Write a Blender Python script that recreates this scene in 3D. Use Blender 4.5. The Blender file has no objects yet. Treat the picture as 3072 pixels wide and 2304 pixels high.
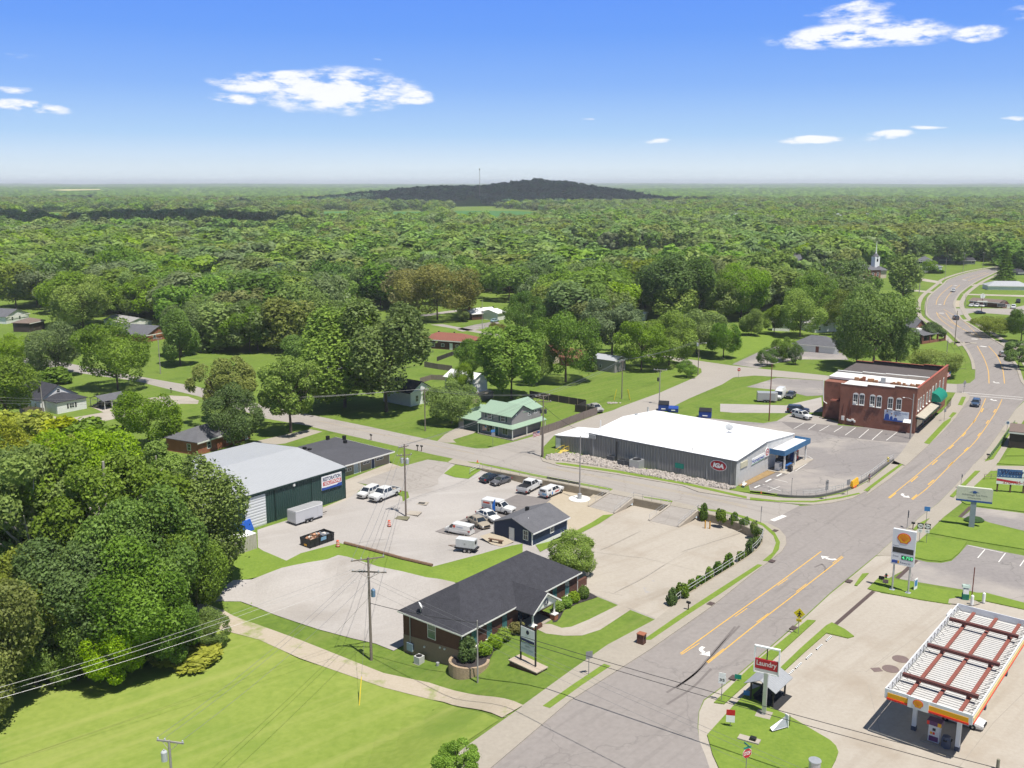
import bpy,math,random
import numpy as np
from mathutils import Vector,Matrix,noise as mnoise
from mathutils.geometry import tessellate_polygon,delaunay_2d_cdt
R=math.radians
random.seed(7)
S=bpy.context.scene
COL=S.collection
# --- camera, sky, sun
CAM_H=56.0
FPX=2930.0
PITCH=math.atan((1152-548)/FPX)
cd=bpy.data.cameras.new('camera');cam=bpy.data.objects.new('camera',cd);COL.objects.link(cam)
cam.location=(0,0,CAM_H);cam.rotation_euler=(math.pi/2-PITCH,0,0)
cd.sensor_width=36;cd.lens=FPX/3072*36;cd.clip_start=1;cd.clip_end=90000
S.camera=cam
SUN_EL,SUN_AZ=R(69),R(-51)
SUN_DIR=Vector((math.cos(SUN_EL)*math.cos(SUN_AZ),math.cos(SUN_EL)*math.sin(SUN_AZ),math.sin(SUN_EL)))
sl=bpy.data.lights.new('sun','SUN');sl.energy=4.2;sl.angle=R(0.53);sl.color=(1.0,0.955,0.88)
so=bpy.data.objects.new('sun',sl);COL.objects.link(so)
so.rotation_euler=SUN_DIR.to_track_quat('Z','Y').to_euler();so.location=(0,0,200)
S.view_settings.view_transform='Standard';S.view_settings.look='None'
S.view_settings.gamma=1;S.view_settings.use_curve_mapping=False
S.view_settings.exposure=0.62
W=bpy.data.worlds.new('World');S.world=W;W.use_nodes=True
wt=W.node_tree;wt.nodes.clear()
def wn(t,**k):
 n=wt.nodes.new(t)
 for a,b in k.items():setattr(n,a,b)
 return n
def wl(a,b):wt.links.new(a,b)
def wmath(op,a,b=None,c=None):
 n=wn('ShaderNodeMath',operation=op)
 for i,q in enumerate((a,b,c)):
  if q is None:continue
  if isinstance(q,(int,float)):n.inputs[i].default_value=q
  else:wl(q,n.inputs[i])
 return n.outputs[0]
sky=wn('ShaderNodeTexSky',sky_type='NISHITA',sun_disc=False,sun_elevation=SUN_EL,sun_rotation=math.pi/2-SUN_AZ,altitude=200,air_density=1.0,dust_density=0.6,ozone_density=2.0)
tc=wn('ShaderNodeTexCoord');sep=wn('ShaderNodeSeparateXYZ');wl(tc.outputs['Generated'],sep.inputs[0])
az=wmath('ARCTAN2',sep.outputs[0],sep.outputs[1]);el=wmath('ARCSINE',sep.outputs[2])
ramp=wn('ShaderNodeValToRGB');wl(wmath('MULTIPLY',el,1/0.5),ramp.inputs[0])
cr_=ramp.color_ramp;cr_.interpolation='LINEAR'
SKY_STOPS=[(0.0,(.80,.90,.985)),(.03,(.73,.86,.985)),(.093,(.43,.66,.985)),(.186,(.24,.465,.985)),(.286,(.14,.355,.985)),(.37,(.115,.315,1)),(.55,(.11,.22,.48)),(1.0,(.10,.16,.29))]
while len(cr_.elements)<len(SKY_STOPS):cr_.elements.new(0.5)
for e,(p,c)in zip(cr_.elements,SKY_STOPS):e.position=p;e.color=(*c,1)
gain=wn('ShaderNodeVectorMath',operation='SCALE');gain.inputs['Scale'].default_value=6.4;wl(ramp.outputs[0],gain.inputs[0])
mulc=wn('ShaderNodeMix',data_type='RGBA',blend_type='MIX');mulc.inputs[0].default_value=.92
wl(sky.outputs[0],mulc.inputs[6]);wl(gain.outputs[0],mulc.inputs[7])
W.cycles.sampling_method='MANUAL';W.cycles.sample_map_resolution=256
def pxdir(u,v):
 a=(u-1536)/FPX;b=-(v-1152)/FPX
 d=Vector((a,math.cos(PITCH)+b*math.sin(PITCH),-math.sin(PITCH)+b*math.cos(PITCH))).normalized()
 return math.atan2(d.x,d.y),math.asin(d.z)
CLOUDS=[(820,250,210,34,1.05),(1010,275,235,62,1.2),(1140,262,90,34,.95),(1240,298,75,22,1.0),(1020,232,50,22,.8),(690,298,115,22,1.0),(70,328,125,26,1.15),(40,270,66,18,.8),(60,168,80,9,.6),(1110,186,42,8,.55),(2560,105,240,42,1.1),(2700,98,165,44,1.15),(2560,28,130,26,.85),(2600,56,160,28,.8),(2930,100,90,22,1.0),(2440,418,90,17,1.2),(2650,410,85,17,1.0),(2770,387,75,9,.7),(3060,348,50,10,.8),(1970,425,52,9,.85),(1740,365,48,7,.6),(3050,50,80,32,.65)]
nz=wn('ShaderNodeTexNoise',noise_dimensions='2D');nz.inputs['Scale'].default_value=26;nz.inputs['Detail'].default_value=8;nz.inputs['Roughness'].default_value=.62
cmb=wn('ShaderNodeCombineXYZ');wl(az,cmb.inputs[0]);wl(wmath('MULTIPLY',el,3.4),cmb.inputs[1]);wl(cmb.outputs[0],nz.inputs['Vector'])
nb=wn('ShaderNodeTexNoise',noise_dimensions='2D');nb.inputs['Scale'].default_value=9;nb.inputs['Detail'].default_value=3
cmb2=wn('ShaderNodeCombineXYZ');wl(az,cmb2.inputs[0]);wl(wmath('MULTIPLY',el,2.6),cmb2.inputs[1]);wl(cmb2.outputs[0],nb.inputs['Vector'])
wx=wmath('ADD',az,wmath('MULTIPLY',wmath('SUBTRACT',nb.outputs[0],.5),.05))
wy=wmath('ADD',el,wmath('MULTIPLY',wmath('SUBTRACT',nb.outputs[0],.5),.018))
tot=None
wv=wn('ShaderNodeCombineXYZ');wl(wx,wv.inputs[0]);wl(wy,wv.inputs[1]);wv.inputs[2].default_value=1
for(u,v,hw,hh,st)in CLOUDS:
 a0,e0=pxdir(u,v);sx,sy=FPX/hw,FPX/hh
 va=wn('ShaderNodeVectorMath',operation='MULTIPLY_ADD');wl(wv.outputs[0],va.inputs[0])
 va.inputs[1].default_value=(sx,sy,0);va.inputs[2].default_value=(-a0*sx,-e0*sy,math.sqrt(1.2-st))
 vd=wn('ShaderNodeVectorMath',operation='DOT_PRODUCT');wl(va.outputs[0],vd.inputs[0]);wl(va.outputs[0],vd.inputs[1])
 tot=vd.outputs['Value']if tot is None else wmath('MINIMUM',tot,vd.outputs['Value'])
tot=wmath('MAXIMUM',wmath('SUBTRACT',1.2,tot),0.0)
dens=wmath('MULTIPLY',tot,wmath('MULTIPLY_ADD',nz.outputs[0],3.7,-1.0))
mr=wn('ShaderNodeMapRange',interpolation_type='SMOOTHSTEP');wl(dens,mr.inputs[0])
mr.inputs[1].default_value=.16;mr.inputs[2].default_value=.95;mr.inputs[3].default_value=0;mr.inputs[4].default_value=.96
cmx=wn('ShaderNodeMix',data_type='RGBA');wl(mr.outputs[0],cmx.inputs[0]);wl(mulc.outputs[2],cmx.inputs[6])
cmx.inputs[7].default_value=(6.6,6.7,6.9,1)
bg=wn('ShaderNodeBackground');bg.inputs[1].default_value=0.10
wl(cmx.outputs[2],bg.inputs[0]);wo=wn('ShaderNodeOutputWorld');wl(bg.outputs[0],wo.inputs[0])
# --- pixel -> world
def ray(u,v):
 a=(u-1536)/FPX;b=-(v-1152)/FPX
 return Vector((a,math.cos(PITCH)+b*math.sin(PITCH),-math.sin(PITCH)+b*math.cos(PITCH)))
def at(uv,z=0.0):
 d=ray(*uv);t=(z-CAM_H)/d.z
 return Vector((d.x*t,d.y*t,z))
def height(base,v):
 0
 d=ray(1536,v);n=d.z/d.y
 return CAM_H+base.y*n-base.z
class Zm:
 def __init__(s,ox,oy,sc):s.o=(ox,oy,sc)
 def __call__(s,x,y):return(s.o[0]+x*s.o[2],s.o[1]+y*s.o[2])
k=.36166
FV=Zm(0,0,3072/2212);BL=Zm(0,1500,.48465);OL=Zm(700,1400,k);OF=Zm(1150,1600,k);GS=Zm(2000,1450,.51489)
LF=Zm(0,900,k);MD=Zm(700,900,k);NM=Zm(1400,900,k);RT=Zm(2200,900,.39421);AZ=Zm(1000,1380,.18083);BZ=Zm(1300,1380,.19892)
CZ=Zm(840,1460,.13261);DZ=Zm(2500,1720,.352);E1=Zm(2672,1200,k);E2=Zm(2250,1180,.27125);E3=Zm(2440,1070,.23508)
E4=Zm(2640,740,.20493);F1=Zm(1640,1380,.3255);F2=Zm(1640,1180,.27125);F3=Zm(1340,1140,.23508);F4=Zm(2160,1860,.26764)
H3=Zm(2272,700,.2387);H4=Zm(2272,500,k);T1=Zm(0,500,k);T2=Zm(750,500,k);T3=Zm(1500,500,k)
def gp(zm,pts,z=0.0):return[at(zm(*p),z)for p in pts]
# --- lot that lies below the street: its soft edges
SOFT=[at(p)for p in[BZ(690,118),BZ(420,60),AZ(1500,60),AZ(1180,300),AZ(1260,620),OL(900,610),OL(1650,830),OF(1000,120),OF(1500,260),OF(1640,470),F1(640,1330),F1(1000,1470),F1(1160,1362)]]
def dseg(p,a,b):
 ax,ay,bx,by=a[0],a[1],b[0],b[1]
 t=max(0,min(1,((p[0]-ax)*(bx-ax)+(p[1]-ay)*(by-ay))/((bx-ax)**2+(by-ay)**2+1e-9)))
 return math.hypot(p[0]-ax-t*(bx-ax),p[1]-ay-t*(by-ay))
LOTD=1.25
def lotz(x,y):
 d=min(dseg((x,y),SOFT[i],SOFT[i+1])for i in range(len(SOFT)-1))
 t=max(0,min(1,d/20));return-LOTD*t*t*(3-2*t)
def al(uv):
 0
 z=0
 for _ in range(8):
  p=at(uv,z);z=lotz(p.x,p.y)
 return at(uv,z)
def gl(zm,pts):return[al(zm(*p))for p in pts]
# --- object helpers
def tag(o,label=None,cat=None,group=None,kind=None):
 if label:o['label']=label
 if cat:o['category']=cat
 if group:o['group']=group
 if kind:o['kind']=kind
 return o
def empty(name,loc=(0,0,0),rz=0,label=None,cat=None,group=None):
 o=bpy.data.objects.new(name,None);COL.objects.link(o);o.empty_display_size=.5
 o.location=loc;o.rotation_euler=(0,0,rz)
 return tag(o,label,cat,group)
def copy_tree(o,parent=None):
 c=o.copy();COL.objects.link(c);c.parent=parent
 for ch in list(o.children):copy_tree(ch,c)
 return c
def cr(pts,n=6,closed=False):
 0
 P=[Vector(p)for p in pts];out=[];m=len(P)
 for i in range(m if closed else m-1):
  p0=P[(i-1)%m]if closed or i>0 else P[0]*2-P[1]
  p1,p2=P[i],P[(i+1)%m]
  p3=P[(i+2)%m]if closed or i+2<m else P[-1]*2-P[-2]
  for j in range(n):
   t=j/n
   out.append(.5*((2*p1)+(p2-p0)*t+(2*p0-5*p1+4*p2-p3)*t*t+(3*p1-p0-3*p2+p3)*t**3))
 if not closed:out.append(P[-1])
 return out
class MB:
 def __init__(s):s.v=[];s.f=[]
 def quad(s,a,b,c,d):
  i=len(s.v);s.v+=[a,b,c,d];s.f.append((i,i+1,i+2,i+3));return s
 def poly(s,pts):
  i=len(s.v);s.v+=[tuple(p)for p in pts];s.f.append(tuple(range(i,i+len(pts))));return s
 def box(s,x0,x1,y0,y1,z0,z1):
  i=len(s.v)
  s.v+=[(x0,y0,z0),(x1,y0,z0),(x1,y1,z0),(x0,y1,z0),(x0,y0,z1),(x1,y0,z1),(x1,y1,z1),(x0,y1,z1)]
  s.f+=[tuple(i+j for j in q)for q in((3,2,1,0),(4,5,6,7),(0,1,5,4),(1,2,6,5),(2,3,7,6),(3,0,4,7))];return s
 def prism(s,pts,z0,z1):
  0
  P=[(p[0],p[1])for p in pts]
  if sum(P[i][0]*P[(i+1)%len(P)][1]-P[(i+1)%len(P)][0]*P[i][1]for i in range(len(P)))<0:P.reverse()
  n=len(P);i=len(s.v)
  s.v+=[(p[0],p[1],z0)for p in P]+[(p[0],p[1],z1)for p in P]
  for t in tessellate_polygon([[Vector((p[0],p[1],0))for p in P]]):
   a,b,c=t
   if(P[b][0]-P[a][0])*(P[c][1]-P[a][1])-(P[c][0]-P[a][0])*(P[b][1]-P[a][1])<0:a,c=c,a
   s.f.append((i+n+a,i+n+b,i+n+c));s.f.append((i+c,i+b,i+a))
  for j in range(n):q=(j+1)%n;s.f.append((i+j,i+q,i+n+q,i+n+j))
  return s
 def sheet(s,pts,z=None):
  P=[Vector((p[0],p[1],p[2]if z is None else z))for p in pts];i=len(s.v);s.v+=[tuple(p)for p in P]
  for t in tessellate_polygon([[Vector((p.x,p.y,0))for p in P]]):
   a,b,c=t
   if(P[b].x-P[a].x)*(P[c].y-P[a].y)-(P[c].x-P[a].x)*(P[b].y-P[a].y)<0:a,c=c,a
   s.f.append((i+a,i+b,i+c))
  return s
 def strip(s,pts,w,dz=0.0):
  n=len(pts);L=[]
  for i in range(n):
   a=Vector(pts[max(0,i-1)]);b=Vector(pts[min(n-1,i+1)]);d=(b-a);d.z=0;d.normalize()
   nn=Vector((-d.y,d.x,0))*w/2;p=Vector(pts[i])+Vector((0,0,dz));L.append((tuple(p+nn),tuple(p-nn)))
  for i in range(n-1):s.quad(L[i][1],L[i+1][1],L[i+1][0],L[i][0])
  return s
 def tube(s,pts,r,n=6,r1=None,cap=True):
  P=[Vector(p)for p in pts];m=len(P);i0=len(s.v);up=Vector((0,0,1))
  for i in range(m):
   d=(P[min(m-1,i+1)]-P[max(0,i-1)]).normalized()
   a=d.cross(up)if abs(d.z)<.95 else d.cross(Vector((1,0,0)))
   a.normalize();b=d.cross(a);rr=r if r1 is None else r+(r1-r)*i/(m-1)
   for j in range(n):
    t=2*math.pi*j/n;s.v.append(tuple(P[i]+(a*math.cos(t)+b*math.sin(t))*rr))
  for i in range(m-1):
   for j in range(n):
    q=(j+1)%n;s.f.append((i0+i*n+j,i0+(i+1)*n+j,i0+(i+1)*n+q,i0+i*n+q))
  if cap:s.f.append(tuple(i0+j for j in range(n)));s.f.append(tuple(i0+(m-1)*n+j for j in reversed(range(n))))
  return s
 def lathe(s,prof,n=12,c=(0,0,0),sx=1,sy=1):
  i0=len(s.v)
  for(r,z)in prof:
   for j in range(n):t=2*math.pi*j/n;s.v.append((c[0]+r*math.cos(t)*sx,c[1]+r*math.sin(t)*sy,c[2]+z))
  for i in range(len(prof)-1):
   for j in range(n):q=(j+1)%n;s.f.append((i0+i*n+j,i0+i*n+q,i0+(i+1)*n+q,i0+(i+1)*n+j))
  if prof[0][0]>.001:s.f.append(tuple(i0+j for j in reversed(range(n))))
  if prof[-1][0]>.001:s.f.append(tuple(i0+(len(prof)-1)*n+j for j in range(n)))
  return s
 def loft(s,rings,close=True,cap=True):
  i0=len(s.v);n=len(rings[0])
  for r in rings:s.v+=[tuple(p)for p in r]
  for i in range(len(rings)-1):
   for j in range(n if close else n-1):q=(j+1)%n;s.f.append((i0+i*n+j,i0+i*n+q,i0+(i+1)*n+q,i0+(i+1)*n+j))
  if cap:s.f.append(tuple(i0+j for j in reversed(range(n))));s.f.append(tuple(i0+(len(rings)-1)*n+j for j in range(n)))
  return s
 def xf(s,M,i0=0):s.v[i0:]=[tuple(M@Vector(p))for p in s.v[i0:]];return s
 def build(s,name,mat,parent=None,smooth=False,label=None,cat=None,group=None,kind=None,loc=None,rz=0):
  me=bpy.data.meshes.new(name);me.from_pydata([tuple(p)for p in s.v],[],s.f);me.update()
  if mat:me.materials.append(mat)
  if smooth:
   me.polygons.foreach_set('use_smooth',[True]*len(me.polygons))
   try:me.set_sharp_from_angle(angle=R(40))
   except Exception:pass
  o=bpy.data.objects.new(name,me);COL.objects.link(o);o.parent=parent
  if loc is not None:o.location=loc
  o.rotation_euler=(0,0,rz)
  return tag(o,label,cat,group,kind)
  # --- materials
MATS={}
def mat(name,col,rough=.8,var=.12,scale=.6,spec=.3,metal=0,bump=0,col2=None,scale2=None,coord='Object',trans=0,stripes=None,emit=0,rnd=0,mottle=None,streak=None,cracks=None):
 0
 if name in MATS:return MATS[name]
 m=bpy.data.materials.new(name);m.use_nodes=True;t=m.node_tree;N=t.nodes;P=N['Principled BSDF'];Lk=t.links.new
 P.inputs['Roughness'].default_value=rough;P.inputs['Specular IOR Level'].default_value=spec;P.inputs['Metallic'].default_value=metal
 c=N.new('ShaderNodeTexCoord');co=c.outputs[coord]
 if coord=='World':pass
 n1=N.new('ShaderNodeTexNoise');n1.inputs['Scale'].default_value=scale;n1.inputs['Detail'].default_value=6;n1.inputs['Roughness'].default_value=.65;Lk(co,n1.inputs['Vector'])
 n2=N.new('ShaderNodeTexNoise');n2.inputs['Scale'].default_value=scale2 or scale*9;n2.inputs['Detail'].default_value=3;Lk(co,n2.inputs['Vector'])
 ad=N.new('ShaderNodeMath');ad.operation='ADD';Lk(n1.outputs[0],ad.inputs[0]);Lk(n2.outputs[0],ad.inputs[1])
 mr=N.new('ShaderNodeMapRange');Lk(ad.outputs[0],mr.inputs[0]);mr.inputs[1].default_value=.62;mr.inputs[2].default_value=1.38
 mx=N.new('ShaderNodeMix');mx.data_type='RGBA';Lk(mr.outputs[0],mx.inputs[0])
 c2=col2 or tuple(min(1,q*(1+var))for q in col);c1=col if col2 else tuple(q*(1-var)for q in col)
 mx.inputs[6].default_value=(*c1,1);mx.inputs[7].default_value=(*c2,1);out=mx.outputs[2]
 if mottle:
  n3=N.new('ShaderNodeTexNoise');n3.inputs['Scale'].default_value=mottle[1];n3.inputs['Detail'].default_value=7;n3.inputs['Roughness'].default_value=.6;Lk(co,n3.inputs['Vector'])
  r3=N.new('ShaderNodeMapRange');Lk(n3.outputs[0],r3.inputs[0]);r3.inputs[1].default_value=mottle[2];r3.inputs[2].default_value=mottle[2]+.14;r3.inputs[4].default_value=mottle[3]if len(mottle)>3 else.8
  m3=N.new('ShaderNodeMix');m3.data_type='RGBA';Lk(r3.outputs[0],m3.inputs[0]);Lk(out,m3.inputs[6]);m3.inputs[7].default_value=(*mottle[0],1);out=m3.outputs[2]
 if streak:
  vr=N.new('ShaderNodeVectorRotate');vr.rotation_type='Z_AXIS';vr.inputs['Angle'].default_value=-R(streak[1]);Lk(co,vr.inputs['Vector']);mp=N.new('ShaderNodeMapping');mp.inputs['Scale'].default_value=(.06,1,1);Lk(vr.outputs[0],mp.inputs['Vector'])
  n4=N.new('ShaderNodeTexNoise');n4.inputs['Scale'].default_value=streak[2];n4.inputs['Detail'].default_value=5;n4.inputs['Roughness'].default_value=.6;Lk(mp.outputs[0],n4.inputs['Vector'])
  r4=N.new('ShaderNodeMapRange');Lk(n4.outputs[0],r4.inputs[0]);r4.inputs[1].default_value=streak[3];r4.inputs[2].default_value=streak[3]+.2;r4.inputs[4].default_value=streak[4]
  m4=N.new('ShaderNodeMix');m4.data_type='RGBA';Lk(r4.outputs[0],m4.inputs[0]);Lk(out,m4.inputs[6]);m4.inputs[7].default_value=(*streak[0],1);out=m4.outputs[2]
 if cracks:
  nd=N.new('ShaderNodeMix');nd.data_type='VECTOR';nd.inputs[0].default_value=.06;Lk(co,nd.inputs[4]);nn=N.new('ShaderNodeTexNoise');nn.inputs['Scale'].default_value=.4;nn.inputs['Detail'].default_value=6;Lk(co,nn.inputs['Vector']);sc_=N.new('ShaderNodeVectorMath');sc_.operation='SCALE';sc_.inputs['Scale'].default_value=60;Lk(nn.outputs['Color'],sc_.inputs[0]);Lk(sc_.outputs[0],nd.inputs[5])
  vo=N.new('ShaderNodeTexVoronoi');vo.feature='DISTANCE_TO_EDGE';vo.inputs['Scale'].default_value=cracks[1];Lk(nd.outputs[1],vo.inputs['Vector']);r5=N.new('ShaderNodeMapRange');Lk(vo.outputs['Distance'],r5.inputs[0]);r5.inputs[1].default_value=0;r5.inputs[2].default_value=cracks[2];r5.inputs[3].default_value=.7;r5.inputs[4].default_value=0
  m5=N.new('ShaderNodeMix');m5.data_type='RGBA';Lk(r5.outputs[0],m5.inputs[0]);Lk(out,m5.inputs[6]);m5.inputs[7].default_value=(*cracks[0],1);out=m5.outputs[2]
 if rnd:
  oi=N.new('ShaderNodeObjectInfo');hs=N.new('ShaderNodeHueSaturation');Lk(out,hs.inputs['Color'])
  r1=N.new('ShaderNodeMapRange');Lk(oi.outputs['Random'],r1.inputs[0]);r1.inputs[3].default_value=1-rnd;r1.inputs[4].default_value=1+rnd;Lk(r1.outputs[0],hs.inputs['Value'])
  out=hs.outputs[0]
 if stripes:
  ax,per,dep=stripes
  sp=N.new('ShaderNodeSeparateXYZ');Lk(co,sp.inputs[0])
  f=N.new('ShaderNodeMath');f.operation='MULTIPLY';f.inputs[1].default_value=1/per;Lk(sp.outputs['XYZ'.index(ax)],f.inputs[0])
  fr=N.new('ShaderNodeMath');fr.operation='FRACT';Lk(f.outputs[0],fr.inputs[0])
  pp=N.new('ShaderNodeMath');pp.operation='PINGPONG';pp.inputs[1].default_value=.5;Lk(fr.outputs[0],pp.inputs[0])
  bp=N.new('ShaderNodeBump');bp.inputs['Strength'].default_value=dep;bp.inputs['Distance'].default_value=per*.5
  st=N.new('ShaderNodeMapRange');st.interpolation_type='SMOOTHSTEP';Lk(pp.outputs[0],st.inputs[0]);st.inputs[1].default_value=.08;st.inputs[2].default_value=.28
  Lk(st.outputs[0],bp.inputs['Height']);Lk(bp.outputs[0],P.inputs['Normal'])
 elif bump:
  bp=N.new('ShaderNodeBump');bp.inputs['Strength'].default_value=bump;bp.inputs['Distance'].default_value=.1;Lk(n2.outputs[0],bp.inputs['Height']);Lk(bp.outputs[0],P.inputs['Normal'])
 Lk(out,P.inputs['Base Color'])
 if emit:Lk(out,P.inputs['Emission Color']);P.inputs['Emission Strength'].default_value=emit
 MATS[name]=m
 return m
def hexc(r,g,b):
 f=lambda q:(q/255/12.92)if q/255<=.04045 else((q/255+.055)/1.055)**2.4
 return(f(r),f(g),f(b))
GLASS=mat('window_glass',(.03,.04,.05),rough=.06,var=.3,scale=.8,spec=.8)
WHITE=mat('white_paint',(.78,.78,.76),rough=.55,var=.04)
TRIM=mat('white_trim',(.72,.71,.67),rough=.55,var=.05)
BLACK=mat('black_metal',(.02,.02,.022),rough=.5,var=.2)
GREY=mat('grey_metal',(.35,.36,.37),rough=.45,var=.1,metal=.3)
STEEL=mat('galvanised_steel',(.5,.51,.52),rough=.4,var=.12,metal=.5)
RUBBER=mat('tyre_rubber',(.018,.018,.019),rough=.85,var=.2)
CONC=mat('concrete',(.325,.29,.24),rough=.9,var=.10,scale=.15,scale2=2.5,mottle=((.27,.235,.19),.09,.56,.7))
# --- terrain
WALL_PX=[BZ(740,138),BZ(1160,217),BZ(1640,307),BZ(2200,412),F1(575,312),F1(800,357),F1(1138,424),F1(1395,474),F1(1480,500),F1(1560,520),F1(1650,545),F1(1750,580),F1(1850,625),F1(1930,670),F1(1985,720),F1(1990,765),F1(1955,820),F1(1880,885),F1(1760,962),F1(1600,1062),F1(1450,1155),F1(1300,1248),F1(1160,1352)]
WALL=[at(p)for p in WALL_PX]
SOFT[0]=at(BZ(640,60));SOFT[1]=at(BZ(400,30))
LOT=[p.copy()for p in WALL]+[p.copy()for p in reversed(SOFT)]
def inside(p,poly):
 c=False;n=len(poly);j=n-1
 for i in range(n):
  a,b=poly[i],poly[j]
  if(a[1]>p[1])!=(b[1]>p[1])and p[0]<(b[0]-a[0])*(p[1]-a[1])/(b[1]-a[1])+a[0]:c=not c
  j=i
 return c
_lz=lotz
LOTD=1.25
def lotz_in(x,y):
 d=min(dseg((x,y),SOFT[i],SOFT[i+1])for i in range(len(SOFT)-1))
 t=max(0,min(1,d/14));return-LOTD*t*t*(3-2*t)
def lotz(x,y):
 if not inside((x,y),LOT)and min(dseg((x,y),WALL[i],WALL[i+1])for i in range(len(WALL)-1))>.5:return 0.0
 return lotz_in(x,y)
HIGH=[at(p)for p in[FV(700,1850),FV(830,1760),FV(1010,1612),FV(1125,1530),OF(1160,1430),OF(1380,1270),OF(1270,1040),OF(1060,880),OF(1050,690),OF(1215,130),OL(2100,760),OL(1650,850),OL(1200,790),OL(870,690),OL(560,760),OL(420,800),OL(200,740),OL(0,800),OL(-300,900),BL(-900,700),BL(-2600,700)]]
LOWR=[p.copy()for p in HIGH]+[Vector((-150,HIGH[-1].y,0)),Vector((-150,20,0)),Vector((HIGH[0].x,20,0))]
def zn(x,y):
 0
 if-150<x<40 and 20<y<200 and inside((x,y),LOWR):
  d=min(dseg((x,y),HIGH[i],HIGH[i+1])for i in range(len(HIGH)-1))
  t=max(0,min(1,d/12));return-2.75*t*t*(3-2*t)
 return lotz(x,y)
def al(uv):
 0
 z=0
 for _ in range(12):
  p=at(uv,z);z=z*.4+.6*zn(p.x,p.y)
 return at(uv,z)
RIDGE=[(x*1.163,z*.97-1)for x,z in[(-560,0),(-440,4),(-370,12),(-290,22),(-190,32),(-60,36),(0,44),(55,51),(120,45),(190,31),(250,23),(300,10),(380,1)]]
def hz(x,y):
 z=0.0
 if y>700:
  q=0
  for i in range(len(RIDGE)-1):
   if RIDGE[i][0]<=x<=RIDGE[i+1][0]:
    t=(x-RIDGE[i][0])/(RIDGE[i+1][0]-RIDGE[i][0]);q=RIDGE[i][1]*(1-t)+RIDGE[i+1][1]*t
  if q:z+=q*math.exp(-((y-2500)/175)**2)if y<2500 else q*math.exp(-((y-2500)/600)**2)
  if y>2900:
   f=min(1,(y-2900)/3000)
   z+=f*(9+14*mnoise.noise((x/2600,y/2200,3.1))+7*mnoise.noise((x/800,y/700,1.7)))
   if y>9000:z+=min(1,(y-9000)/6000)*(14+14*mnoise.noise((x/1800,y/9000,8.2)))
 return z
def resample(poly,step,closed=True):
 out=[];n=len(poly)
 for i in range(n if closed else n-1):
  a,b=poly[i],poly[(i+1)%n];m=max(1,int(math.hypot(b[0]-a[0],b[1]-a[1])/step))
  for j in range(m):out.append((a[0]+(b[0]-a[0])*j/m,a[1]+(b[1]-a[1])*j/m))
 if not closed:out.append((poly[-1][0],poly[-1][1]))
 return out
def cdt_mesh(poly,grid,keep,zf,step):
 0
 b=resample(poly,step);n=len(b);pts=[Vector(p)for p in b]+[Vector(p)for p in grid]
 r=delaunay_2d_cdt(pts,[(i,(i+1)%n)for i in range(n)],[],0,1e-4)
 mb=MB();V=r[0];mb.v=[(p.x,p.y,zf(p.x,p.y))for p in V]
 for f in r[2]:
  cx=sum(V[i].x for i in f)/len(f);cy=sum(V[i].y for i in f)/len(f)
  if keep(cx,cy):
   f=list(f)
   if(V[f[1]].x-V[f[0]].x)*(V[f[2]].y-V[f[0]].y)-(V[f[2]].x-V[f[0]].x)*(V[f[1]].y-V[f[0]].y)<0:f.reverse()
   mb.f.append(tuple(f))
 return mb
def drape(pts,dz,step=1.6):
 0
 P=[(p[0],p[1])for p in pts];x0=min(p[0]for p in P);x1=max(p[0]for p in P);y0=min(p[1]for p in P);y1=max(p[1]for p in P)
 g=[];nx=int((x1-x0)/step);ny=int((y1-y0)/step)
 for i in range(1,nx+1):
  for j in range(1,ny+1):
   q=(x0+(i-.37)*step,y0+(j-.41)*step)
   if inside(q,P)and min(dseg(q,P[k_],P[(k_+1)%len(P)])for k_ in range(len(P)))>.4:g.append(q)
 return cdt_mesh(P,g,lambda x,y:inside((x,y),P),lambda x,y:zn(x,y)+dz,step)
GRASS=mat('lawn_grass',(.092,.150,.026),rough=.95,spec=.05,scale=.05,scale2=1.3,col2=(.165,.230,.042),mottle=((.075,.130,.024),.11,.54,.7),bump=.25,streak=((.175,.21,.055),48,.55,.48,.55))
LIME=mat('lime_grass',(.165,.228,.040),rough=.95,spec=.05,scale=.035,scale2=1.3,col2=(.245,.298,.066),mottle=((.135,.21,.036),.07,.53,.7),bump=.3,streak=((.285,.31,.09),40,.4,.5,.6))
VERGE=mat('verge_grass',(.12,.19,.03),rough=.95,spec=.05,scale=.3,scale2=3,col2=(.19,.26,.045),bump=.3)
ASPH=mat('road_asphalt',(.222,.200,.185),rough=.9,spec=.2,scale=.05,scale2=1.5,col2=(.285,.258,.240),mottle=((.185,.167,.156),.05,.58,.5),cracks=((.185,.168,.157),.06,.008),streak=((.165,.148,.138),50,.9,.52,.45))
ASPL=mat('worn_street_surface',(.285,.26,.235),rough=.9,spec=.2,scale=.08,scale2=2,col2=(.34,.31,.28),mottle=((.25,.225,.205),.1,.57,.6),streak=((.235,.21,.185),-38,.8,.5,.5),cracks=((.225,.2,.178),.08,.009))
ASPG=mat('grey_lot_asphalt',(.21,.19,.185),rough=.9,spec=.2,scale=.07,scale2=1.6,col2=(.27,.25,.235),mottle=((.36,.325,.29),.06,.48,.8),streak=((.13,.12,.118),20,.5,.56,.6),cracks=((.15,.138,.13),.09,.010))
ASPD=mat('dark_patch_asphalt',(.165,.15,.145),rough=.9,spec=.2,scale=.2,scale2=2,col2=(.21,.19,.18),mottle=((.26,.235,.22),.12,.55,.5))
GRAV=mat('pale_gravel',(.315,.290,.268),rough=.95,spec=.1,scale=.08,scale2=3.5,col2=(.395,.368,.345),bump=.35,mottle=((.275,.245,.215),.07,.54,.6),streak=((.42,.395,.37),30,.5,.52,.5))
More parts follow.
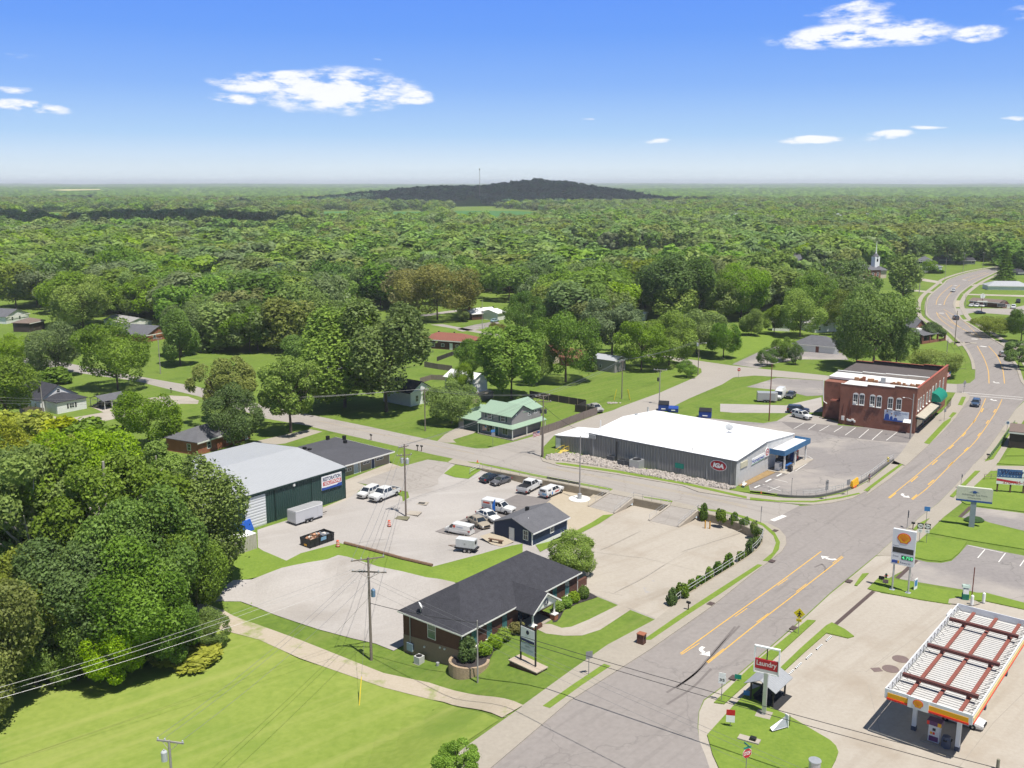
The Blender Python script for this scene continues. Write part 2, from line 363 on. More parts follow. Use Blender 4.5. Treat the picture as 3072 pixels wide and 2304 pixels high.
TRACK=mat('dirt_track',(.36,.305,.23),rough=.95,spec=.1,scale=.2,scale2=3,col2=(.43,.375,.30),mottle=((.20,.25,.06),.28,.55,.9),bump=.3)
CONC2=mat('pale_concrete',(.345,.305,.255),rough=.9,spec=.2,scale=.1,scale2=2.2,col2=(.41,.37,.315),mottle=((.30,.25,.195),.07,.53,.7),streak=((.27,.225,.175),45,.35,.52,.5))
TANC=mat('tan_concrete',(.36,.305,.225),rough=.9,spec=.2,scale=.1,scale2=2,col2=(.42,.365,.28))
FIELD=mat('hay_field',(.20,.27,.075),rough=.95,spec=.05,scale=.02,scale2=.3,col2=(.27,.33,.10))
FIELD2=mat('crop_field',(.055,.15,.04),rough=.95,spec=.05,scale=.01,scale2=.1,col2=(.075,.18,.05))
FIELD3=mat('pale_stubble_field',(.42,.40,.22),rough=.95,spec=.05,scale=.01,scale2=.1)
YEL=mat('yellow_road_paint',(.62,.36,.07),rough=.8,var=.15,scale=1.2)
WHT=mat('white_road_paint',(.68,.66,.62),rough=.8,var=.12,scale=1.2)
gx=sorted(set([round(q,1)for q in list(np.linspace(-700,700,57))+list(np.linspace(-12000,12000,61))]))
gy=[-150,-60,0,60,120,200,300,400,500,600,700]+list(range(800,2700,65))+list(range(2800,9000,300))+list(range(9000,17001,1000))
gpts=[(x,y)for y in gy for x in gx if min(abs(x-p.x)+abs(y-p.y)for p in LOT)>2]
gpts=[p for p in gpts if not(-151<p[0]<45 and 19<p[1]<200 and inside(p,LOWR))]
gpts+=[(x,y)for x in np.arange(-148,40,2.0)for y in np.arange(22,200,2.0)if inside((x,y),LOWR)and min(dseg((x,y),HIGH[i],HIGH[i+1])for i in range(len(HIGH)-1))>.6]+[(p.x,p.y)for p in HIGH]
cdt_mesh(LOT,gpts,lambda x,y:not inside((x,y),LOT),lambda x,y:hz(x,y)if y>200 else zn(x,y)if not inside((x,y),LOT)and min(dseg((x,y),LOT[i],LOT[(i+1)%len(LOT)])for i in range(len(LOT)))>.05 else 0.0,3).build('ground',GRASS,kind='structure')
lot_g=[(x,y)for x in np.arange(-60,60,1.6)for y in np.arange(90,230,1.6)if inside((x,y),LOT)and min(dseg((x,y),LOT[i],LOT[(i+1)%len(LOT)])for i in range(len(LOT)))>.5]
cdt_mesh(LOT,lot_g,lambda x,y:inside((x,y),LOT),lotz_in,1.6).build('gravel_lot',GRAV,kind='structure')
# --- paving: (name, zoom or list of world points, material, lift)
def flat(name,pts,m,z):return MB().sheet(pts,z).build(name,m,kind='structure')
def slab(name,pts,m,z0,z1):return MB().prism(pts,z0,z1).build(name,m,kind='structure')
ROAD_W=gp(FV,[(905,1800),(1062,1659)])+gp(OF,[(1550,1392),(2212,968)])+gp(GS,[(260,722),(480,545)])+gp(GS,[(600,455),(670,400),(697,355),(692,310),(655,268),(585,232)])
ROAD_N=gp(GS,[(770,132),(850,128),(960,116),(1080,90),(1190,35)])+gp(RT,[(1010,1490),(1180,1370),(1310,1265),(1460,1130),(1600,1000),(1690,900),(1755,805),(1792,760),(1800,730),(1770,708),(1690,704)])
ROAD_FW=gp(RT,[(1640,645),(1800,632),(1838,600),(1842,530),(1828,460),(1790,385),(1740,320)])+gp(E4,[(1210,1420),(1120,1330),(1010,1230),(880,1140),(760,1060),(703,1000),(686,910),(692,820),(730,735),(790,675),(860,615),(940,550),(1000,490),(1150,430),(1300,385),(1450,350),(1640,318),(1720,306),(1800,296)])
ROAD_E=gp(E4,[(1830,318),(1760,340),(1700,368),(1560,432),(1420,500),(1320,560),(1230,625),(1150,690),(1090,780),(1070,840),(1085,905),(1130,1000),(1190,1075),(1300,1140),(1450,1232),(1620,1350),(1700,1395),(1790,1450),(1880,1530)])+gp(RT,[(2085,420),(2145,505),(2170,570),(2190,625),(2250,690),(2240,740),(2150,830),(2080,930),(1990,1060),(1900,1180),(1820,1265),(1700,1400)])
ROAD_E+=gp(E1,[(400,850),(250,965),(120,1080),(0,1180)])+gp(GS,[(1220,420),(1090,525),(950,640),(800,780),(720,850),(500,1040),(400,1125),(280,1215),(215,1262),(187,1330),(180,1420),(192,1500),(225,1590),(330,1800)])
road=ROAD_W+ROAD_N+ROAD_FW+ROAD_E
flat('main_road',road,ASPH,.012)
SS_S=gp(GS,[(590,240)])+gp(F1,[(2030,590),(1900,545),(1700,482),(1480,447),(1160,383),(900,335),(610,275),(0,152)])+gp(BZ,[(1500,210),(520,25)])+gp(MD,[(1940,1340),(1660,1282),(1100,1155),(830,1095),(600,1040)])+gp(LF,[(2212,985),(1800,850),(1650,800),(1400,740),(1130,672),(700,612),(560,588),(250,540),(0,510)])
SS_N=gp(LF,[(-100,440),(220,470),(540,520),(800,570),(1270,655),(1620,715),(2212,880)])+gp(MD,[(690,962),(1100,1045),(1400,1110),(1600,1152),(1770,1186),(2000,1232)])+gp(F3,[(250,852),(380,874),(520,872),(850,790),(1170,700),(1250,700),(1230,870),(1196,985),(1225,1040),(1330,1072)])+gp(F2,[(150,812),(780,900),(1500,1025)])+gp(F1,[(1400,298),(1850,367),(2212,402)])+gp(GS,[(775,128)])
flat('side_street',SS_S+SS_N,ASPL,.008)
NS=gp(F3,[(1175,705),(1500,602),(1900,452),(2120,388)])+gp(NM,[(1290,882),(1600,770),(1900,640),(1950,600),(1945,570),(1860,535),(1640,485),(1500,470),(1500,440),(1700,470),(2000,515),(2212,545)])+gp(RT,[(200,522),(690,572),(900,600),(1700,640),(1700,705),(900,660),(690,612),(330,585),(160,575),(0,590)])+gp(NM,[(2120,700),(1850,815),(1700,890),(1600,950),(1350,1010),(1150,1090)])+gp(F3,[(1380,700),(1230,860),(1180,830)])
flat('north_street',NS,mat('pale_street_surface',(.32,.29,.255),rough=.9,scale=.08,scale2=2,var=.1),.016)
IGAL=gp(E2,[(0,1075),(300,1125),(700,1150),(1000,1100),(1150,1045),(1330,950),(1585,738),(1960,570),(1830,530),(1815,420),(950,350),(330,300),(150,330),(-200,300),(-600,260),(-600,600),(-100,700)])
flat('grocery_parking_lot',IGAL,ASPG,.006)
flat('grocery_parking_lot',gp(E2,[(0,1040),(0,990),(270,855),(400,850),(640,720),(690,730),(480,860),(110,1040),(60,1060)]),ASPD,.010)
flat('grocery_parking_lot',gp(E2,[(330,305),(960,352),(1815,432),(1815,550),(1500,535),(1000,480),(640,400),(480,400)]),ASPD,.010)
flat('driveway_apron',gp(E2,[(1585,742),(1815,555),(1960,575),(1700,782)]),CONC,.014)
GAS=gp(GS,[(1220,425),(1340,420),(1480,460),(1430,480),(1190,610),(1250,640),(1650,705),(1760,690),(1860,690),(2200,760),(2400,1000),(2400,1900),(330,1900),(230,1600),(190,1500),(184,1420),(190,1332),(220,1266),(285,1218),(405,1128),(505,1044),(724,854),(804,784),(954,644),(1094,530)])
flat('forecourt_concrete',GAS,CONC2,.016)
flat('bank_parking_lot',gp(E1,[(60,1480),(195,1318),(300,1344),(420,1352),(505,1335),(570,1275),(635,1200),(1200,1310),(1500,1380),(1500,1800),(1106,1690),(640,1580),(100,1490)]),ASPG,.012)
flat('eye_clinic_driveway',gp(E1,[(590,975),(700,888),(1106,940),(1400,985),(1400,1160),(1106,1085),(800,1012),(640,985)]),ASPG,.012)
flat('alley',gp(E1,[(690,530),(780,520),(890,545),(1106,548),(1300,560),(1300,590),(1106,580),(840,588),(760,580),(660,570)]),CONC,.02)
def ring(a,b):return list(a)+list(reversed(b))
wk_in=gp(FV,[(830,1760),(1010,1612),(1125,1530)])+gp(OF,[(1160,1430),(1560,1140),(1860,930)])+gp(F1,[(1010,1470)])+WALL[::-1][:-8]
wk_out=gp(FV,[(905,1800),(1062,1659)])+gp(OF,[(1550,1392),(2212,968)])+gp(GS,[(260,722),(480,545)])+gp(GS,[(600,455),(670,400),(697,355),(692,310),(655,268),(585,232)])+gp(F1,[(2030,590),(1900,545),(1700,482),(1480,447),(1385,432)])
slab('sidewalk',ring(wk_in,wk_out),CONC,-.2,.12)
slab('sidewalk',ring(WALL[6:8],gp(F1,[(1160,383),(1385,432)])),CONC,-.2,.10)
slab('sidewalk',ring(WALL[0:7],gp(BZ,[(520,27),(1500,212)])+gp(F1,[(0,154),(610,276),(900,336),(1155,382)])),CONC,-.2,.12)
slab('sidewalk',ring(gp(BZ,[(210,45),(520,100),(735,138)]),gp(BZ,[(300,-15),(520,26),(640,50)])),CONC,-.1,.11)
slab('sidewalk',ring(gp(F2,[(-20,730),(300,770),(780,845),(1290,950),(2000,1072),(2212,1110)])+gp(E2,[(0,1118),(400,1165),(750,1168),(1000,1120),(1180,1045),(1340,958),(1590,748)]),gp(F3,[(1196,985),(1225,1040),(1330,1072)])+gp(F2,[(150,812),(780,900),(1500,1025)])+gp(F1,[(1400,298),(1850,367),(2212,402)])+gp(GS,[(850,128),(960,116),(1080,90),(1190,35)])+gp(RT,[(1010,1490),(1180,1370),(1310,1265)])),CONC,-.1,.12)
slab('sidewalk',ring(gp(RT,[(1200,1250),(1290,1150),(1385,1010),(1590,850),(1660,760),(1690,708)]),gp(RT,[(1310,1265),(1460,1130),(1600,1000),(1690,900),(1755,805),(1792,760),(1800,730),(1770,708)])),CONC,-.1,.12)
slab('sidewalk',ring(gp(E1,[(1180,60),(1062,230),(965,400),(893,520),(800,620),(690,730),(580,862),(440,972),(300,1108),(200,1200)])+gp(GS,[(1330,425)]),gp(RT,[(2245,745),(2150,832),(2080,932),(1990,1062),(1900,1182),(1820,1267),(1700,1402)])+gp(E1,[(402,852),(252,967),(122,1082),(2,1182)])+gp(GS,[(1222,422)])),CONC,-.1,.05)
def offset(pts,d):
 out=[]
 for i,p in enumerate(pts):
  a=pts[max(0,i-1)];b=pts[min(len(pts)-1,i+1)];t=(b-a).normalized();out.append(p+Vector((-t.y,t.x,0))*d)
 return out
for pl,sg in((cr(ROAD_FW[3:],3),1),(cr(ROAD_E[:19],3),1),(cr(ROAD_E[19:24],3),1)):
 slab('kerb',ring(offset(pl,0),offset(pl,.9*sg)),CONC,-.05,.13)
 slab('sidewalk',ring(offset(pl,2.6*sg),offset(pl,4.6*sg)),CONC,-.05,.10)
for zm,pts in[(OF,[(1322,1440),(1560,1270),(1830,1090),(1885,1108),(1640,1270),(1382,1458)]),(F1,[(890,1665),(1180,1463),(1560,1215),(1945,968),(1990,975),(1600,1240),(1290,1440),(960,1665)]),(F1,[(1480,457),(1640,477),(1850,532),(2000,592),(2100,672),(2150,762),(2140,832),(2050,942),(1990,936),(2080,860),(2113,770),(2088,702),(1988,612),(1828,548),(1650,498),(1490,473)]),(F1,[(885,342),(1160,382),(1150,394),(900,354)]),(F1,[(0,160),(610,272),(590,288),(0,178)]),(BZ,[(515,33),(700,50),(1500,218),(2212,352),(2212,385),(1500,250),(700,75),(560,48)]),(F2,[(95,772),(200,777),(800,862),(1500,985),(2212,1148),(2212,1172),(1500,1012),(780,885),(110,787)]),(E2,[(0,1157),(300,1192),(700,1197),(1000,1152),(1200,1107),(1222,1117),(1000,1170),(700,1214),(300,1208),(0,1182)]),(F1,[(1680,283),(1800,285),(2130,318),(2140,337),(1730,290)]),(E2,[(0,1080),(150,1095),(310,1135),(250,1142),(0,1112)]),(E2,[(1255,1083),(1480,915),(1660,787),(1692,792),(1500,935),(1300,1088)]),(RT,[(1450,1092),(1600,932),(1660,897),(1652,925),(1490,1102)]),(RT,[(1640,892),(1670,857),(1700,862),(1662,900)]),(RT,[(1708,802),(1738,740),(1770,740),(1742,805)]),(GS,[(275,1282),(510,1052),(820,800),(868,803),(640,1012),(335,1290)]),(GS,[(648,1092),(780,965),(930,832),(962,815),(1040,855),(1092,895),(1056,906),(930,876),(800,990),(690,1092)]),(GS,[(236,1470),(390,1300),(480,1212),(548,1186),(505,1262),(610,1312),(722,1366),(952,1502),(986,1535),(1000,1570),(985,1615),(930,1720),(330,1720),(268,1585)]),(GS,[(1170,617),(1242,547),(1500,602),(1740,642),(1860,642),(2250,745),(2250,775),(1860,690),(1760,682),(1650,708),(1480,682),(1200,627)]),(GS,[(1093,597),(1140,530),(1177,527),(1108,601)]),(E1,[(22,1238),(60,1190),(190,1210),(280,1132),(632,1182),(565,1272),(500,1327),(420,1343),(300,1332),(190,1308)]),(E1,[(312,1106),(442,977),(620,987),(760,1002),(900,1050),(1106,1102),(1400,1165),(1400,1300),(1106,1242),(640,1166)]),(E1,[(580,842),(690,722),(832,592),(900,602),(1106,584),(1400,600),(1400,980),(1106,932),(700,880),(622,866)]),(E1,[(882,530),(960,482),(1106,472),(1400,480),(1400,550),(1106,545)]),(E1,[(950,466),(1000,402),(1106,402),(1400,420),(1400,470),(1106,466)]),(E1,[(490,802),(700,592),(742,592),(520,812)]),(E1,[(185,1078),(230,1030),(322,985),(260,1050),(205,1085)]),(E1,[(780,512),(830,452),(1010,192),(1052,192),(850,492)])]:
 slab('verge_grass',gp(zm,pts),VERGE,.0,.145)
drape(gl(BL,[(-700,1290),(0,1180),(500,1110),(900,1040),(1000,900),(1250,840),(1340,790),(1600,860),(1857,990)])+gl(OF,[(500,1412),(960,1552)])+gl(FV,[(1000,1608),(850,1720),(850,2100),(-700,2100)]),.07,2.5).build('lime_lawn',LIME,kind='structure')
drape(gl(BL,[(1150,700),(1320,795),(1600,868),(1857,985)])+gl(OF,[(0,1285),(500,1405),(985,1535),(1160,1432),(700,1335),(380,1245),(0,1165)])+gl(BL,[(1857,870),(1580,770),(1390,690),(1250,640)]),.12,1.5).build('dirt_track',TRACK,kind='structure')
drape(gl(OL,[(-150,1120),(-60,990),(0,945),(300,882),(600,802),(780,772),(870,737),(950,752),(1200,832),(1400,872),(1600,922),(1830,962),(1900,1000),(1420,1480),(1330,1532),(1180,1472),(1000,1432),(700,1352),(400,1252),(200,1172),(60,1122)]),.09,1.8).build('lower_gravel_lot',GRAV,kind='structure')
drape(gl(OL,[(935,280),(770,345),(290,495),(200,525),(205,672),(310,738),(432,783),(600,722),(880,640),(960,648),(1300,600),(1420,420),(1400,250),(1150,150),(1000,230)]),.03).build('gravel_lot',GRAV,kind='structure')
flat('walkway',gp(OF,[(1262,790),(1270,752),(1390,752),(1480,785),(1560,775),(1700,718),(1955,592),(2055,632),(1800,800),(1650,848),(1500,850),(1350,832)]),CONC2,.02)
flat('office_apron',gp(AZ,[(200,335),(940,52),(1130,112),(390,372),(530,422),(265,645),(-50,785),(-700,1090),(-760,1010),(-60,745),(190,640)]),CONC2,.022)
drape(gl(AZ,[(390,375),(1130,115),(1560,-5),(1980,50),(1830,130),(1400,300),(1250,530),(900,480)]),.05).build('worn_apron',ASPL,kind='structure')
drape(gl(AZ,[(1180,130),(1560,0),(1960,60),(1830,220),(1740,300),(1745,405),(1600,450),(1240,540),(1150,300)]),.03).build('asphalt_patch',ASPL,kind='structure')
drape(gl(BZ,[(25,1080),(1260,520),(1780,590),(1700,650),(1150,830),(950,940),(640,1110),(420,1150)]),.03).build('asphalt_patch',ASPD,kind='structure')
drape(gl(BZ,[(160,205),(330,72),(560,75),(640,100),(735,132),(530,285),(330,265)]),.05).build('grass_bank',VERGE,kind='structure')
drape(gl(BZ,[(1900,440),(2210,505),(2600,760),(2600,1000),(2100,1080),(1900,1180),(1700,1000),(1700,640)]),.02).build('tan_concrete_pad',TANC,kind='structure')
drape(gl(F1,[(120,380),(480,320),(800,380),(640,490),(560,520),(380,600),(220,670),(80,640),(60,400)]),.045).build('tan_concrete_pad',TANC,kind='structure')
flat('walk_pad',gp(BZ,[(700,1150),(900,1085),(1220,1230),(1040,1310),(880,1270)]),TANC,.01)
CLOT=[al(F1(*p))for p in[(330,672),(480,595),(625,500),(700,440)]]+[WALL[i].lerp(WALL[i+1],.5)for i in range(5,5)]+WALL[5:]+[al(F1(*p))for p in[(1010,1468),(770,1372),(660,1335),(400,1225),(280,1160),(100,900),(150,760)]]
drape(CLOT,.03,1.8).build('concrete_lot',CONC2,kind='structure')
drape(gl(F1,[(-120,760),(0,735),(200,680),(270,655),(420,575),(520,510),(620,500),(480,592),(330,668),(150,750),(-60,850)]),.06).build('grass_strip',VERGE,kind='structure')
drape(gl(OL,[(0,940),(-60,760),(60,700),(200,680),(320,730),(440,782),(560,720),(880,635),(1650,832),(1800,800),(2212,680),(2400,640),(2400,760),(1900,960),(1820,962),(1600,922),(1400,872),(1200,832),(950,752),(870,737),(780,772),(600,802),(300,882)]),.05).build('grass_strip',VERGE,kind='structure')
for nm,zm,pts,m in[('driveway',LF,[(380,950),(480,972),(520,990),(860,932),(750,885),(780,872),(1000,900),(1100,832),(1400,792),(1560,800),(1650,835),(1640,862),(1500,862),(1050,962),(760,1032),(560,1037),(400,1005)],CONC2),('driveway',F3,[(-20,690),(150,598),(400,642),(340,682),(80,762),(120,800),(0,800),(-120,780)],CONC),('driveway',MD,[(170,1175),(640,1072),(740,1092),(430,1190),(300,1205),(150,1230)],CONC),('driveway',NM,[(45,790),(150,735),(230,760),(100,800)],TANC),('far_street',NM,[(-300,205),(0,255),(340,322),(640,370),(640,345),(340,295),(0,238),(-200,200)],ASPL),('far_street',MD,[(1480,135),(1780,90),(1990,70),(1990,85),(1780,108),(1540,145)],ASPL),('driveway',MD,[(1840,245),(2000,205),(2180,175),(2212,190),(2100,235),(1900,262)],ASPG),('hay_field',T3,[(380,850),(470,800),(600,770),(880,742),(1290,716),(1530,706),(1640,760),(1500,900),(650,960),(400,930)],FIELD),('far_street',T3,[(380,845),(640,865),(640,850),(400,830)],ASPL),('far_street',T3,[(450,800),(700,765),(1000,735),(1340,712),(1340,706),(1000,728),(700,757),(450,790)],ASPL),('hay_field',T1,[(1540,640),(1560,600),(2212,585),(2500,600),(2520,640)],FIELD),('driveway',RT,[(-10,490),(180,402),(330,350),(460,360),(500,392),(830,402),(880,455),(500,452),(330,480),(185,520)],ASPG),('back_lot',RT,[(100,662),(330,592),(690,614),(690,725),(560,732),(400,692)],ASPG),('back_lot',RT,[(-100,790),(0,792),(400,802),(670,740),(680,850),(500,862),(0,858),(-100,850)],GRAV),('back_lot',RT,[(330,922),(420,870),(600,870),(800,930),(790,955)],ASPL),('restaurant_lot',E4,[(1060,905),(1210,905),(1900,905),(2300,820),(2300,1010),(1900,1000),(1380,962),(1200,1000),(1140,1010)],ASPL),('restaurant_lot',E4,[(1085,785),(1210,790),(1225,885),(1085,885)],TANC),('driveway',E4,[(1320,562),(1560,530),(2300,545),(2300,600),(1560,548),(1350,575)],CONC2),('driveway',E4,[(1180,690),(1270,690),(2300,715),(2300,742),(1270,706)],CONC2),('driveway',E4,[(380,618),(800,660),(770,682),(380,640)],CONC2),('driveway',E4,[(510,452),(660,470),(900,512),(920,545),(680,512),(510,480)],CONC2),('driveway',E4,[(1180,1070),(1400,1058),(1400,1090),(1210,1092)],CONC2),('far_street',E4,[(1770,1400),(2300,1425),(2300,1450),(1800,1452)],ASPL),('field',T2,[(590,372),(830,372),(880,500),(570,500)],FIELD2),('field',T2,[(1120,372),(1440,375),(1460,500),(1110,500)],FIELD2),('field',T3,[(-400,360),(-250,345),(0,360),(450,385),(420,470),(0,500),(-400,500)],FIELD2),('field',T1,[(170,395),(560,385),(960,370),(960,385),(560,410),(400,425),(180,425)],FIELD2),('field',T1,[(1580,380),(2100,370),(2212,365),(2212,395),(1580,400)],FIELD2),('field',H4,[(1240,410),(1700,395),(2212,380),(2212,360),(1620,355),(1600,400),(1240,425)],FIELD),('meadow',RT,[(0,230),(60,180),(480,260),(470,300),(330,320),(170,390),(0,470)],VERGE)]:
 flat(nm,gp(zm,pts),m,.018 if nm!='meadow' else.004)
MB().sheet(gp(T1,[(405,228),(560,215),(830,214),(840,225),(560,236)],22),34).build('field',FIELD3,kind='structure')
# --- painted markings
mk=MB()
def line(zm,pts,w=.15,dz=.018):mk.strip(cr([p+Vector((0,0,dz))for p in gp(zm,pts)],5),w)
line(GS,[(80,992),(390,768),(640,590),(900,397)],.16);line(GS,[(240,1048),(530,815),(760,638),(1028,430)],.16)
line(RT,[(1180,1505),(1350,1370),(1600,1160),(1750,1020),(1860,880),(1920,750)],.16);line(RT,[(1365,1520),(1500,1410),(1700,1210),(1830,1090),(1940,940),(2010,830),(2045,755)],.16)
for q in([(80,992),(185,925)],[(392,771),(462,723)],[(640,590),(700,550)]):line(GS,[(x+6,y+6)for x,y in q],.13)
for q in([(240,1048),(338,970)],[(530,815),(598,765)],[(760,638),(820,592)],[(972,472),(1028,430)]):line(GS,[(x-6,y-6)for x,y in q],.13)
for q in([(1180,1505),(1230,1465)],[(1345,1380),(1395,1338)],[(1505,1250),(1545,1215)],[(1635,1130),(1668,1100)],[(1735,1035),(1760,1005)],[(1818,930),(1838,905)],[(1880,850),(1895,820)]):line(RT,[(x+8,y+4)for x,y in q],.25)
for q in([(1365,1520),(1405,1485)],[(1490,1410),(1535,1372)],[(1645,1270),(1680,1237)],[(1765,1155),(1795,1127)],[(1868,1040),(1888,1015)],[(1932,945),(1950,920)],[(1988,860),(2005,835)]):line(RT,[(x-8,y-4)for x,y in q],.25)
line(RT,[(1550,100),(1700,195),(1880,292)],.16);line(RT,[(1600,70),(1760,170),(1890,300)],.16)
line(RT,[(1856,350),(1910,450),(1940,540),(1946,635)],.2);line(RT,[(1942,350),(2010,430),(2050,530),(2064,635)],.2)
line(E4,[(820,850),(840,770),(900,690),(980,620),(1060,560)],.2);line(E4,[(935,855),(960,780),(1020,690),(1100,620),(1170,560)],.2)
line(E4,[(825,960),(860,1030),(940,1110),(1080,1200)],.2);line(E4,[(960,965),(1020,1050),(1100,1130),(1230,1220)],.2)
line(E4,[(1200,480),(1350,430),(1550,375)],.2);line(E4,[(1290,500),(1440,440),(1600,385)],.2)
mkl=MB()
mkl.strip([p+Vector((0,0,.014))for p in gp(F1,[(0,62),(700,190),(1400,325),(1850,425)])],.1);mkl.strip([p+Vector((0,0,.014))for p in gp(F1,[(0,72),(700,201),(1400,337),(1850,438)])],.1)
mkl.strip([p+Vector((0,0,.014))for p in gp(MD,[(700,1000),(1200,1110),(1600,1195),(2000,1275)])],.1)
mkl.build('faded_centre_line',mat('faded_yellow_paint',(.40,.31,.16),var=.1),kind='structure')
mk.build('yellow_lane_lines',YEL,kind='structure')
wk=MB()
def bar(zm,a,b,w,z=.02):wk.strip([p+Vector((0,0,z))for p in gp(zm,[a,b])],w)
bar(GS,(615,218),(688,188),.9);bar(RT,(1740,703),(2205,742),.3);bar(RT,(1790,725),(2200,758),.3)
for a,b in(((460,980),(540,935)),((570,985),(628,945)),((655,998),(730,955)),((765,1005),(830,965)),((850,1030),(930,972)),((955,1050),(1030,985)),((1055,1065),(1135,995)),((1165,1068),(1243,1008))):bar(RT,a,b,.14)
for a,b in(((50,1045),(108,1018)),((172,980),(232,948)),((295,918),(352,887)),((415,890),(478,858)),((570,800),(628,770)),((640,760),(695,728))):bar(E2,a,b,.35)
for a,b in(((695,728),(645,695)),((645,695),(520,680)),((500,860),(640,770)),((140,1005),(340,1080)),((260,945),(420,985)),((200,1080),(330,1030))):bar(E2,a,b,.12)
for a,b in(((722,1310),(782,1240)),((895,1345),(952,1270)),((1072,1378),(1125,1305)),((640,1205),(930,1268))):bar(E1,a,b,.14)
for a,b in(((850,845),(900,848)),((865,972),(935,975)),((1340,1350),(1430,1357)),((1465,1455),(1560,1467)),((1080,565),(1130,570)),((1210,485),(1260,490))):bar(E4,a,b,1.2)
def arrow(cx,cy,zm,hx,hy):
 0
 a=at(zm(cx,cy));b=at(zm(hx,hy));d=b-a;L=d.length;d.normalize();n=Vector((-d.y,d.x,0));z=Vector((0,0,.02))
 n=n if n.y>0 else-n
 pts=[a+n*.9-d*.1,a+n*.45+d*.02*L,a+n*.12+d*.16*L,a+d*.36*L-n*.02,a+d*.6*L]
 wk.strip([p+z for p in cr(pts,4)],.5);e=pts[-1]
 wk.sheet([e-n*.8-d*.1,e+d*(L*.45),e+n*.8-d*.1],.02)
arrow(185,965,GS,250,1006);arrow(960,448,GS,902,424);arrow(1362,66,GS,1414,84);arrow(1955,758,RT,2008,768);arrow(1975,625,RT,2028,634)
wk.build('white_road_markings',WHT,kind='structure')
sk=MB()
for q in([(0,1220),(150,1120),(250,1010),(400,835)],[(60,1190),(200,1080),(330,930),(425,830)],[(0,1290),(150,1190),(260,1080)],[(905,470),(925,495),(918,520)],[(860,490),(905,470)]):sk.strip(cr([p+Vector((0,0,.016))for p in gp(GS,q)],6),.3)
sk.build('tyre_marks',mat('tyre_mark',(.165,.145,.135),var=.2,scale=2),kind='structure')
ct=MB()
for zm,q in((F1,[(490,835),(870,655)]),(F1,[(430,850),(900,905),(1440,1035)]),(F1,[(520,1215),(700,1250)]),(F1,[(620,1230),(1100,960),(1300,840)]),(F1,[(1240,850),(1800,640)]),(F1,[(940,560),(1000,600)])):ct.strip([p+Vector((0,0,.045))for p in gl(zm,q)],.07)
for q in([(1175,1175),(1250,1480),(1160,1480)],[(1090,1095),(1160,1100),(1340,960),(1200,930)],[(1200,1080),(1640,760)],[(2082,1220),(1900,1400),(1700,1659)]):ct.strip([p+Vector((0,0,.02))for p in gp(GS,q)],.07)
for q in([(990,1530),(1380,1462)],[(1160,1430),(1330,1440)],[(1430,1250),(1480,1310)],[(1700,1040),(1740,1090)],[(1860,935),(1960,985)]):ct.strip([p+Vector((0,0,.128))for p in gp(OF,q)],.06)
ct.build('concrete_joints',mat('joint_dirt',(.30,.27,.23),var=.2,scale=2),kind='structure')
# --- buildings
class Bld:
 0
 def __init__(s,name,label,cat,o,ang,group=None):
  s.o=Vector(o);s.a=R(ang);s.c,s.s=math.cos(s.a),math.sin(s.a);s.e=empty(name,s.o,s.a,label,cat,group)
 def w(s,x,y,z=0):return Vector((s.o.x+x*s.c-y*s.s,s.o.y+x*s.s+y*s.c,s.o.z+z))
 def _r(s,uv):
  f=lambda p:Vector((p.x*s.c+p.y*s.s,-p.x*s.s+p.y*s.c,p.z))
  return f(Vector((0,0,CAM_H))-s.o),f(ray(*uv))
 def on(s,i,uv,v):
  o,d=s._r(uv);return o+d*((v-o[i])/d[i])
 def part(s,name,mb,m,parent=None,**k):return mb.build(name,m,parent or s.e,**k)
 def rect(s,face,pos,A,B):
  i='xy'.index(face);p,q=s.on(i,A,pos),s.on(i,B,pos);j=1-i
  return min(p[j],q[j]),max(p[j],q[j]),min(p.z,q.z),max(p.z,q.z)
 def fbox(s,mb,face,pos,r,d0,d1,sg=-1):
  a,b=sorted((pos+sg*d0,pos+sg*d1))
  if face=='x':mb.box(a,b,r[0],r[1],r[2],r[3])
  else:mb.box(r[0],r[1],a,b,r[2],r[3])
  return mb
 def boxes(s,name,m,*bx,parent=None):
  for q in bx:s.part(name,MB().box(*q),m,parent)
 def panel(s,name,face,pos,r,m,d=.04,parent=None,sg=-1,d0=-.02,**k):return s.part(name,s.fbox(MB(),face,pos,r,d0,d,sg),m,parent,**k)
 def win(s,face,pos,r,fm=None,gm=None,fw=.09,bars=1,sill=False,name='window',sg=-1,vbar=False,d=.05):
  fm=fm or TRIM;a,b,c,e=r
  w=s.panel(name,face,pos,r,gm or GLASS,.02,sg=sg)
  mb=MB()
  for q in((a-fw,a,c-fw,e+fw),(b,b+fw,c-fw,e+fw),(a,b,e,e+fw),(a,b,c-fw,c)):s.fbox(mb,face,pos,q,-.01,d,sg)
  for i in range(bars):z=c+(e-c)*(i+1)/(bars+1);s.fbox(mb,face,pos,(a,b,z-.025,z+.025),0,d*.8,sg)
  if vbar:s.fbox(mb,face,pos,((a+b)/2-.025,(a+b)/2+.025,c,e),0,d*.8,sg)
  s.part('frame',mb,fm,w)
  if sill:s.part('sill',s.fbox(MB(),face,pos,(a-.15,b+.15,c-fw-.14,c-fw),0,.22,sg),fm,w)
  return w
 def door(s,face,pos,r,m,fm=None,name='door',handle=True,sg=-1):
  w=s.panel(name,face,pos,r,m,.03,sg=sg);a,b,c,e=r;mb=MB();fw=.09
  for q in((a-fw,a,c,e+fw),(b,b+fw,c,e+fw),(a,b,e,e+fw)):s.fbox(mb,face,pos,q,-.01,.05,sg)
  s.part('frame',mb,fm or TRIM,w)
  if handle:s.part('handle',s.fbox(MB(),face,pos,(b-.14,b-.08,c+.95,c+1.05),.03,.09,sg),GREY,w)
  return w
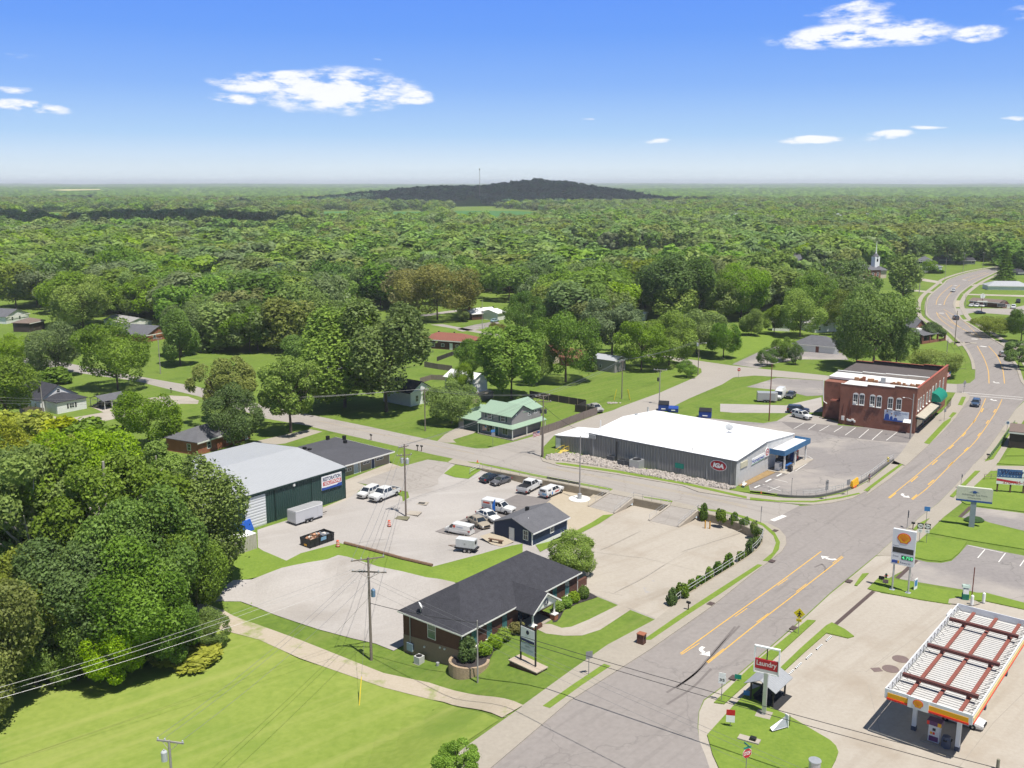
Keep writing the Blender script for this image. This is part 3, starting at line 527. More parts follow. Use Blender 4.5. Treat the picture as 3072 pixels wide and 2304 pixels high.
def walls(x0,x1,y0,y1,z0,ze,ax=None,zr=0):
 mb=MB().box(x0,x1,y0,y1,z0,ze)
 if ax=='x':
  m=(y0+y1)/2
  for x in(x0,x1):mb.poly([(x,y0,ze),(x,y1,ze),(x,m,zr)])
 if ax=='y':
  m=(x0+x1)/2
  for y in(y0,y1):mb.poly([(x0,y,ze),(x1,y,ze),(m,y,zr)])
 return mb
def gable(mb,x0,x1,y0,y1,ze,zr,ax,oh=.35,t=.14,og=None):
 og=oh if og is None else og;h=((y1-y0)if ax=='x' else(x1-x0))/2;dz=(zr-ze)*oh/h
 for sg in(-1,1):
  if ax=='x':
   m=(y0+y1)/2;e=m+sg*(h+oh);P=[(x0-og,e,ze-dz),(x1+og,e,ze-dz),(x1+og,m,zr),(x0-og,m,zr)]
  else:
   m=(x0+x1)/2;e=m+sg*(h+oh);P=[(e,y0-og,ze-dz),(e,y1+og,ze-dz),(m,y1+og,zr),(m,y0-og,zr)]
  mb.loft([P,[(p[0],p[1],p[2]+t)for p in P]])
 return mb
def hip(mb,x0,x1,y0,y1,ze,zr,oh=.4,t=.15):
 X0,X1,Y0,Y1=x0-oh,x1+oh,y0-oh,y1+oh;hh=min(X1-X0,Y1-Y0)/2
 if X1-X0>=Y1-Y0:r0,r1=(X0+hh,(Y0+Y1)/2),(X1-hh,(Y0+Y1)/2)
 else:r0,r1=((X0+X1)/2,Y0+hh),((X0+X1)/2,Y1-hh)
 C=[(X0,Y0),(X1,Y0),(X1,Y1),(X0,Y1)]
 lo=[(*c,ze)for c in C];up=[(*c,ze+t)for c in C];R0,R1=(*r0,zr+t),(*r1,zr+t)
 mb.poly(lo[::-1])
 for i in range(4):j=(i+1)%4;mb.poly([lo[i],lo[j],up[j],up[i]])
 if X1-X0>=Y1-Y0:
  mb.poly([up[0],up[1],R1,R0]);mb.poly([up[1],up[2],R1]);mb.poly([up[2],up[3],R0,R1]);mb.poly([up[3],up[0],R0])
 else:
  mb.poly([up[0],up[1],R0]);mb.poly([up[1],up[2],R1,R0]);mb.poly([up[2],up[3],R1]);mb.poly([up[3],up[0],R0,R1])
 return mb
def shed(mb,P,t=.12):return mb.loft([P,[(p[0],p[1],p[2]+t)for p in P]])
_TX={}
def text_geo(s,shear=0,bold=0.0,spacing=1.0):
 key=(s,shear,bold,spacing)
 if key not in _TX:
  c=bpy.data.curves.new('lettering','FONT');c.body=s;c.size=1;c.offset=bold;c.shear=shear;c.space_character=spacing;c.resolution_u=3
  o=bpy.data.objects.new('lettering',c);COL.objects.link(o)
  me=bpy.data.meshes.new_from_object(o.evaluated_get(bpy.context.evaluated_depsgraph_get()))
  v=[p.co.copy()for p in me.vertices];f=[tuple(q.vertices)for q in me.polygons]
  bpy.data.objects.remove(o);bpy.data.curves.remove(c);bpy.data.meshes.remove(me)
  x0=min(p.x for p in v);x1=max(p.x for p in v);y0=min(p.y for p in v);y1=max(p.y for p in v)
  _TX[key]=([((p.x-x0)/(x1-x0),(p.y-y0)/(y1-y0))for p in v],f)
 return _TX[key]
def text(mb,s,o,rt,up,w,h,**k):
 0
 v,f=text_geo(s,**k);i=len(mb.v);o,rt,up=Vector(o),Vector(rt),Vector(up)
 mb.v+=[tuple(o+rt*(x*w)+up*(y*h))for x,y in v];mb.f+=[tuple(i+j for j in q)for q in f];return mb
def ftext(b,mb,face,pos,r,s,d=.06,**k):
 if face=='y':return text(mb,s,(r[0],pos-d,r[2]),(1,0,0),(0,0,1),r[1]-r[0],r[3]-r[2],**k)
 return text(mb,s,(pos-d,r[1],r[2]),(0,-1,0),(0,0,1),r[1]-r[0],r[3]-r[2],**k)
def disc(face,pos,s,z,rs,rz,n=28):
 if face=='y':return[(s+rs*math.cos(t),pos,z+rz*math.sin(t))for t in[2*math.pi*i/n for i in range(n)]]
 return[(pos,s-rs*math.cos(t),z+rz*math.sin(t))for t in[2*math.pi*i/n for i in range(n)]]
def plate(mb,pts,dv):
 P=[Vector(p)for p in pts];d=Vector(dv);return mb.loft([P,[p+d for p in P]])
SHINGLE=mat('dark_shingles',(.042,.042,.050),rough=.9,var=.35,scale=1.2,scale2=7,bump=.3)
SHING2=mat('grey_shingles',(.115,.115,.125),rough=.9,var=.22,scale=.8,scale2=6,bump=.25)
SHING3=mat('pale_shingles',(.30,.29,.285),rough=.9,var=.12,scale=.8,scale2=6)
BRICKD=mat('dark_brown_brick',(.105,.050,.036),rough=.85,var=.25,scale=1.5,scale2=14)
BRICKR=mat('red_brick',(.235,.098,.066),rough=.85,var=.28,scale=.5,scale2=10,mottle=((.10,.042,.036),.35,.56,.75))
BRICKO=mat('orange_brick',(.30,.115,.065),rough=.85,var=.2,scale=.8,scale2=12)
TANP=mat('tan_painted_block',(.24,.175,.125),rough=.8,var=.1,scale=.6)
TEAL=mat('teal_tinted_glass',(.06,.17,.17),rough=.08,var=.3,scale=.5,spec=.7)
WROOF=mat('white_membrane_roof',(.72,.72,.72),rough=.7,var=.06,scale=.12,scale2=1.5,mottle=((.60,.585,.57),.10,.55,.5),streak=((.58,.565,.54),0,.6,.5,.5))
RIBG=mat('grey_ribbed_metal',(.30,.29,.27),rough=.5,var=.05,scale=.3,stripes=('Y',.62,.9))
RIBW=mat('white_ribbed_metal',(.56,.56,.55),rough=.5,var=.04,scale=.3,stripes=('X',.62,.7))
DGREEN=mat('dark_green_metal',(.035,.075,.066),rough=.5,var=.08,scale=.3,stripes=('X',.45,.9))
DGTRIM=mat('dark_green_trim',(.016,.036,.032),rough=.5,var=.1)
GROOF=mat('pale_grey_metal_roof',(.375,.385,.40),rough=.5,var=.05,scale=.2,stripes=('X',.5,.35))
NAVY=mat('navy_siding',(.018,.035,.085),rough=.6,var=.1,scale=.6,stripes=('Z',.16,.5))
BEIGE=mat('beige_siding',(.30,.255,.185),rough=.7,var=.07,scale=.6,stripes=('Z',.2,.4))
GSID=mat('grey_siding',(.27,.255,.25),rough=.7,var=.06,scale=.6,stripes=('Z',.18,.4))
WSID=mat('white_siding',(.74,.74,.73),rough=.65,var=.04,scale=.6,stripes=('Z',.2,.35))
GRNR=mat('mint_green_metal_roof',(.27,.375,.275),rough=.45,var=.06,scale=.3,stripes=('Y',.4,.35))
BLUEM=mat('blue_ribbed_fascia',(.055,.17,.33),rough=.5,var=.1,stripes=('X',.35,.8))
REDP=mat('red_sign_paint',(.42,.018,.03),rough=.45,var=.06)
BLUEP=mat('blue_sign_paint',(.03,.08,.32),rough=.45,var=.08)
MULCH=mat('dark_mulch',(.045,.038,.038),rough=.95,var=.4,scale=2,bump=.4)
BROWNM=mat('rust_brown_paint',(.16,.055,.04),rough=.6,var=.2,scale=1)
# ---- 1 brick office in the foreground
o=at(OF(650,832),2.75);o.z=0
b=Bld('brick_office','low dark brick office with charcoal hip roof and gabled white portico in the foreground','office',o,51)
b.part('wall',MB().box(0,24,0,10,-3.2,2.7),BRICKD)
zl=b.on(0,OF(645,975),0).z
b.part('painted_base',MB().poly([(-.03,0,-3.2),(-.03,10,-3.2),(-.03,10,-.35),(-.03,0,zl)]).poly([(-.03,10,-3.2),(-.03,0,-3.2),(0.01,0,-3.2),(.01,10,-3.2)]),TANP,label='tan painted lower block wall of the brick office')
rf=b.part('roof',hip(MB(),0,24,0,10,2.7,6.25,.5),SHINGLE)
fm=MB();fm.box(-.53,24.53,-.53,-.50,2.66,2.86).box(-.53,-.50,-.5,10.5,2.66,2.86).box(24.5,24.53,-.5,10.5,2.66,2.86)
b.part('gutter',fm,TRIM,rf)
b.boxes('downpipe',TRIM,(-.12,-.03,-.12,-.03,-2.2,2.66),(24.03,24.12,-.12,-.03,0,2.66))
for A,B in(((735,885),(768,790)),((852,822),(902,712)),((981,757),(1028,648)),((1401,527),(1440,427)),((1503,478),(1544,368))):
 r=b.rect('y',0,OF(*A),OF(*B));c=(r[0]+r[1])/2;b.win('y',0,(c-.5,c+.5,.35,2.45),BRICKD,TEAL,.05,0,False);
 b.part('window_sill',b.fbox(MB(),'y',0,(c-.75,c+.75,.05,.3),0,.3),TRIM)
r=b.rect('x',0,OF(372,860),OF(430,748));b.win('x',0,r,TRIM,mat('green_tinted_glass',(.09,.16,.11),rough=.1,var=.3,scale=.6,spec=.6),.07,1)
r=b.rect('x',0,OF(208,960),OF(252,915));b.panel('meter_box','x',0,r,mat('blue_grey_box',(.22,.29,.36),rough=.5),.3)
b.part('conduit',MB().tube([(-.12,(r[0]+r[1])/2,r[3]),(-.12,(r[0]+r[1])/2,2.6)],.07),GREY)
for q in((475,945),(512,958),(345,940),(250,970)):p=b.on(0,OF(*q),0);b.part('vent_hood',MB().box(-.18,0,p.y-.1,p.y+.1,p.z-.1,p.z+.1),TRIM)
b.part('corner_drum',MB().lathe([(.22,-3.1),(.22,-2.0),(.12,-1.95)],10,(-.5,3.6,0)),GREY)
px0,px1,py0=9.95,15.2,-3.2;pm=(px0+px1)/2
zg=b.on(1,OF(1345,497),py0).z
po=b.part('portico_roof',gable(MB(),px0,px1,py0,5.2,2.75,zg,'y',.35,.14,.3),SHINGLE)
b.part('pediment',MB().loft([[(px0+.1,py0-.02,2.75),(px1-.1,py0-.02,2.75),(pm,py0-.02,zg-.1)],[(px0+.1,py0+.12,2.75),(px1-.1,py0+.12,2.75),(pm,py0+.12,zg-.1)]]),TRIM,po)
b.part('rake_trim',MB().loft([[(px0-.38,py0-.34,2.5),(px0-.38,py0-.34,2.74),(pm,py0-.34,zg+.14),(pm,py0-.34,zg-.1)],[(px0-.38,py0-.30,2.5),(px0-.38,py0-.30,2.74),(pm,py0-.30,zg+.14),(pm,py0-.30,zg-.1)]]).loft([[(px1+.38,py0-.34,2.5),(px1+.38,py0-.34,2.74),(pm,py0-.34,zg+.14),(pm,py0-.34,zg-.1)],[(px1+.38,py0-.30,2.5),(px1+.38,py0-.30,2.74),(pm,py0-.30,zg+.14),(pm,py0-.30,zg-.1)]]),TRIM,po)
em=b.part('emblem',plate(MB(),disc('y',py0-.03,pm,3.32,.52,.52),(0,-.04,0)),mat('navy_emblem',(.012,.018,.05),rough=.4),po)
ml=MB();ml.loft([disc('y',py0-.075,pm,3.32,.46,.46),disc('y',py0-.075,pm,3.32,.42,.42)],cap=False);text(ml,'B',(pm-.17,py0-.08,3.1),(1,0,0),(0,0,1),.3,.44,shear=.3);b.part('letter',ml,TRIM,em)
b.part('porch_beam',MB().box(px0+.1,px1-.1,py0+.2,py0+.45,2.45,2.74).box(px0+.1,px0+.35,py0+.2,0,2.45,2.74).box(px1-.35,px1-.1,py0+.2,0,2.45,2.74),TRIM)
for x in(px0+.35,px1-.35):
 b.part('column',MB().lathe([(.20,0),(.20,.15),(.15,.2),(.13,1.5),(.19,1.6)],12,(x,py0+.35,.9)),TRIM)
 pr=b.part('brick_pier',MB().box(x-.38,x+.38,py0-.03,py0+.73,-1.2,.78),BRICKO);b.part('cap',MB().box(x-.44,x+.44,py0-.09,py0+.79,.78,.9),TRIM,pr)
b.boxes('porch_wall',BRICKD,(px0+.1,px0+.4,py0+.73,-.02,-1.2,.55),(px1-.4,px1-.1,py0+.73,-.02,-1.2,.55),(px0+.75,px0+2.2,py0+.2,py0+.5,-1.2,.55))
b.part('porch_floor',MB().box(px0+.4,px1-.4,py0+.5,-.02,-.6,.12),CONC)
b.door('y',0,(px0+2.1,px0+3.1,.12,2.2),BLACK,BLACK,'entrance_door')
b.panel('entrance_glass','y',0,(px0+.9,px0+1.9,.12,2.2),GLASS,.03)
OFF=b
q=b.on(2,OF(1690,425),0);MB().box(24.05,q.x,.3,.7,-.3,1.15).build('garden_wall',BRICKD,label='low brick wall running out from the right end of the brick office',cat='wall',loc=b.o,rz=b.a)
p=b.on(2,OF(310,650),3.4);d=empty('satellite_dish',b.w(p.x,p.y,3.35),b.a,'white round satellite dish on the left slope of the charcoal office roof','satellite dish')
MB().tube([(0,0,-.3),(0,0,.75)],.05).build('mast',GREY,d);MB().lathe([(.02,.13),(.3,.1),(.48,0),(.5,-.02)],16).xf(Matrix.Translation((-.1,-.1,1.0))@Matrix.Rotation(R(140),4,'Z')@Matrix.Rotation(R(-62),4,'Y')).build('dish',WHITE,d,smooth=True);MB().tube([(-.1,-.1,1.0),(-.15,-.75,1.0)],.03).build('arm',GREY,d)
# ---- 2 green metal workshop
b=Bld('metal_workshop','long dark green metal workshop with pale grey metal roof','workshop',at(OL(932,262)),51);GB=b
b.part('wall',walls(-30,0,0,26.6,-.6,5.85,'x',7.1),DGREEN);rf=b.part('roof',gable(MB(),-30,0,0,26.6,5.85,7.1,'x',.25,.12,.2),GROOF)
b.part('gutter',MB().box(-30.2,.22,-.34,-.2,5.66,5.9),DGTRIM,rf);b.part('rake_trim',MB().loft([[(.2,-.2,5.6),(.2,-.2,5.98),(.2,13.3,7.24),(.2,13.3,6.9)],[(.26,-.2,5.6),(.26,-.2,5.98),(.26,13.3,7.24),(.26,13.3,6.9)]]).loft([[(.2,26.8,5.6),(.2,26.8,5.98),(.2,13.3,7.24),(.2,13.3,6.9)],[(.26,26.8,5.6),(.26,26.8,5.98),(.26,13.3,7.24),(.26,13.3,6.9)]]),DGTRIM,rf)
for q in((345,300),(648,200)):p=b.on(1,OL(*q),0);b.part('downpipe',MB().box(p.x-.07,p.x+.07,-.14,-.01,0,5.66),DGTRIM)
b.part('corner_trim',MB().box(-.12,.06,-.06,.12,-.3,5.66),DGTRIM)
p0,p1=b.on(1,OL(103,525),0),b.on(1,OL(277,487),0);r=(p0.x,p1.x,0,b.on(1,OL(265,222),0).z);b.panel('garage_door','y',0,r,mat('white_roller_door',(.62,.63,.64),rough=.5,var=.04,stripes=('Z',.5,.3)),.05);
p0,p1=b.on(1,OL(728,185),0),b.on(1,OL(893,150),0);z0,z1=(b.on(1,OL(732,196),0).z+b.on(1,OL(893,150),0).z)/2,(b.on(1,OL(728,76),0).z+b.on(1,OL(891,42),0).z)/2;w,h=p1.x-p0.x,z1-z0
sg=b.panel('sign_board','y',0,(p0.x,p1.x,z0,z1),WHITE,.22,d0=.06)
b.part('red_band',b.fbox(MB(),'y',0,(p0.x+.3,p1.x-.12,z0+h*.30,z0+h*.57),.2,.24),mat('red_band_print',(.50,.07,.07),rough=.5),sg)
b.part('blue_band',plate(MB(),[(p0.x,-.23,z0),(p1.x,-.23,z0),(p1.x,-.23,z0+h*.24),(p1.x-w*.18,-.23,z0+h*.24),(p1.x-w*.23,-.23,z0+h*.17),(p0.x+w*.2,-.23,z0+h*.17),(p0.x,-.23,z0+h*.2)],(0,-.015,0)),BLUEP,sg)
b.part('lettering',ftext(b,MB(),'y',0,(p0.x+w*.06,p1.x-w*.05,z0+h*.62,z0+h*.90),'RESTORATION',.235,bold=.03),mat('navy_lettering',(.02,.03,.10),rough=.5),sg)
b.part('lettering',ftext(b,MB(),'y',0,(p0.x+w*.13,p1.x-w*.07,z0+h*.34,z0+h*.54),'SOLUTIONS',.255,bold=.03),WHITE,sg)
p=b.on(1,OL(497,148),0);b.part('wall_light',MB().box(p.x-.2,p.x+.2,-.3,0,p.z-.25,p.z+.25),TRIM)
# ---- 3 tan office
b=Bld('tan_office','single storey beige office with wide dark low roof behind the green workshop','office',at(MD(1295,1355)),51)
b.part('wall',MB().box(-20,0,0,16.5,-.3,2.35),BEIGE);rf=b.part('roof',hip(MB(),-20,0,0,16.5,2.35,3.3,.8,.16),mat('charcoal_flat_roof',(.075,.075,.085),rough=.85,var=.2,scale=.5,scale2=4))
b.part('fascia',MB().box(-20.8,.83,-.84,-.8,2.28,2.54).box(.8,.84,-.8,17.3,2.28,2.54),TRIM,rf)
for A,B in(((948,1420),(978,1390)),((905,1432),(940,1400)),((1078,1362),(1128,1335)),((1187,1330),(1240,1302))):b.win('y',0,b.rect('y',0,MD(*A),MD(*B)),TRIM,None,.1,0,vbar=True)
b.door('y',0,(lambda r:(r[0],r[1],0,2.0))(b.rect('y',0,MD(1003,1455),MD(1033,1370))),mat('pale_blue_door',(.42,.48,.52),rough=.5));b.door('y',0,(lambda r:(r[0],r[1],0,2.0))(b.rect('y',0,MD(1146,1395),MD(1168,1312))),mat('navy_door',(.03,.05,.1),rough=.4))
p=b.on(1,MD(1052,1440),0);b.boxes('wall_trim',TRIM,(p.x-.15,p.x+.15,-.06,0,-.1,2.3),(-.1,.03,-.04,.1,0,2.3))
for q in((592,1240),(633,1252),(783,1148),(920,1146),(928,1184)):p=b.on(2,MD(*q),2.9);b.part('roof_vent',MB().box(p.x-.3,p.x+.3,p.y-.3,p.y+.3,2.4,3.45),BLACK,rf)
# ---- 4 small navy house
b=Bld('navy_house','small navy blue house with grey gable roof between the parked cars and the concrete lot','house',al(BZ(1490,1300)),51)
b.part('wall',walls(0,9.4,0,7.9,-.5,2.3,'x',3.75),NAVY);rf=b.part('roof',gable(MB(),0,9.4,0,7.9,2.3,3.75,'x',.4,.13,.3),SHING2)
b.part('fascia',MB().box(-.3,9.7,-.45,-.4,2.02,2.24),WHITE,rf);b.boxes('corner_trim',WHITE,(-.05,.1,-.05,.1,-.2,2.25),(-.04,.08,7.8,7.93,-.2,2.25),(9.3,9.44,-.04,.1,-.2,2.25));b.boxes('skirting',TRIM,(-.04,0,0,7.9,-.5,.05),(0,9.4,-.04,0,-.5,.05))
b.door('x',0,(lambda r:(r[0],r[1],.05,2.05))(b.rect('x',0,BZ(1150,1200),BZ(1215,1015))),WHITE);b.win('x',0,b.rect('x',0,BZ(1362,1190),BZ(1425,1078)),WHITE,None,.1,1,vbar=True);b.win('y',0,b.rect('y',0,BZ(1765,1100),BZ(1812,990)),WHITE,None,.1,1,vbar=True)
p=b.on(2,BZ(1415,750),3.6);b.part('roof_vent',MB().box(p.x-.25,p.x+.25,p.y-.25,p.y+.25,3.0,4.1),BLACK,rf);p=b.on(2,BZ(1435,905),3.1);b.part('vent_pipe',MB().tube([(p.x,p.y,2.8),(p.x,p.y,3.5)],.07),WHITE,rf)
# ---- 5 supermarket
b=Bld('supermarket','low grey metal supermarket with broad white roof and blue entrance canopy','shop',at(F2(2088,1035)),51);SM=b
b.part('wall',walls(0,26,.02,33.2,-.3,5.0,'y',6.05),RIBG);b.part('gable_wall',MB().poly([(0,0,-.3),(26,0,-.3),(26,0,5),(13,0,6.05),(0,0,5)]),RIBW)
rf=b.part('roof',gable(MB(),0,26,0,33.2,5.0,6.05,'y',.2,.12,.15),WROOF)
b.part('eave_trim',MB().box(-.26,-.2,-.15,33.3,4.86,5.06),mat('slate_trim',(.13,.14,.155),rough=.5),rf);b.part('rake_trim',MB().loft([[(-.2,-.19,4.86),(-.2,-.19,5.06),(13,-.19,6.17),(13,-.19,5.95)],[(-.2,-.15,4.86),(-.2,-.15,5.06),(13,-.15,6.17),(13,-.15,5.95)]]),mat('slate_trim',(.13,.14,.155)),rf)
b.part('annex',MB().loft([[(.3,33.2,-.3),(9,33.2,-.3),(9,33.2,3.85),(.3,33.2,3.85)],[(.3,42.3,-.3),(9,42.3,-.3),(9,42.3,2.95),(.3,42.3,2.95)]]),RIBG)
b.part('annex_roof',shed(MB(),[(.1,33.22,3.86),(9.1,33.22,3.86),(9.1,42.5,2.96),(.1,42.5,2.96)]),WROOF)
for q in((755,600),(1000,650),(1237,700),(1772,830),(2040,880)):p=b.on(0,F2(*q),0);b.part('downpipe',MB().box(-.1,-.01,p.y-.06,p.y+.06,0,4.85),GREY)
p=b.on(0,F2(780,640),0);b.part('flue',MB().tube([(-.2,p.y,.3),(-.2,p.y,4.4)],.12),BLACK)
p=b.on(0,F2(520,470),0);b.part('switchgear',MB().box(-.5,0,p.y-.7,p.y+.9,p.z-.5,p.z+.3).box(-.15,0,p.y-.1,p.y+.1,0,p.z),GREY)
b.door('x',.3,(lambda r:(r[0],r[1],.3,2.4))(b.rect('x',.3,F2(105,620),F2(150,530))),TRIM)
p=b.on(0,F2(1903,797),0);e=b.part('oval_sign',plate(MB(),disc('x',-.03,p.y,p.z,1.75,1.05,40),(-.1,0,0)),WHITE)
b.part('red_field',plate(MB(),disc('x',-.13,p.y,p.z,1.6,.92,40),(-.03,0,0)),REDP,e);b.part('lettering',ftext(b,MB(),'x',0,(p.y-1.15,p.y+1.15,p.z-.48,p.z+.48),'IGA',.18,shear=.2,bold=.06),WHITE,e)
r=b.rect('y',0,RT(52,1292),RT(106,1215));b.panel('blank_board','y',0,(r[0],r[1],r[2]+.2,r[3]),mat('cream_board',(.52,.49,.36),rough=.6),.15)
p0,p1=b.on(1,RT(135,1235),0),b.on(1,RT(238,1180),0);sgn=b.part('name_sign',plate(MB(),[(p0.x,-.05,p0.z-.6),(p1.x-.2,-.05,p0.z-.45),(p1.x-.2,-.05,p0.z+.75),(p0.x,-.05,p0.z+.6)],(0,-.08,0)),WHITE)
b.part('lettering',text(MB(),'Hometown',(p0.x+.15,-.15,p0.z-.35),(1,0,0),(0,0,1),p1.x-p0.x-.6,.85,bold=.02),BLUEP,sgn);b.part('underline',plate(MB(),[(p0.x+.1,-.14,p0.z-.52),(p1.x-.4,-.14,p0.z-.42),(p1.x-.4,-.14,p0.z-.36),(p0.x+.1,-.14,p0.z-.46)],(0,-.02,0)),mat('green_stripe',(.05,.3,.1)),sgn)
p=b.on(1,RT(250,1155),0);hs_=b.part('emblem_sign',plate(MB(),[(p.x-.9,-.14,p.z-.9),(p.x+.9,-.14,p.z-.9),(p.x+.9,-.14,p.z+.5),(p.x,-.14,p.z+1.1),(p.x-.9,-.14,p.z+.5)],(0,-.1,0)),WHITE)
b.part('ring',MB().loft([disc('y',-.26,p.x,p.z,.72,.72),disc('y',-.26,p.x,p.z,.5,.5)],cap=False),REDP,hs_);b.part('lettering',text(MB(),'IGA',(p.x-.38,-.262,p.z-.2),(1,0,0),(0,0,1),.76,.4,shear=.2,bold=.04),REDP,hs_)
b.part('canopy_roof',MB().box(14.05,26.5,-3.3,-.02,3.85,4.05),WROOF)
cf=b.part('canopy_fascia',MB().box(14.0,26.6,-3.45,-3.3,3.5,4.55),BLUEM);b.boxes('canopy_end',BLUEM,(13.85,14.0,-3.45,-.05,3.5,4.55),(26.5,26.65,-3.3,-.05,3.5,4.55))
for x in(15.2,20.3,25.6):b.part('canopy_post',MB().box(x-.14,x+.14,-3.05,-2.77,0,3.85),TRIM)
b.panel('entrance_glass','y',0,(17.5,23.5,.1,2.7),GLASS,.04);b.part('canopy_soffit',MB().box(14.1,26.4,-3.28,-.04,3.7,3.84),mat('grey_soffit',(.2,.2,.2)))
for q,h,s_ in(((990,255),.5,.5),((1120,190),.7,.25),((2015,455),.35,1.0),((1630,465),.15,.15),((1610,620),.3,.1)):p=b.on(2,F2(*q),5.6);b.part('roof_vent',MB().box(p.x-s_/2,p.x+s_/2,p.y-s_/2,p.y+s_/2,5.1,5.7+h),STEEL,rf)
p=b.on(2,F2(595,425),5.1);b.part('vent_pipe',MB().tube([(p.x,p.y,5),(p.x,p.y,7.6)],.1),WHITE,rf)
p=b.on(2,F2(2015,450),5.7);d=empty('satellite_dish',b.w(p.x,p.y,6.15),b.a,'white satellite dish standing on the white supermarket roof','satellite dish');MB().tube([(0,0,-.5),(0,0,.6)],.06).build('mast',GREY,d);MB().lathe([(.02,.2),(.5,.15),(.8,0)],16).xf(Matrix.Translation((0,0,1.0))@Matrix.Rotation(R(200),4,'Z')@Matrix.Rotation(R(-65),4,'Y')).build('dish',WHITE,d,smooth=True)
slab('shop_platform',[b.w(*q)for q in((13.6,-.05),(27,-.05),(27,-4.2),(13.6,-4.2))],CONC2,0,.14)
# ---- 6 two storey brick block
b=Bld('brick_block','two storey red brick commercial block with stepped parapets and green barrel awning','building',at(E3(1285,985)),56);BB=b
yb=17;b.part('wall',MB().box(0,35,0,yb,-.3,9.3),BRICKR);b.part('rear_wing',MB().box(4.5,30,yb+.02,yb+5.2,-.3,9.0),BRICKR)
def para(name,x,steps,z0,m,capm,th=.35):
 w_,c_=MB(),MB()
 for y0,y1,z in steps:w_.box(x,x+th,y0,y1,z0,z);c_.box(x-.06,x+th+.06,y0,y1,z,z+.1)
 q=b.part(name,w_,m);b.part('coping',c_,capm,q)
y1_,y2_=b.on(0,E3(690,370),0).y,b.on(0,E3(1040,375),0).y
COP=mat('pale_coping',(.55,.50,.45),rough=.8);ROOFW2=mat('white_coated_roof',(.66,.65,.62),rough=.8,var=.08,scale=.3)
para('parapet',0,[(y1_,yb,9.7),(y2_,y1_-.02,10.15),(0,y2_-.02,10.55)],9.28,BRICKR,TRIM)
b.part('front_roof',MB().box(.4,6.9,.4,yb-.1,9.25,9.45),ROOFW2);b.part('middle_roof',MB().box(7.6,14.4,.4,yb+5.1,9.25,9.75),ROOFW2);b.part('rear_roof',MB().box(15.2,32.0,.4,yb+5,8.9,9.35),mat('brown_gravel_roof',(.10,.085,.08),rough=.9,var=.15))
rub=MB()
for i in range(26):x=7+random.random()*.9;y=.5+random.random()*(yb-1);rub.box(x,x+.2+random.random()*.5,y,y+.2+random.random()*.9,9.2,9.75+random.random()*.55)
b.part('crumbling_party_wall',rub,mat('crumbled_brick',(.33,.17,.09),rough=.9,var=.4,scale=1));b.part('chimney',MB().box(7.1,8.0,8.8,9.8,9.4,10.7),GREY);b.part('chimney',MB().box(7.3,7.9,13.4,14.1,9.4,10.5),BRICKO)
CREAMW=mat('cream_coated_brick',(.55,.47,.38),rough=.85,var=.1)
para('parapet',14.7,[(16,22,10.0),(10.5,15.98,10.25),(5.5,10.48,10.4),(.4,5.48,10.5)],9.3,CREAMW,TRIM);para('parapet',31.8,[(17.5,22,9.9),(11,17.48,10.35),(5.2,10.98,10.35),(.4,5.18,10.6)],9.0,mat('black_tarred_brick',(.03,.026,.026),rough=.8),mat('red_coping',(.35,.10,.07)))
para('front_parapet',0,[],9.2,BRICKO,TRIM)if 0 else None
fp=b.part('front_parapet',MB().box(.36,35,-.05,.3,9.28,10.55),BRICKR);b.part('coping',MB().box(.3,35.05,-.12,.38,10.55,10.65),mat('red_coping',(.35,.10,.07)),fp)
for A,B in(((522,598),(556,485)),((600,606),(640,492)),((733,625),(776,508)),((818,637),(860,518)),((962,655),(1004,538)),((1072,668),(1112,550))):
 r=b.rect('x',0,E3(*A),E3(*B));c=(r[0]+r[1])/2;r=(c-.45,c+.45,r[2],r[3]);w=b.win('x',0,r,TRIM,None,.14,1,True,vbar=True)
 b.part('arch',plate(MB(),[(-.02,c-.6*math.cos(t),r[3]+.02+.42*math.sin(t))for t in[math.pi*i/10 for i in range(11)]],(-.07,0,0)),TRIM,w)
for A in((530,585),(745,618)):p=b.on(0,E3(*A),0);b.part('window_unit',MB().box(-.4,0,p.y-.35,p.y+.35,p.z-.3,p.z+.2),TRIM)
r0,r1=b.on(0,E3(900,810),0),b.on(0,E3(1212,845),0);z0=(r0.z+r1.z)/2;z1=(b.on(0,E3(900,675),0).z+b.on(0,E3(1212,710),0).z)/2
bn=b.panel('banner','x',0,(r1.y,r0.y,z0,z1),mat('pale_banner',(.60,.64,.70),rough=.6),.08);w=r0.y-r1.y;h=z1-z0
b.part('blue_strip',b.fbox(MB(),'x',0,(r1.y,r0.y,z0,z0+h*.14),.07,.095),BLUEP,bn);fig=MB()
for cx,hh,ww in((.88,.78,.2),(.70,.55,.13),(.53,.42,.17)):
 yc=r1.y+w*cx;fig.loft([[(-.085,yc+w*ww/2,z0+h*.12),(-.085,yc-w*ww/2,z0+h*.12),(-.085,yc-w*ww*.42,z0+h*hh*.7),(-.085,yc-w*.02,z0+h*hh*.85),(-.085,yc+w*.02,z0+h*hh*.85),(-.085,yc+w*ww*.42,z0+h*hh*.7)],[(-.1,yc+w*ww/2,z0+h*.12),(-.1,yc-w*ww/2,z0+h*.12),(-.1,yc-w*ww*.42,z0+h*hh*.7),(-.1,yc-w*.02,z0+h*hh*.85),(-.1,yc+w*.02,z0+h*hh*.85),(-.1,yc+w*ww*.42,z0+h*hh*.7)]])
b.part('printed_figures',fig,BLUEP,bn);hd=MB()
for cx,hh in((.88,.78),(.70,.6),(.53,.45)):hd.loft([disc('x',-.09,r1.y+w*cx,z0+h*(hh+.1),.16,.18,12),disc('x',-.105,r1.y+w*cx,z0+h*(hh+.1),.16,.18,12)])
b.part('printed_heads',hd,mat('printed_skin',(.35,.2,.14)),bn)
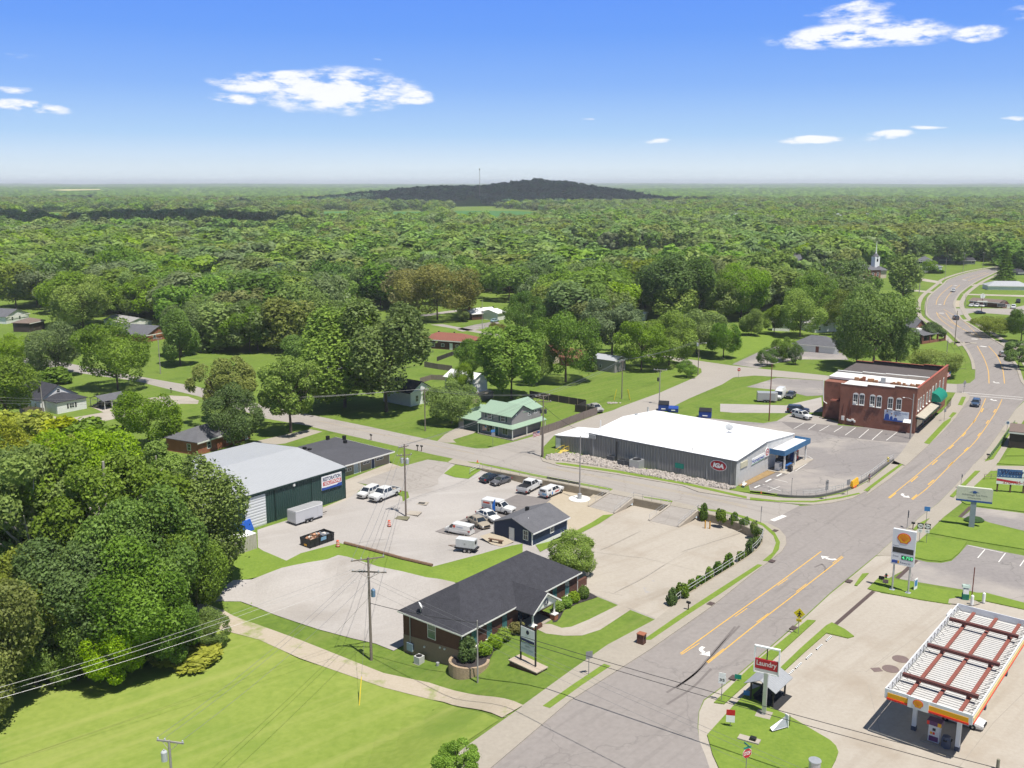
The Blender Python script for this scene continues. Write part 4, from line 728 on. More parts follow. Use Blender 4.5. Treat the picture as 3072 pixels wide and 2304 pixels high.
tx=MB();ftext(b,tx,'x',0,(r1.y+w*.05,r1.y+w*.62,z0+h*.76,z0+h*.88),'WE WILL TREAT YOU RIGHT',.1);ftext(b,tx,'x',0,(r1.y+w*.3,r1.y+w*.58,z0+h*.6,z0+h*.71),'WE LOVE YOU',.1);b.part('lettering',tx,BLUEP,bn)
for u0,u1,v0,v1 in((1330,1345,690,565),(1360,1374,655,550),(1394,1408,640,510),(1438,1452,610,490),(1472,1488,588,458),(1506,1522,562,440)):
 r=b.rect('y',0,E3(u0,v0),E3(u1,v1));c=(r[0]+r[1])/2;b.win('y',0,(c-.4,c+.4,5.2,7.6),TRIM,None,.18,1,True)
for c in(17.5,21,25.5,30):b.win('y',0,(c-.45,c+.45,5.2,7.9),TRIM,None,.2,1,True)
hol=MB()
for u,v in((1357,485),(1387,465),(1418,440),(1460,410),(1495,385),(1527,360),(1583,320),(1650,275)):p=b.on(1,E3(u,v),0);hol.loft([[(p.x-.25,-.02,p.z),(p.x,-.02,p.z-.25),(p.x+.25,-.02,p.z),(p.x,-.02,p.z+.25)],[(p.x-.25,-.05,p.z),(p.x,-.05,p.z-.25),(p.x+.25,-.05,p.z),(p.x,-.05,p.z+.25)]])
b.part('anchor_plates',hol,BROWNM)
aw=b.part('flat_awning',MB().loft([[(.3,-.02,4.0),(.3,-1.9,3.55),(.3,-1.9,3.68),(.3,-.02,4.15)],[(19,-.02,4.0),(19,-1.9,3.55),(19,-1.9,3.68),(19,-.02,4.15)]]),mat('weathered_awning',(.40,.37,.30),rough=.8,var=.3,scale=1));b.part('awning_edge',MB().box(.25,19.05,-1.96,-1.9,3.3,3.7).box(.2,.28,-1.9,-.02,3.4,3.7),DGTRIM,aw)
prof=[(-.02,6.6)]+[(-.02-2.2*math.sin(t),4.5+2.1*math.cos(t))for t in[math.pi/2*i/8 for i in range(9)]]+[(-.02,4.5)]
b.part('barrel_awning',MB().loft([[(16.5,y,z)for y,z in prof],[(24.5,y,z)for y,z in prof]]),mat('green_canvas',(.006,.19,.13),rough=.7,var=.06))
b.panel('shop_window','y',0,(2,8,.5,3.0),GLASS,.04);b.panel('shop_window','y',0,(10,17,.5,3.0),GLASS,.04);b.panel('shop_door','y',0,(8.4,9.5,.1,2.6),mat('blue_door',(.03,.10,.16),rough=.4),.04);b.panel('shop_window','y',0,(19,29,.6,3.1),GLASS,.04)
b.part('corner_awning',MB().loft([[(-.05,.6,3.2),(-1.2,.6,2.6),(-.05,.6,3.05)],[(-.05,2.4,3.2),(-1.2,2.4,2.6),(-.05,2.4,3.05)]]),TRIM)
wp=[b.on(0,E3(135,250),4.5),b.on(0,E3(130,580),4.5)];b.part('waste_pipe',MB().tube([(4.38,wp[0].y,9.2),(4.38,wp[1].y,wp[1].z+.3),(4.3,wp[1].y-.9,wp[1].z-.2)],.13),TRIM)
for u,v0 in((388,600),(447,625),(478,530)):p,q=b.on(0,E3(u,v0),0),b.on(0,E3(u,790),0);b.part('conduit',MB().tube([(-.08,p.y,p.z),(-.08,p.y,q.z)],.06),BROWNM)
p=b.on(0,E3(378,780),0);b.part('meter_box',MB().box(-.3,0,p.y-.3,p.y+.3,p.z-.5,p.z+.5),TRIM)
for u,v in((438,800),(455,808),(478,812),(495,803),(512,805),(528,825)):p=b.on(0,E3(u,v),0);b.part('gas_meter',MB().box(-.35,0,p.y-.16,p.y+.16,p.z-.2,p.z+.2),TRIM)
b.part('outside_stair',MB().loft([[(3.2,16.9,0),(3.2,17.0,0),(3.2,17.0,.2),(3.2,16.9,.2)],[(3.2,22.5,0),(3.2,22.6,0),(3.2,22.6,.2),(3.2,22.5,.2)]]).box(3.2,4.4,17.5,17.6,0,5).box(2.2,4.4,17.2,20,4.8,4.95),BROWNM)
tf=MB()
for i in range(8):tf.box(29+i*.8,29.06+i*.8,-1.5,-1.44,0,2.3)
b.part('stair_railing',tf.box(29,34.7,-1.5,-1.46,2.2,2.28).box(29,34.7,-1.5,-1.46,1.2,1.26),BLACK)
# ---- 7 house with mint green roofs
b=Bld('green_roofed_house','two storey grey house with mint green metal roofs and wrap-around porch','house',at(F3(832,752)),51);GH=b
b.part('wall',walls(0,7.4,0,9,-.2,5.05,'y',6.95),GSID);b.part('rear_wall',walls(4.6,11,.25,8.4,-.2,5.4,'x',7.0),GSID)
b.part('roof',gable(MB(),0,7.4,0,9,5.05,6.95,'y',.3,.12,.3),GRNR);b.part('rear_roof',gable(MB(),4.2,11,.25,8.4,5.4,7.05,'x',.3,.12,.3),mat('mint_green_metal_roof_x',(.27,.375,.275),rough=.45,var=.06,scale=.3,stripes=('X',.4,.35)))
b.part('rake_trim',MB().loft([[(-.3,-.34,4.85),(-.3,-.34,5.08),(3.7,-.34,7.07),(3.7,-.34,6.84)],[(-.3,-.3,4.85),(-.3,-.3,5.08),(3.7,-.3,7.07),(3.7,-.3,6.84)]]).loft([[(7.7,-.34,4.85),(7.7,-.34,5.08),(3.7,-.34,7.07),(3.7,-.34,6.84)],[(7.7,-.3,4.85),(7.7,-.3,5.08),(3.7,-.3,7.07),(3.7,-.3,6.84)]]),DGTRIM)
b.part('porch_roof',shed(shed(MB(),[(-.02,9,3.1),(-.02,-.02,3.1),(-1.35,-1.3,2.5),(-1.35,9.2,2.5)],.1),[(-.02,-.02,3.1),(11,-.02,3.1),(11.2,-1.3,2.5),(-1.35,-1.3,2.5)],.1),GRNR)
for x,y in((-1.15,-1.1),(-1.15,4),(-1.15,8.9),(4,-1.1),(10.8,-1.1)):b.part('porch_post',MB().box(x-.07,x+.07,y-.07,y+.07,0,2.55),TRIM)
b.part('porch_floor',MB().box(-1.35,0,-1.3,9,-.1,.22).box(0,11,-1.3,0,-.1,.22),CONC)
for A,B in(((517,490),(572,430)),((688,525),(745,462))):
 r=b.rect('x',0,F3(*A),F3(*B));b.win('x',0,(r[0],r[1],r[2]+.1,r[3]),WHITE,None,.08,1)
 for y0,y1 in((r[0]-.5,r[0]-.12),(r[1]+.12,r[1]+.5)):b.panel('shutter','x',0,(y0,y1,r[2],r[3]+.1),mat('dark_green_shutter',(.04,.07,.07)),.05)
for y0,y1 in((1.2,2.7),(5.6,7.3)):b.win('x',0,(y0,y1,.7,2.1),TRIM,None,.08,0,vbar=True)
b.door('x',0,(3.9,4.8,.22,2.2),mat('teal_door',(.03,.12,.13)));r=b.rect('y',0,F3(1040,450),F3(1070,402));b.win('y',0,r,WHITE,None,.08,1);r=b.rect('y',.25,F3(1120,420),F3(1150,375));b.win('y',.25,r,WHITE,None,.08,1)
p=b.on(1,F3(885,445),0);b.part('round_vent',plate(MB(),disc('y',-.02,p.x,p.z,.22,.22,14),(0,-.06,0)),WHITE)
b.part('garage_wall',MB().box(0,8,9.02,16,-.2,2.7),GSID);b.part('garage_roof',shed(MB(),[(-.6,9.02,2.65),(-.6,16.3,2.65),(8.3,16.3,4.15),(8.3,9.02,4.15)],.12),GRNR);b.panel('garage_door','x',0,(9.4,14.3,0,2.25),mat('dark_green_door',(.022,.06,.05),rough=.5,stripes=('Z',.5,.3)),.05)
# ---- smaller and farther houses: near corner, far right corner, far left point, eave pixel
WALLM=dict(w=WSID,b=BRICKD,r=BRICKR,o=BRICKO,g=GSID,y=mat('cream_siding',(.52,.47,.36),rough=.7),n=NAVY,k=mat('dark_brown_boards',(.06,.045,.04),rough=.8),s=mat('slate_siding',(.13,.15,.16),rough=.7),t=BEIGE,l=mat('pale_blue_siding',(.40,.46,.52),rough=.7))
ROOFM=dict(d=SHINGLE,g=SHING2,p=SHING3,w=WROOF,r=mat('red_brown_shingles',(.22,.085,.06),rough=.9,var=.15,scale=1),m=GROOF,n=mat('brown_shingles',(.17,.13,.11),rough=.9,var=.15,scale=1))
def house(name,label,cat,near,right,left,eave,rise,ax,wm,rm,win=(),Ly=None,Lx=None,oh=.4,ang=None,lift=0):
 o=at(near);q=at(right)if right else None
 if ang is None:ang=math.degrees(math.atan2(q.y-o.y,q.x-o.x))
 b=Bld(name,label,cat,o,ang)
 if Lx is None:Lx=math.hypot(q.x-o.x,q.y-o.y)
 if Ly is None:Ly=abs(b.on(0,left,0).y)if left else 8
 he=height(o,eave[1]);zr=he+rise
 b.part('wall',walls(0,Lx,0,Ly,-.4,he,ax if ax in 'xy' else None,zr),WALLM[wm])
 if ax=='h':rf=hip(MB(),0,Lx,0,Ly,he,zr,oh)
 elif ax=='f':rf=MB().box(-oh,Lx+oh,-oh,Ly+oh,he,he+.25)
 else:rf=gable(MB(),0,Lx,0,Ly,he,zr,ax,oh)
 b.roof=b.part('roof',rf,ROOFM[rm]);b.L=(Lx,Ly,he,zr)
 b.part('eave_trim',MB().box(-oh-.03,Lx+oh+.03,-oh-.06,-oh-.02,he-.22,he+.1),TRIM,b.roof)
 for f,s_,z,w,*h in win:
  h=h[0]if h else 0
  if f in 'yx':b.win(f,0,(s_-w/2,s_+w/2,z,z+h),WHITE,None,.09,1)
  elif f=='Y':b.door('y',0,(s_-w/2,s_+w/2,z,z+h),WHITE)
  elif f=='X':b.door('x',0,(s_-w/2,s_+w/2,z,z+h),WHITE)
  elif f=='G':b.panel('garage_door','y',0,(s_-w/2,s_+w/2,z,z+h),WHITE,.05)
  elif f=='c':b.part('chimney',MB().box(s_-.4,s_+.4,z-.4,z+.4,he,zr+w),BRICKO)
  elif f=='v':b.part('roof_vent',MB().box(s_-.2,s_+.2,z-.2,z+.2,he,zr+w),BLACK,b.roof)
 return b
wh=Bld('white_house','white sided house with dark roofs and small attic gable window, beside the open carport','house',at(LF(480,948)),54)
wh.part('wing_wall',MB().box(0,7.7,0,5.5,-.3,2.85),WSID);wh.part('wing_roof',hip(MB(),0,7.7,0,8,2.85,4.3,.35),SHINGLE);wh.part('wall',walls(-1.2,8.6,5.6,18,-.3,3.0,'y',6.0),WSID);wh.part('roof',gable(MB(),-1.2,8.6,5.6,18,3.0,6.0,'y',.4,.14,.3),SHINGLE)
wh.win('y',0,(3.2,4.4,1.0,2.1),WHITE,None,.1,1,vbar=True);wh.win('y',5.6,(3.3,4.1,4.2,5.1),WHITE,None,.1,1)
for x in(2.75,4.85):wh.panel('shutter','y',0,(x-.2,x+.2,.95,2.2),BLACK,.05)
wh.door('x',0,(1.6,2.5,.1,2.1),WHITE);wh.win('x',-1.2,(7.5,8.3,.9,2.0),WHITE,None,.1,1);wh.win('x',-1.2,(10,10.8,.9,2.0),WHITE,None,.1,1);wh.part('chimney',MB().box(.5,.9,9,9.4,4,5.4),BLACK)
cp=Bld('carport','open grey metal carport on thin posts beside the white house','carport',at(LF(872,912)),54)
cp.part('roof',gable(MB(),-.2,6.4,0,6.4,2.3,3.2,'x',.3,.08,.3),SHING2)
for x in(0,2,4.2,6.2):
 for y in(0,6.4):cp.part('post',MB().box(x-.06,x+.06,y-.06,y+.06,0,2.3),TRIM)
cp.boxes('gable_frame',TRIM,(6.2,6.3,0,6.4,2.1,2.2),(-.1,0,0,6.4,2.1,2.2))
house('brick_bungalow','low orange brick bungalow with grey hip roof just behind the green workshop','house',LF(1645,1292),LF(2075,1150),LF(1520,1248),LF(1645,1185),1.9,'h','o','g',[('y',3.2,.9,1.0,1.4),('x',2.5,.9,.9,1.3),('Y',14.6,.1,.9,2.0),('y',9,.9,1,1.3)],Ly=9)
house('white_cottage','small white gabled cottage with two dark-shuttered windows at the left edge of the photo','house',LF(55,200),LF(243,168),None,LF(52,140),2.4,'y','w','g',[('y',3.2,1.2,.9,1.3),('y',7.0,1.2,.9,1.3)],Ly=12)
house('brown_hut','dark brown board hut with pale roof and wooden deck near the left edge','hut',LF(250,268),LF(372,240),None,LF(250,195),1.4,'h','k','n',[],Ly=7)
house('long_grey_house','long low house with pale grey roof and white gable end among the left trees','house',LF(1060,232),LF(1258,208),None,LF(1060,195),1.6,'y','w','p',[],Ly=18)
house('dark_roofed_ranch','wide ranch house with dark grey cross-gabled roof behind the maple on the left','house',LF(1215,352),LF(1430,310),None,LF(1215,295),2.6,'y','o','g',[('y',4,.8,1.2,1.3)],Ly=14)
house('chimney_ranch','brick ranch house with grey hip roof and brick chimney behind the big poplar','house',MD(420,250),MD(545,225),None,MD(415,188),2.0,'h','b','g',[('c',1.5,5,.8)],Ly=13)
house('red_roofed_ranch','long brick ranch house with rust red roof','house',MD(1545,395),MD(1860,418),None,MD(1545,322),1.9,'h','b','r',[('y',5.0,.8,1.8,1.2),('y',9,1.0,1,.9),('Y',12.2,.1,1,2.1),('y',14.5,1.0,.8,.9),('y',17.3,.7,1.0,1.5),('v',5,5,.5),('v',11,5,.5)],Ly=9.5,Lx=19.2)
house('white_roofed_ranch','brick ranch house with white roof and white garage wing beyond the lawn','house',NM(45,168),NM(255,150),None,NM(45,118),1.6,'x','b','w',[('y',9.5,1.0,2.2,1.1),('c',.8,4,.8),('v',7,4.5,.4),('v',13,4.5,.4)],Ly=10)
house('white_garage_wing','white wing joined to the white-roofed brick ranch house','house',NM(258,172),NM(320,160),None,NM(258,112),1.2,'x','w','w',[],Ly=9)
house('blue_house','dark blue house half hidden behind the tallest double tree','house',MD(745,700),MD(950,742),None,MD(745,600),2.6,'x','n','g',[('y',1.8,.8,1.3,1.6),('Y',5.2,.1,1.0,2.1)],Ly=9)
house('white_gable_house','white house with dark roof and steep gable end left of the round lime tree','house',MD(1472,885),MD(1640,840),MD(1390,880),MD(1475,770),2.3,'y','w','d',[('y',2.3,1.0,.9,1.5),('y',5,1.0,.9,1.5)],Ly=10,ang=51)
house('white_garage','white metal garage with white doors behind the round tree','garage',MD(1985,778),MD(2090,745),MD(1755,690),MD(1985,670),1.5,'y','w','w',[('G',2.5,0,2.6,2.3)],ang=51)
house('grey_shed','grey metal shed with pale roof at the edge of the big corner lawn','shed',NM(1228,605),NM(1290,585),NM(1045,575),NM(1230,505),.9,'y','g','m',[('x',5.2,1.2,.8,.8)],ang=51,Lx=6)
house('orange_brick_house','orange brick house seen past the trunk of the wide lawn tree','house',NM(985,568),NM(1060,535),None,NM(985,495),2.2,'y','o','r',[('y',1.5,1.0,.8,1.3)],ang=51,Lx=7,Ly=10)
house('cream_house','cream sided house with red-brown roof behind the two lawn trees','house',NM(612,512),NM(720,530),None,NM(612,445),2.3,'x','y','r',[('y',4,1.0,1,1.2)],Ly=9)
house('white_trailer_home','white trailer home glimpsed above the crown of the grey-green tree','house',NM(1310,165),NM(1480,172),None,NM(1310,110),.5,'x','w','w',[],Ly=5)
house('double_garage','red brick double garage with hip roof and two wide white doors','garage',RT(455,382),RT(770,412),None,RT(460,330),2.6,'h','r','g',[('G',4.3,0,6.6,2.4),('G',12.0,0,6.6,2.4)],Ly=9)
house('white_shed','white shed half hidden behind the young lawn trees','shed',RT(295,235),RT(430,240),None,RT(295,170),1.2,'x','w','p',[],Ly=5)
house('white_bungalow','white bungalow with grey roof in the shade behind the brick garage','house',RT(620,250),RT(690,238),None,RT(620,190),1.8,'y','w','p',[('y',2,.8,1,1.4)],Lx=16,Ly=9,ang=20)
gb=house('gabled_brick_house','old red brick house with steep grey gables, white trim and a wide porch','house',E4(455,1385),E4(620,1320),None,E4(445,1235),3.6,'y','r','g',[('y',3.3,2.6,1.2,2.2),('y',7,2.6,1.0,2.2)],Ly=13,ang=35,Lx=10)
gb.part('cross_gable_roof',gable(MB(),2,12.5,3.5,9.5,gb.L[2],gb.L[2]+3.4,'x',.5,.15),ROOFM['g']);gb.part('gable_end',MB().poly([(12.2,3.5,gb.L[2]),(12.2,9.5,gb.L[2]),(12.2,6.5,gb.L[2]+3.3)]),WHITE)
p=gb.on(2,E4(345,1410),3.3);gb.part('porch_roof',shed(MB(),[(-3,-6.5,3.0),(12,-6.5,3.0),(11,-.1,4.0),(-2,-.1,4.0)],.15),ROOFM['g'])
for x in(-2.6,2,6.8,11.5):gb.part('porch_pier',MB().box(x-.25,x+.25,-6.2,-5.7,-.2,3.0),BRICKR)
gb.part('porch_wall',MB().box(-2.6,11.5,-6.1,-5.8,-.2,.9),BRICKR);gb.part('dormer',MB().box(1.5,4.5,-1.4,.2,3.6,4.5),WHITE)
ch=Bld('brick_church','red brick church with grey roof and tall white steeple among the trees','church',at(H3(1545,570)),20)
ch.part('wall',walls(-16,0,0,22,-.3,5.2),BRICKR);ch.part('roof',hip(MB(),-16,0,0,22,5.2,9.0,.6),SHING2);ch.part('wing_wall',MB().box(0.02,6,2,20,-.3,4.6),CREAMW);ch.part('wing_roof',hip(MB(),0,6.4,1.6,20,4.6,6.8,.5),SHING2)
for x in(-5.5,-2.0):ch.win('y',0,(x-.6,x+.6,1.6,3.6),WHITE,None,.15,1)
sp=ch.on(1,H3(1482,390),8);st=ch.part('steeple',MB().box(sp.x-1.7,sp.x+1.7,6.3,9.7,6,12.5).lathe([(2.0,12.5),(1.9,12.7),(.5,14.6),(.32,14.8),(.12,21.5),(.02,22)],8,(sp.x,8,0)),WHITE);ch.part('belfry_louvre',MB().box(sp.x-.55,sp.x+.55,6.22,6.3,9.6,11.3),BLACK,st);ch.part('spire_base',MB().lathe([(2.1,12.45),(2.0,12.75),(.6,14.5)],8,(sp.x,8,0)),SHING2,st)
house('church_hall','low grey-roofed hall in front of the brick church','hall',H3(1310,668),H3(1470,668),None,H3(1310,625),1.8,'h','r','p',[],Ly=12)
house('brick_gable_hall','brick hall with broad grey gable roof standing alone at the edge of the wood','hall',H3(430,455),H3(735,425),None,H3(435,385),5.5,'y','b','g',[],Ly=20,ang=15)
house('white_colonial_house','white two storey house with black shutters and grey hip roof','house',E4(512,372),E4(745,380),None,E4(512,212),3.0,'h','w','g',[('y',2.2,1.4,1.1,2.0),('y',10,1.4,1.1,2.0),('y',2.2,5.5,1.1,2.0),('y',10,5.5,1.1,2.0)],Ly=10)
wc=bpy.data.objects['white_colonial_house'];Lc=16
for x in(1.1,3.3,8.9,11.1):
 for z in(1.4,5.5):MB().box(x-.35,x+.35,-.1,-.02,z-.1,z+2.1).build('shutter',BLACK,wc)
house('white_porch_house','white columned porch wing joined to the right of the white two storey house','porch',E4(748,380),E4(900,372),None,E4(748,295),1.6,'h','w','g',[('y',2.5,.6,1.4,2.0),('y',6,.6,1.4,2.0)],Ly=7)
house('grey_gable_house','grey sided house with grey gable roof beyond the white two storey house','house',E4(870,250),E4(1090,250),None,E4(870,195),3.2,'x','s','g',[],Ly=12)
house('dark_cottage','dark low cottage under trees beyond the road bend','house',E4(1170,258),E4(1390,258),None,E4(1170,205),1.8,'x','s','d',[('y',9,.8,2,1.4)],Ly=9)
rs=house('brick_restaurant','low dark brick restaurant with brown roof and pale eave band beside the road bend','restaurant',E4(1305,865),E4(1735,900),None,E4(1305,790),.9,'x','b','n',[('y',2.5,.8,1.4,1.3),('y',14,.8,3.4,1.3),('y',7,.8,1.4,1.3)],Ly=10)
house('arched_brick_shed','small brick shed with white double door beside the restaurant','shed',E4(1795,900),E4(1890,900),None,E4(1795,845),1.5,'y','r','n',[('G',2.6,0,1.6,1.6)],Ly=4,oh=.15)
house('white_long_garage','long white garage with pale grey hip roof on the lawn right of the road bend','garage',E4(1580,632),E4(1800,635),None,E4(1580,575),2.2,'h','w','m',[],Lx=21,Ly=9)
gr=house('grey_salon','grey low house with pale roof and blue entrance awning at the right edge','house',E4(1950,1228),E4(2200,1235),None,E4(1950,1135),2.3,'x','g','p',[],Ly=10)
house('black_edged_shop','dark-walled low shop with pale flat roof at the right edge below the alley','shop',RT(2092,1125),RT(2400,1160),None,RT(2092,1005),.1,'f','k','n',[],Ly=8,oh=.2)
house('far_house','pale house with grey roof glimpsed left of the huge brown oak','house',T2(790,1075),T2(880,1060),None,T2(790,1035),2.2,'h','w','p',[],Ly=12)
house('far_trailer','white trailer home beside the hay field','house',T3(400,872),T3(515,866),None,T3(400,850),.6,'x','w','w',[],Ly=6)
house('far_barn','white barn roof on the far side of the valley, left','barn',T1(160,395),T1(215,392),None,T1(160,385),6,'x','w','w',[],Ly=12)
for i,(zm,q,w,lab,wm,rm)in enumerate([(T3,(1708,305),42,'white roofed farmhouse in the far trees above the hay field','w','w'),(H4,(1268,378),44,'cream house between dark trees below the skyline','y','p'),(H4,(1390,345),64,'pale roofed barn in the trees left of the far meadow','w','p'),(H4,(1578,590),70,'white house under the large dark trees beyond the road','w','w'),(H4,(1950,690),48,'white house at the far end of the main road','w','p'),(H4,(2030,625),80,'white roofed house among the trees at the right edge','w','w'),(H4,(530,905),70,'white outbuilding in the trees left of the church','w','w'),(H4,(2160,900),80,'dark house behind the spruce at the right edge','s','d'),(T2,(330,1135),110,'white carport roof deep among the trees','w','w'),(T2,(2040,760),90,'pale house glimpsed left of the hay field','w','p')]):
 house('distant_house',lab,'house',zm(*q),zm(q[0]+w,q[1]-2),None,zm(q[0],q[1]-18),2.2,'h',wm,rm,[],Ly=9)
 # --- vehicles
def paint(name,c,rough=.25):return mat(name,c,rough=rough,var=.03,scale=.5,spec=.6)
WPAINT=paint('white_car_paint',(.62,.62,.61));LAMP=mat('clear_lamp',(.6,.6,.58),rough=.15,spec=.7);TAIL=mat('red_lamp',(.30,.012,.012),rough=.2,spec=.6)
DGLASS=mat('car_glass',(.018,.024,.032),rough=.05,var=.2,spec=.9);RIM=mat('alloy_rim',(.38,.38,.38),rough=.35,metal=.5)
def ringb(x,w,zb,zt,cz=.03):
 return[(x,-w*.86,zb),(x,-w,zb+.16),(x,-w,zb+(zt-zb)*.62),(x,-w*.95,zt-.05),(x,-w*.8,zt),(x,0,zt+cz),(x,w*.8,zt),(x,w*.95,zt-.05),(x,w,zb+(zt-zb)*.62),(x,w,zb+.16),(x,w*.86,zb)]
KINDS={'sedan':dict(st=[(2.36,.55,.36,.62),(2.25,.78,.24,.72),(1.7,.88,.2,.84),(.95,.9,.19,.93),(0,.9,.19,.95),(-1.2,.9,.19,.97),(-1.9,.88,.22,.98),(-2.25,.8,.28,.94),(-2.36,.64,.4,.84)],cab=(.93,1.05,-1.85,1.42,.25,-1.05,.82,.60),wb=1.35,r=.33,track=.80),'suv':dict(st=[(2.42,.62,.42,.75),(2.32,.84,.3,.98),(1.8,.95,.26,1.08),(1.15,.97,.25,1.14),(0,.97,.25,1.16),(-1.5,.97,.26,1.16),(-2.2,.94,.3,1.16),(-2.42,.82,.42,1.1)],cab=(1.13,1.2,-2.32,1.76,.45,-2.05,.90,.72),wb=1.47,r=.38,track=.86),'pickup':dict(st=[(2.95,.7,.5,.85),(2.85,.92,.4,1.12),(2.2,.99,.36,1.22),(1.35,1.0,.35,1.26),(.3,1.0,.35,1.26),(-.95,1.0,.35,1.26),(-.97,1.0,.36,.80),(-2.75,1.0,.4,.80),(-2.9,.98,.45,.78)],cab=(1.24,1.38,-.98,1.92,.72,-.85,.92,.74),wb=1.9,r=.42,track=.88),'van':dict(st=[(2.75,.66,.45,.78),(2.66,.9,.34,.98),(2.15,.98,.3,1.16),(1.75,1.0,.3,1.28),(0,1.0,.3,1.3),(-2.5,1.0,.32,1.3),(-2.75,.95,.4,1.28)],cab=(1.26,1.95,-2.74,2.08,1.05,-2.66,.98,.84),wb=1.72,r=.37,track=.86)}
def vehicle(kind,name,label,cat,pos,rz,pm,sc=1.0,group=None,detail=True,glassy=True):
 K=KINDS[kind];t=empty(name,pos,rz,label,cat,group);t.scale=(sc,sc,sc)
 bd=MB().loft([ringb(*s)for s in K['st']]);zb,fx,rx,zr,tx,ux,wb_,wr=K['cab']
 lo=[(fx,-wb_,zb),(fx,wb_,zb),(rx,wb_,zb),(rx,-wb_,zb)];hi=[(tx,-wr,zr-.05),(tx,wr,zr-.05),(ux,wr,zr-.05),(ux,-wr,zr-.05)]
 g=.06;bd.loft([[(tx+g,-wr-g*.6,zr-.09),(tx+g,wr+g*.6,zr-.09),(ux-g,wr+g*.6,zr-.09),(ux-g,-wr-g*.6,zr-.09)],[(tx,-wr*.95,zr),(tx,wr*.95,zr),(ux,wr*.95,zr),(ux,-wr*.95,zr)]])
 if kind=='van':
  q=.62;bx=lambda a,b_,f:a+(b_-a)*f
  bd.loft([[(1.0,-wb_-.01,zb-.02),(1.0,wb_+.01,zb-.02),(rx-.01,wb_+.01,zb-.02),(rx-.01,-wb_-.01,zb-.02)],[(.75,-wr-.02,zr-.06),(.75,wr+.02,zr-.06),(ux-.01,wr+.02,zr-.06),(ux-.01,-wr-.02,zr-.06)]])
 else:
  for i in(0,1,2,3):bd.tube([Vector(lo[i])+Vector((0,0,-.02)),Vector(hi[i])],.055,5)
  for f in((.45,)if kind!='suv' else(.36,.70)):
   for i,j in((0,3),(1,2)):a=Vector(lo[i]).lerp(Vector(lo[j]),f);c=Vector(hi[i]).lerp(Vector(hi[j]),f);bd.tube([a,c],.05,5)
 bo=bd.build('body',pm,t,smooth=True)
 MB().loft([lo,hi]).build('windows',DGLASS,t)
 if kind=='van' and detail:
  for y in(-.45,.45):MB().box(-2.80,-2.74,y-.32,y+.32,1.35,1.85).build('rear_window',DGLASS,t)
 if kind=='pickup':
  MB().box(-2.9,-.97,-1.0,-.92,.78,1.24).box(-2.9,-.97,.92,1.0,.78,1.24).box(-2.93,-2.83,-1.0,1.0,.74,1.24).build('cargo_bed',pm,t);MB().box(-2.82,-1.0,-.9,.9,.80,.84).build('bed_floor',RUBBER,t)
 for sx in(1,-1):
  for sy in(1,-1):
   c=Matrix.Translation((sx*K['wb'],sy*K['track'],K['r']))@Matrix.Rotation(-math.pi/2*sy,4,'X')
   w=MB().lathe([(K['r']*.55,-.12),(K['r']*.97,-.12),(K['r'],0),(K['r']*.97,.12),(K['r']*.6,.13)],14).xf(c).build('wheel',RUBBER,t)
   if detail:MB().lathe([(.02,.135),(K['r']*.6,.125),(K['r']*.6,.09)],12).xf(c).build('rim',RIM,w)
 if detail:
  s0,s1=K['st'][1],K['st'][-2]
  for sy in(1,-1):
   MB().box(s0[0]-.12,s0[0]+.09,sy*s0[1]*.82-.16,sy*s0[1]*.82+.16,s0[3]-.26,s0[3]-.08).build('headlight',LAMP,t)
   MB().box(K['st'][-1][0]-.03,s1[0]+.1,sy*s1[1]*.9-.12,sy*s1[1]*.9+.12,s1[3]-.32,s1[3]-.06).build('tail_light',TAIL,t)
   MB().box(fx-.35,fx-.2,sy*(wb_+.12)-.12,sy*(wb_+.12)+.12,zb+.02,zb+.2).build('mirror',pm,t)
  MB().box(K['st'][0][0]-.1,K['st'][0][0]+.05,-.5,.5,K['st'][0][2]+.08,K['st'][0][2]+.34).build('grille',BLACK,t)
 return t
def park(kind,name,label,cat,f,r,pm,lot=True,group=None,**kw):
 0
 F,Q=(al(f),al(r))if lot else(at(f),at(r));K=KINDS[kind];d=F-Q;d.z=0;L=d.length;d.normalize();sc=max(.9,min(1.12,L/(2*K['wb'])))
 n=Vector((-d.y,d.x,0));n=n if n.y>0 else-n;p=(F+Q)/2+n*K['track']*sc;p.z=min(F.z,Q.z)+.05
 return vehicle(kind,name,label,cat,p,math.atan2(d.y,d.x),pm,sc,group,**kw)
park('suv','parked_suv','white suv with dark glass parked left of the open-bed white pickup','suv',AZ(560,645),AZ(728,572),WPAINT)
pk=park('pickup','pickup_truck','white crew cab pickup with a cluttered open bed, facing the workshop','pickup truck',AZ(785,705),AZ(1045,602),WPAINT)
cl=empty('lumber_load',(0,0,0),0,'dark bags and pale boards piled in the open pickup bed','load')
for i in range(7):x,y=-2.6+random.random()*1.3,-.6+random.random()*1.1;(MB().lathe([(.1,0),(.3,.1),(.33,.3),(.15,.5)],7,(x,y,.85))if i%2 else MB().box(x,x+.7,y,y+.2,.9,1.35)).build('sack' if i%2 else 'board',BLACK if i%2 else CREAMW,cl)
cl.location=pk.location;cl.rotation_euler=pk.rotation_euler
park('sedan','parked_sedan','black sedan parked nose-in by the retaining wall, its red tail lamps toward us','car',BZ(990,290),BZ(838,350),paint('black_blue_paint',(.022,.03,.045)))
park('sedan','parked_sedan','dark grey sedan facing us beside the black sedan','car',BZ(990,392),BZ(1135,340),paint('dark_grey_paint',(.105,.105,.115)))
p=park('pickup','pickup_truck','white pickup with flat black bed cover, tail toward us','pickup truck',BZ(1615,420),BZ(1437,515),WPAINT);MB().box(-2.85,-.98,-.95,.95,1.24,1.29).build('bed_cover',BLACK,p)
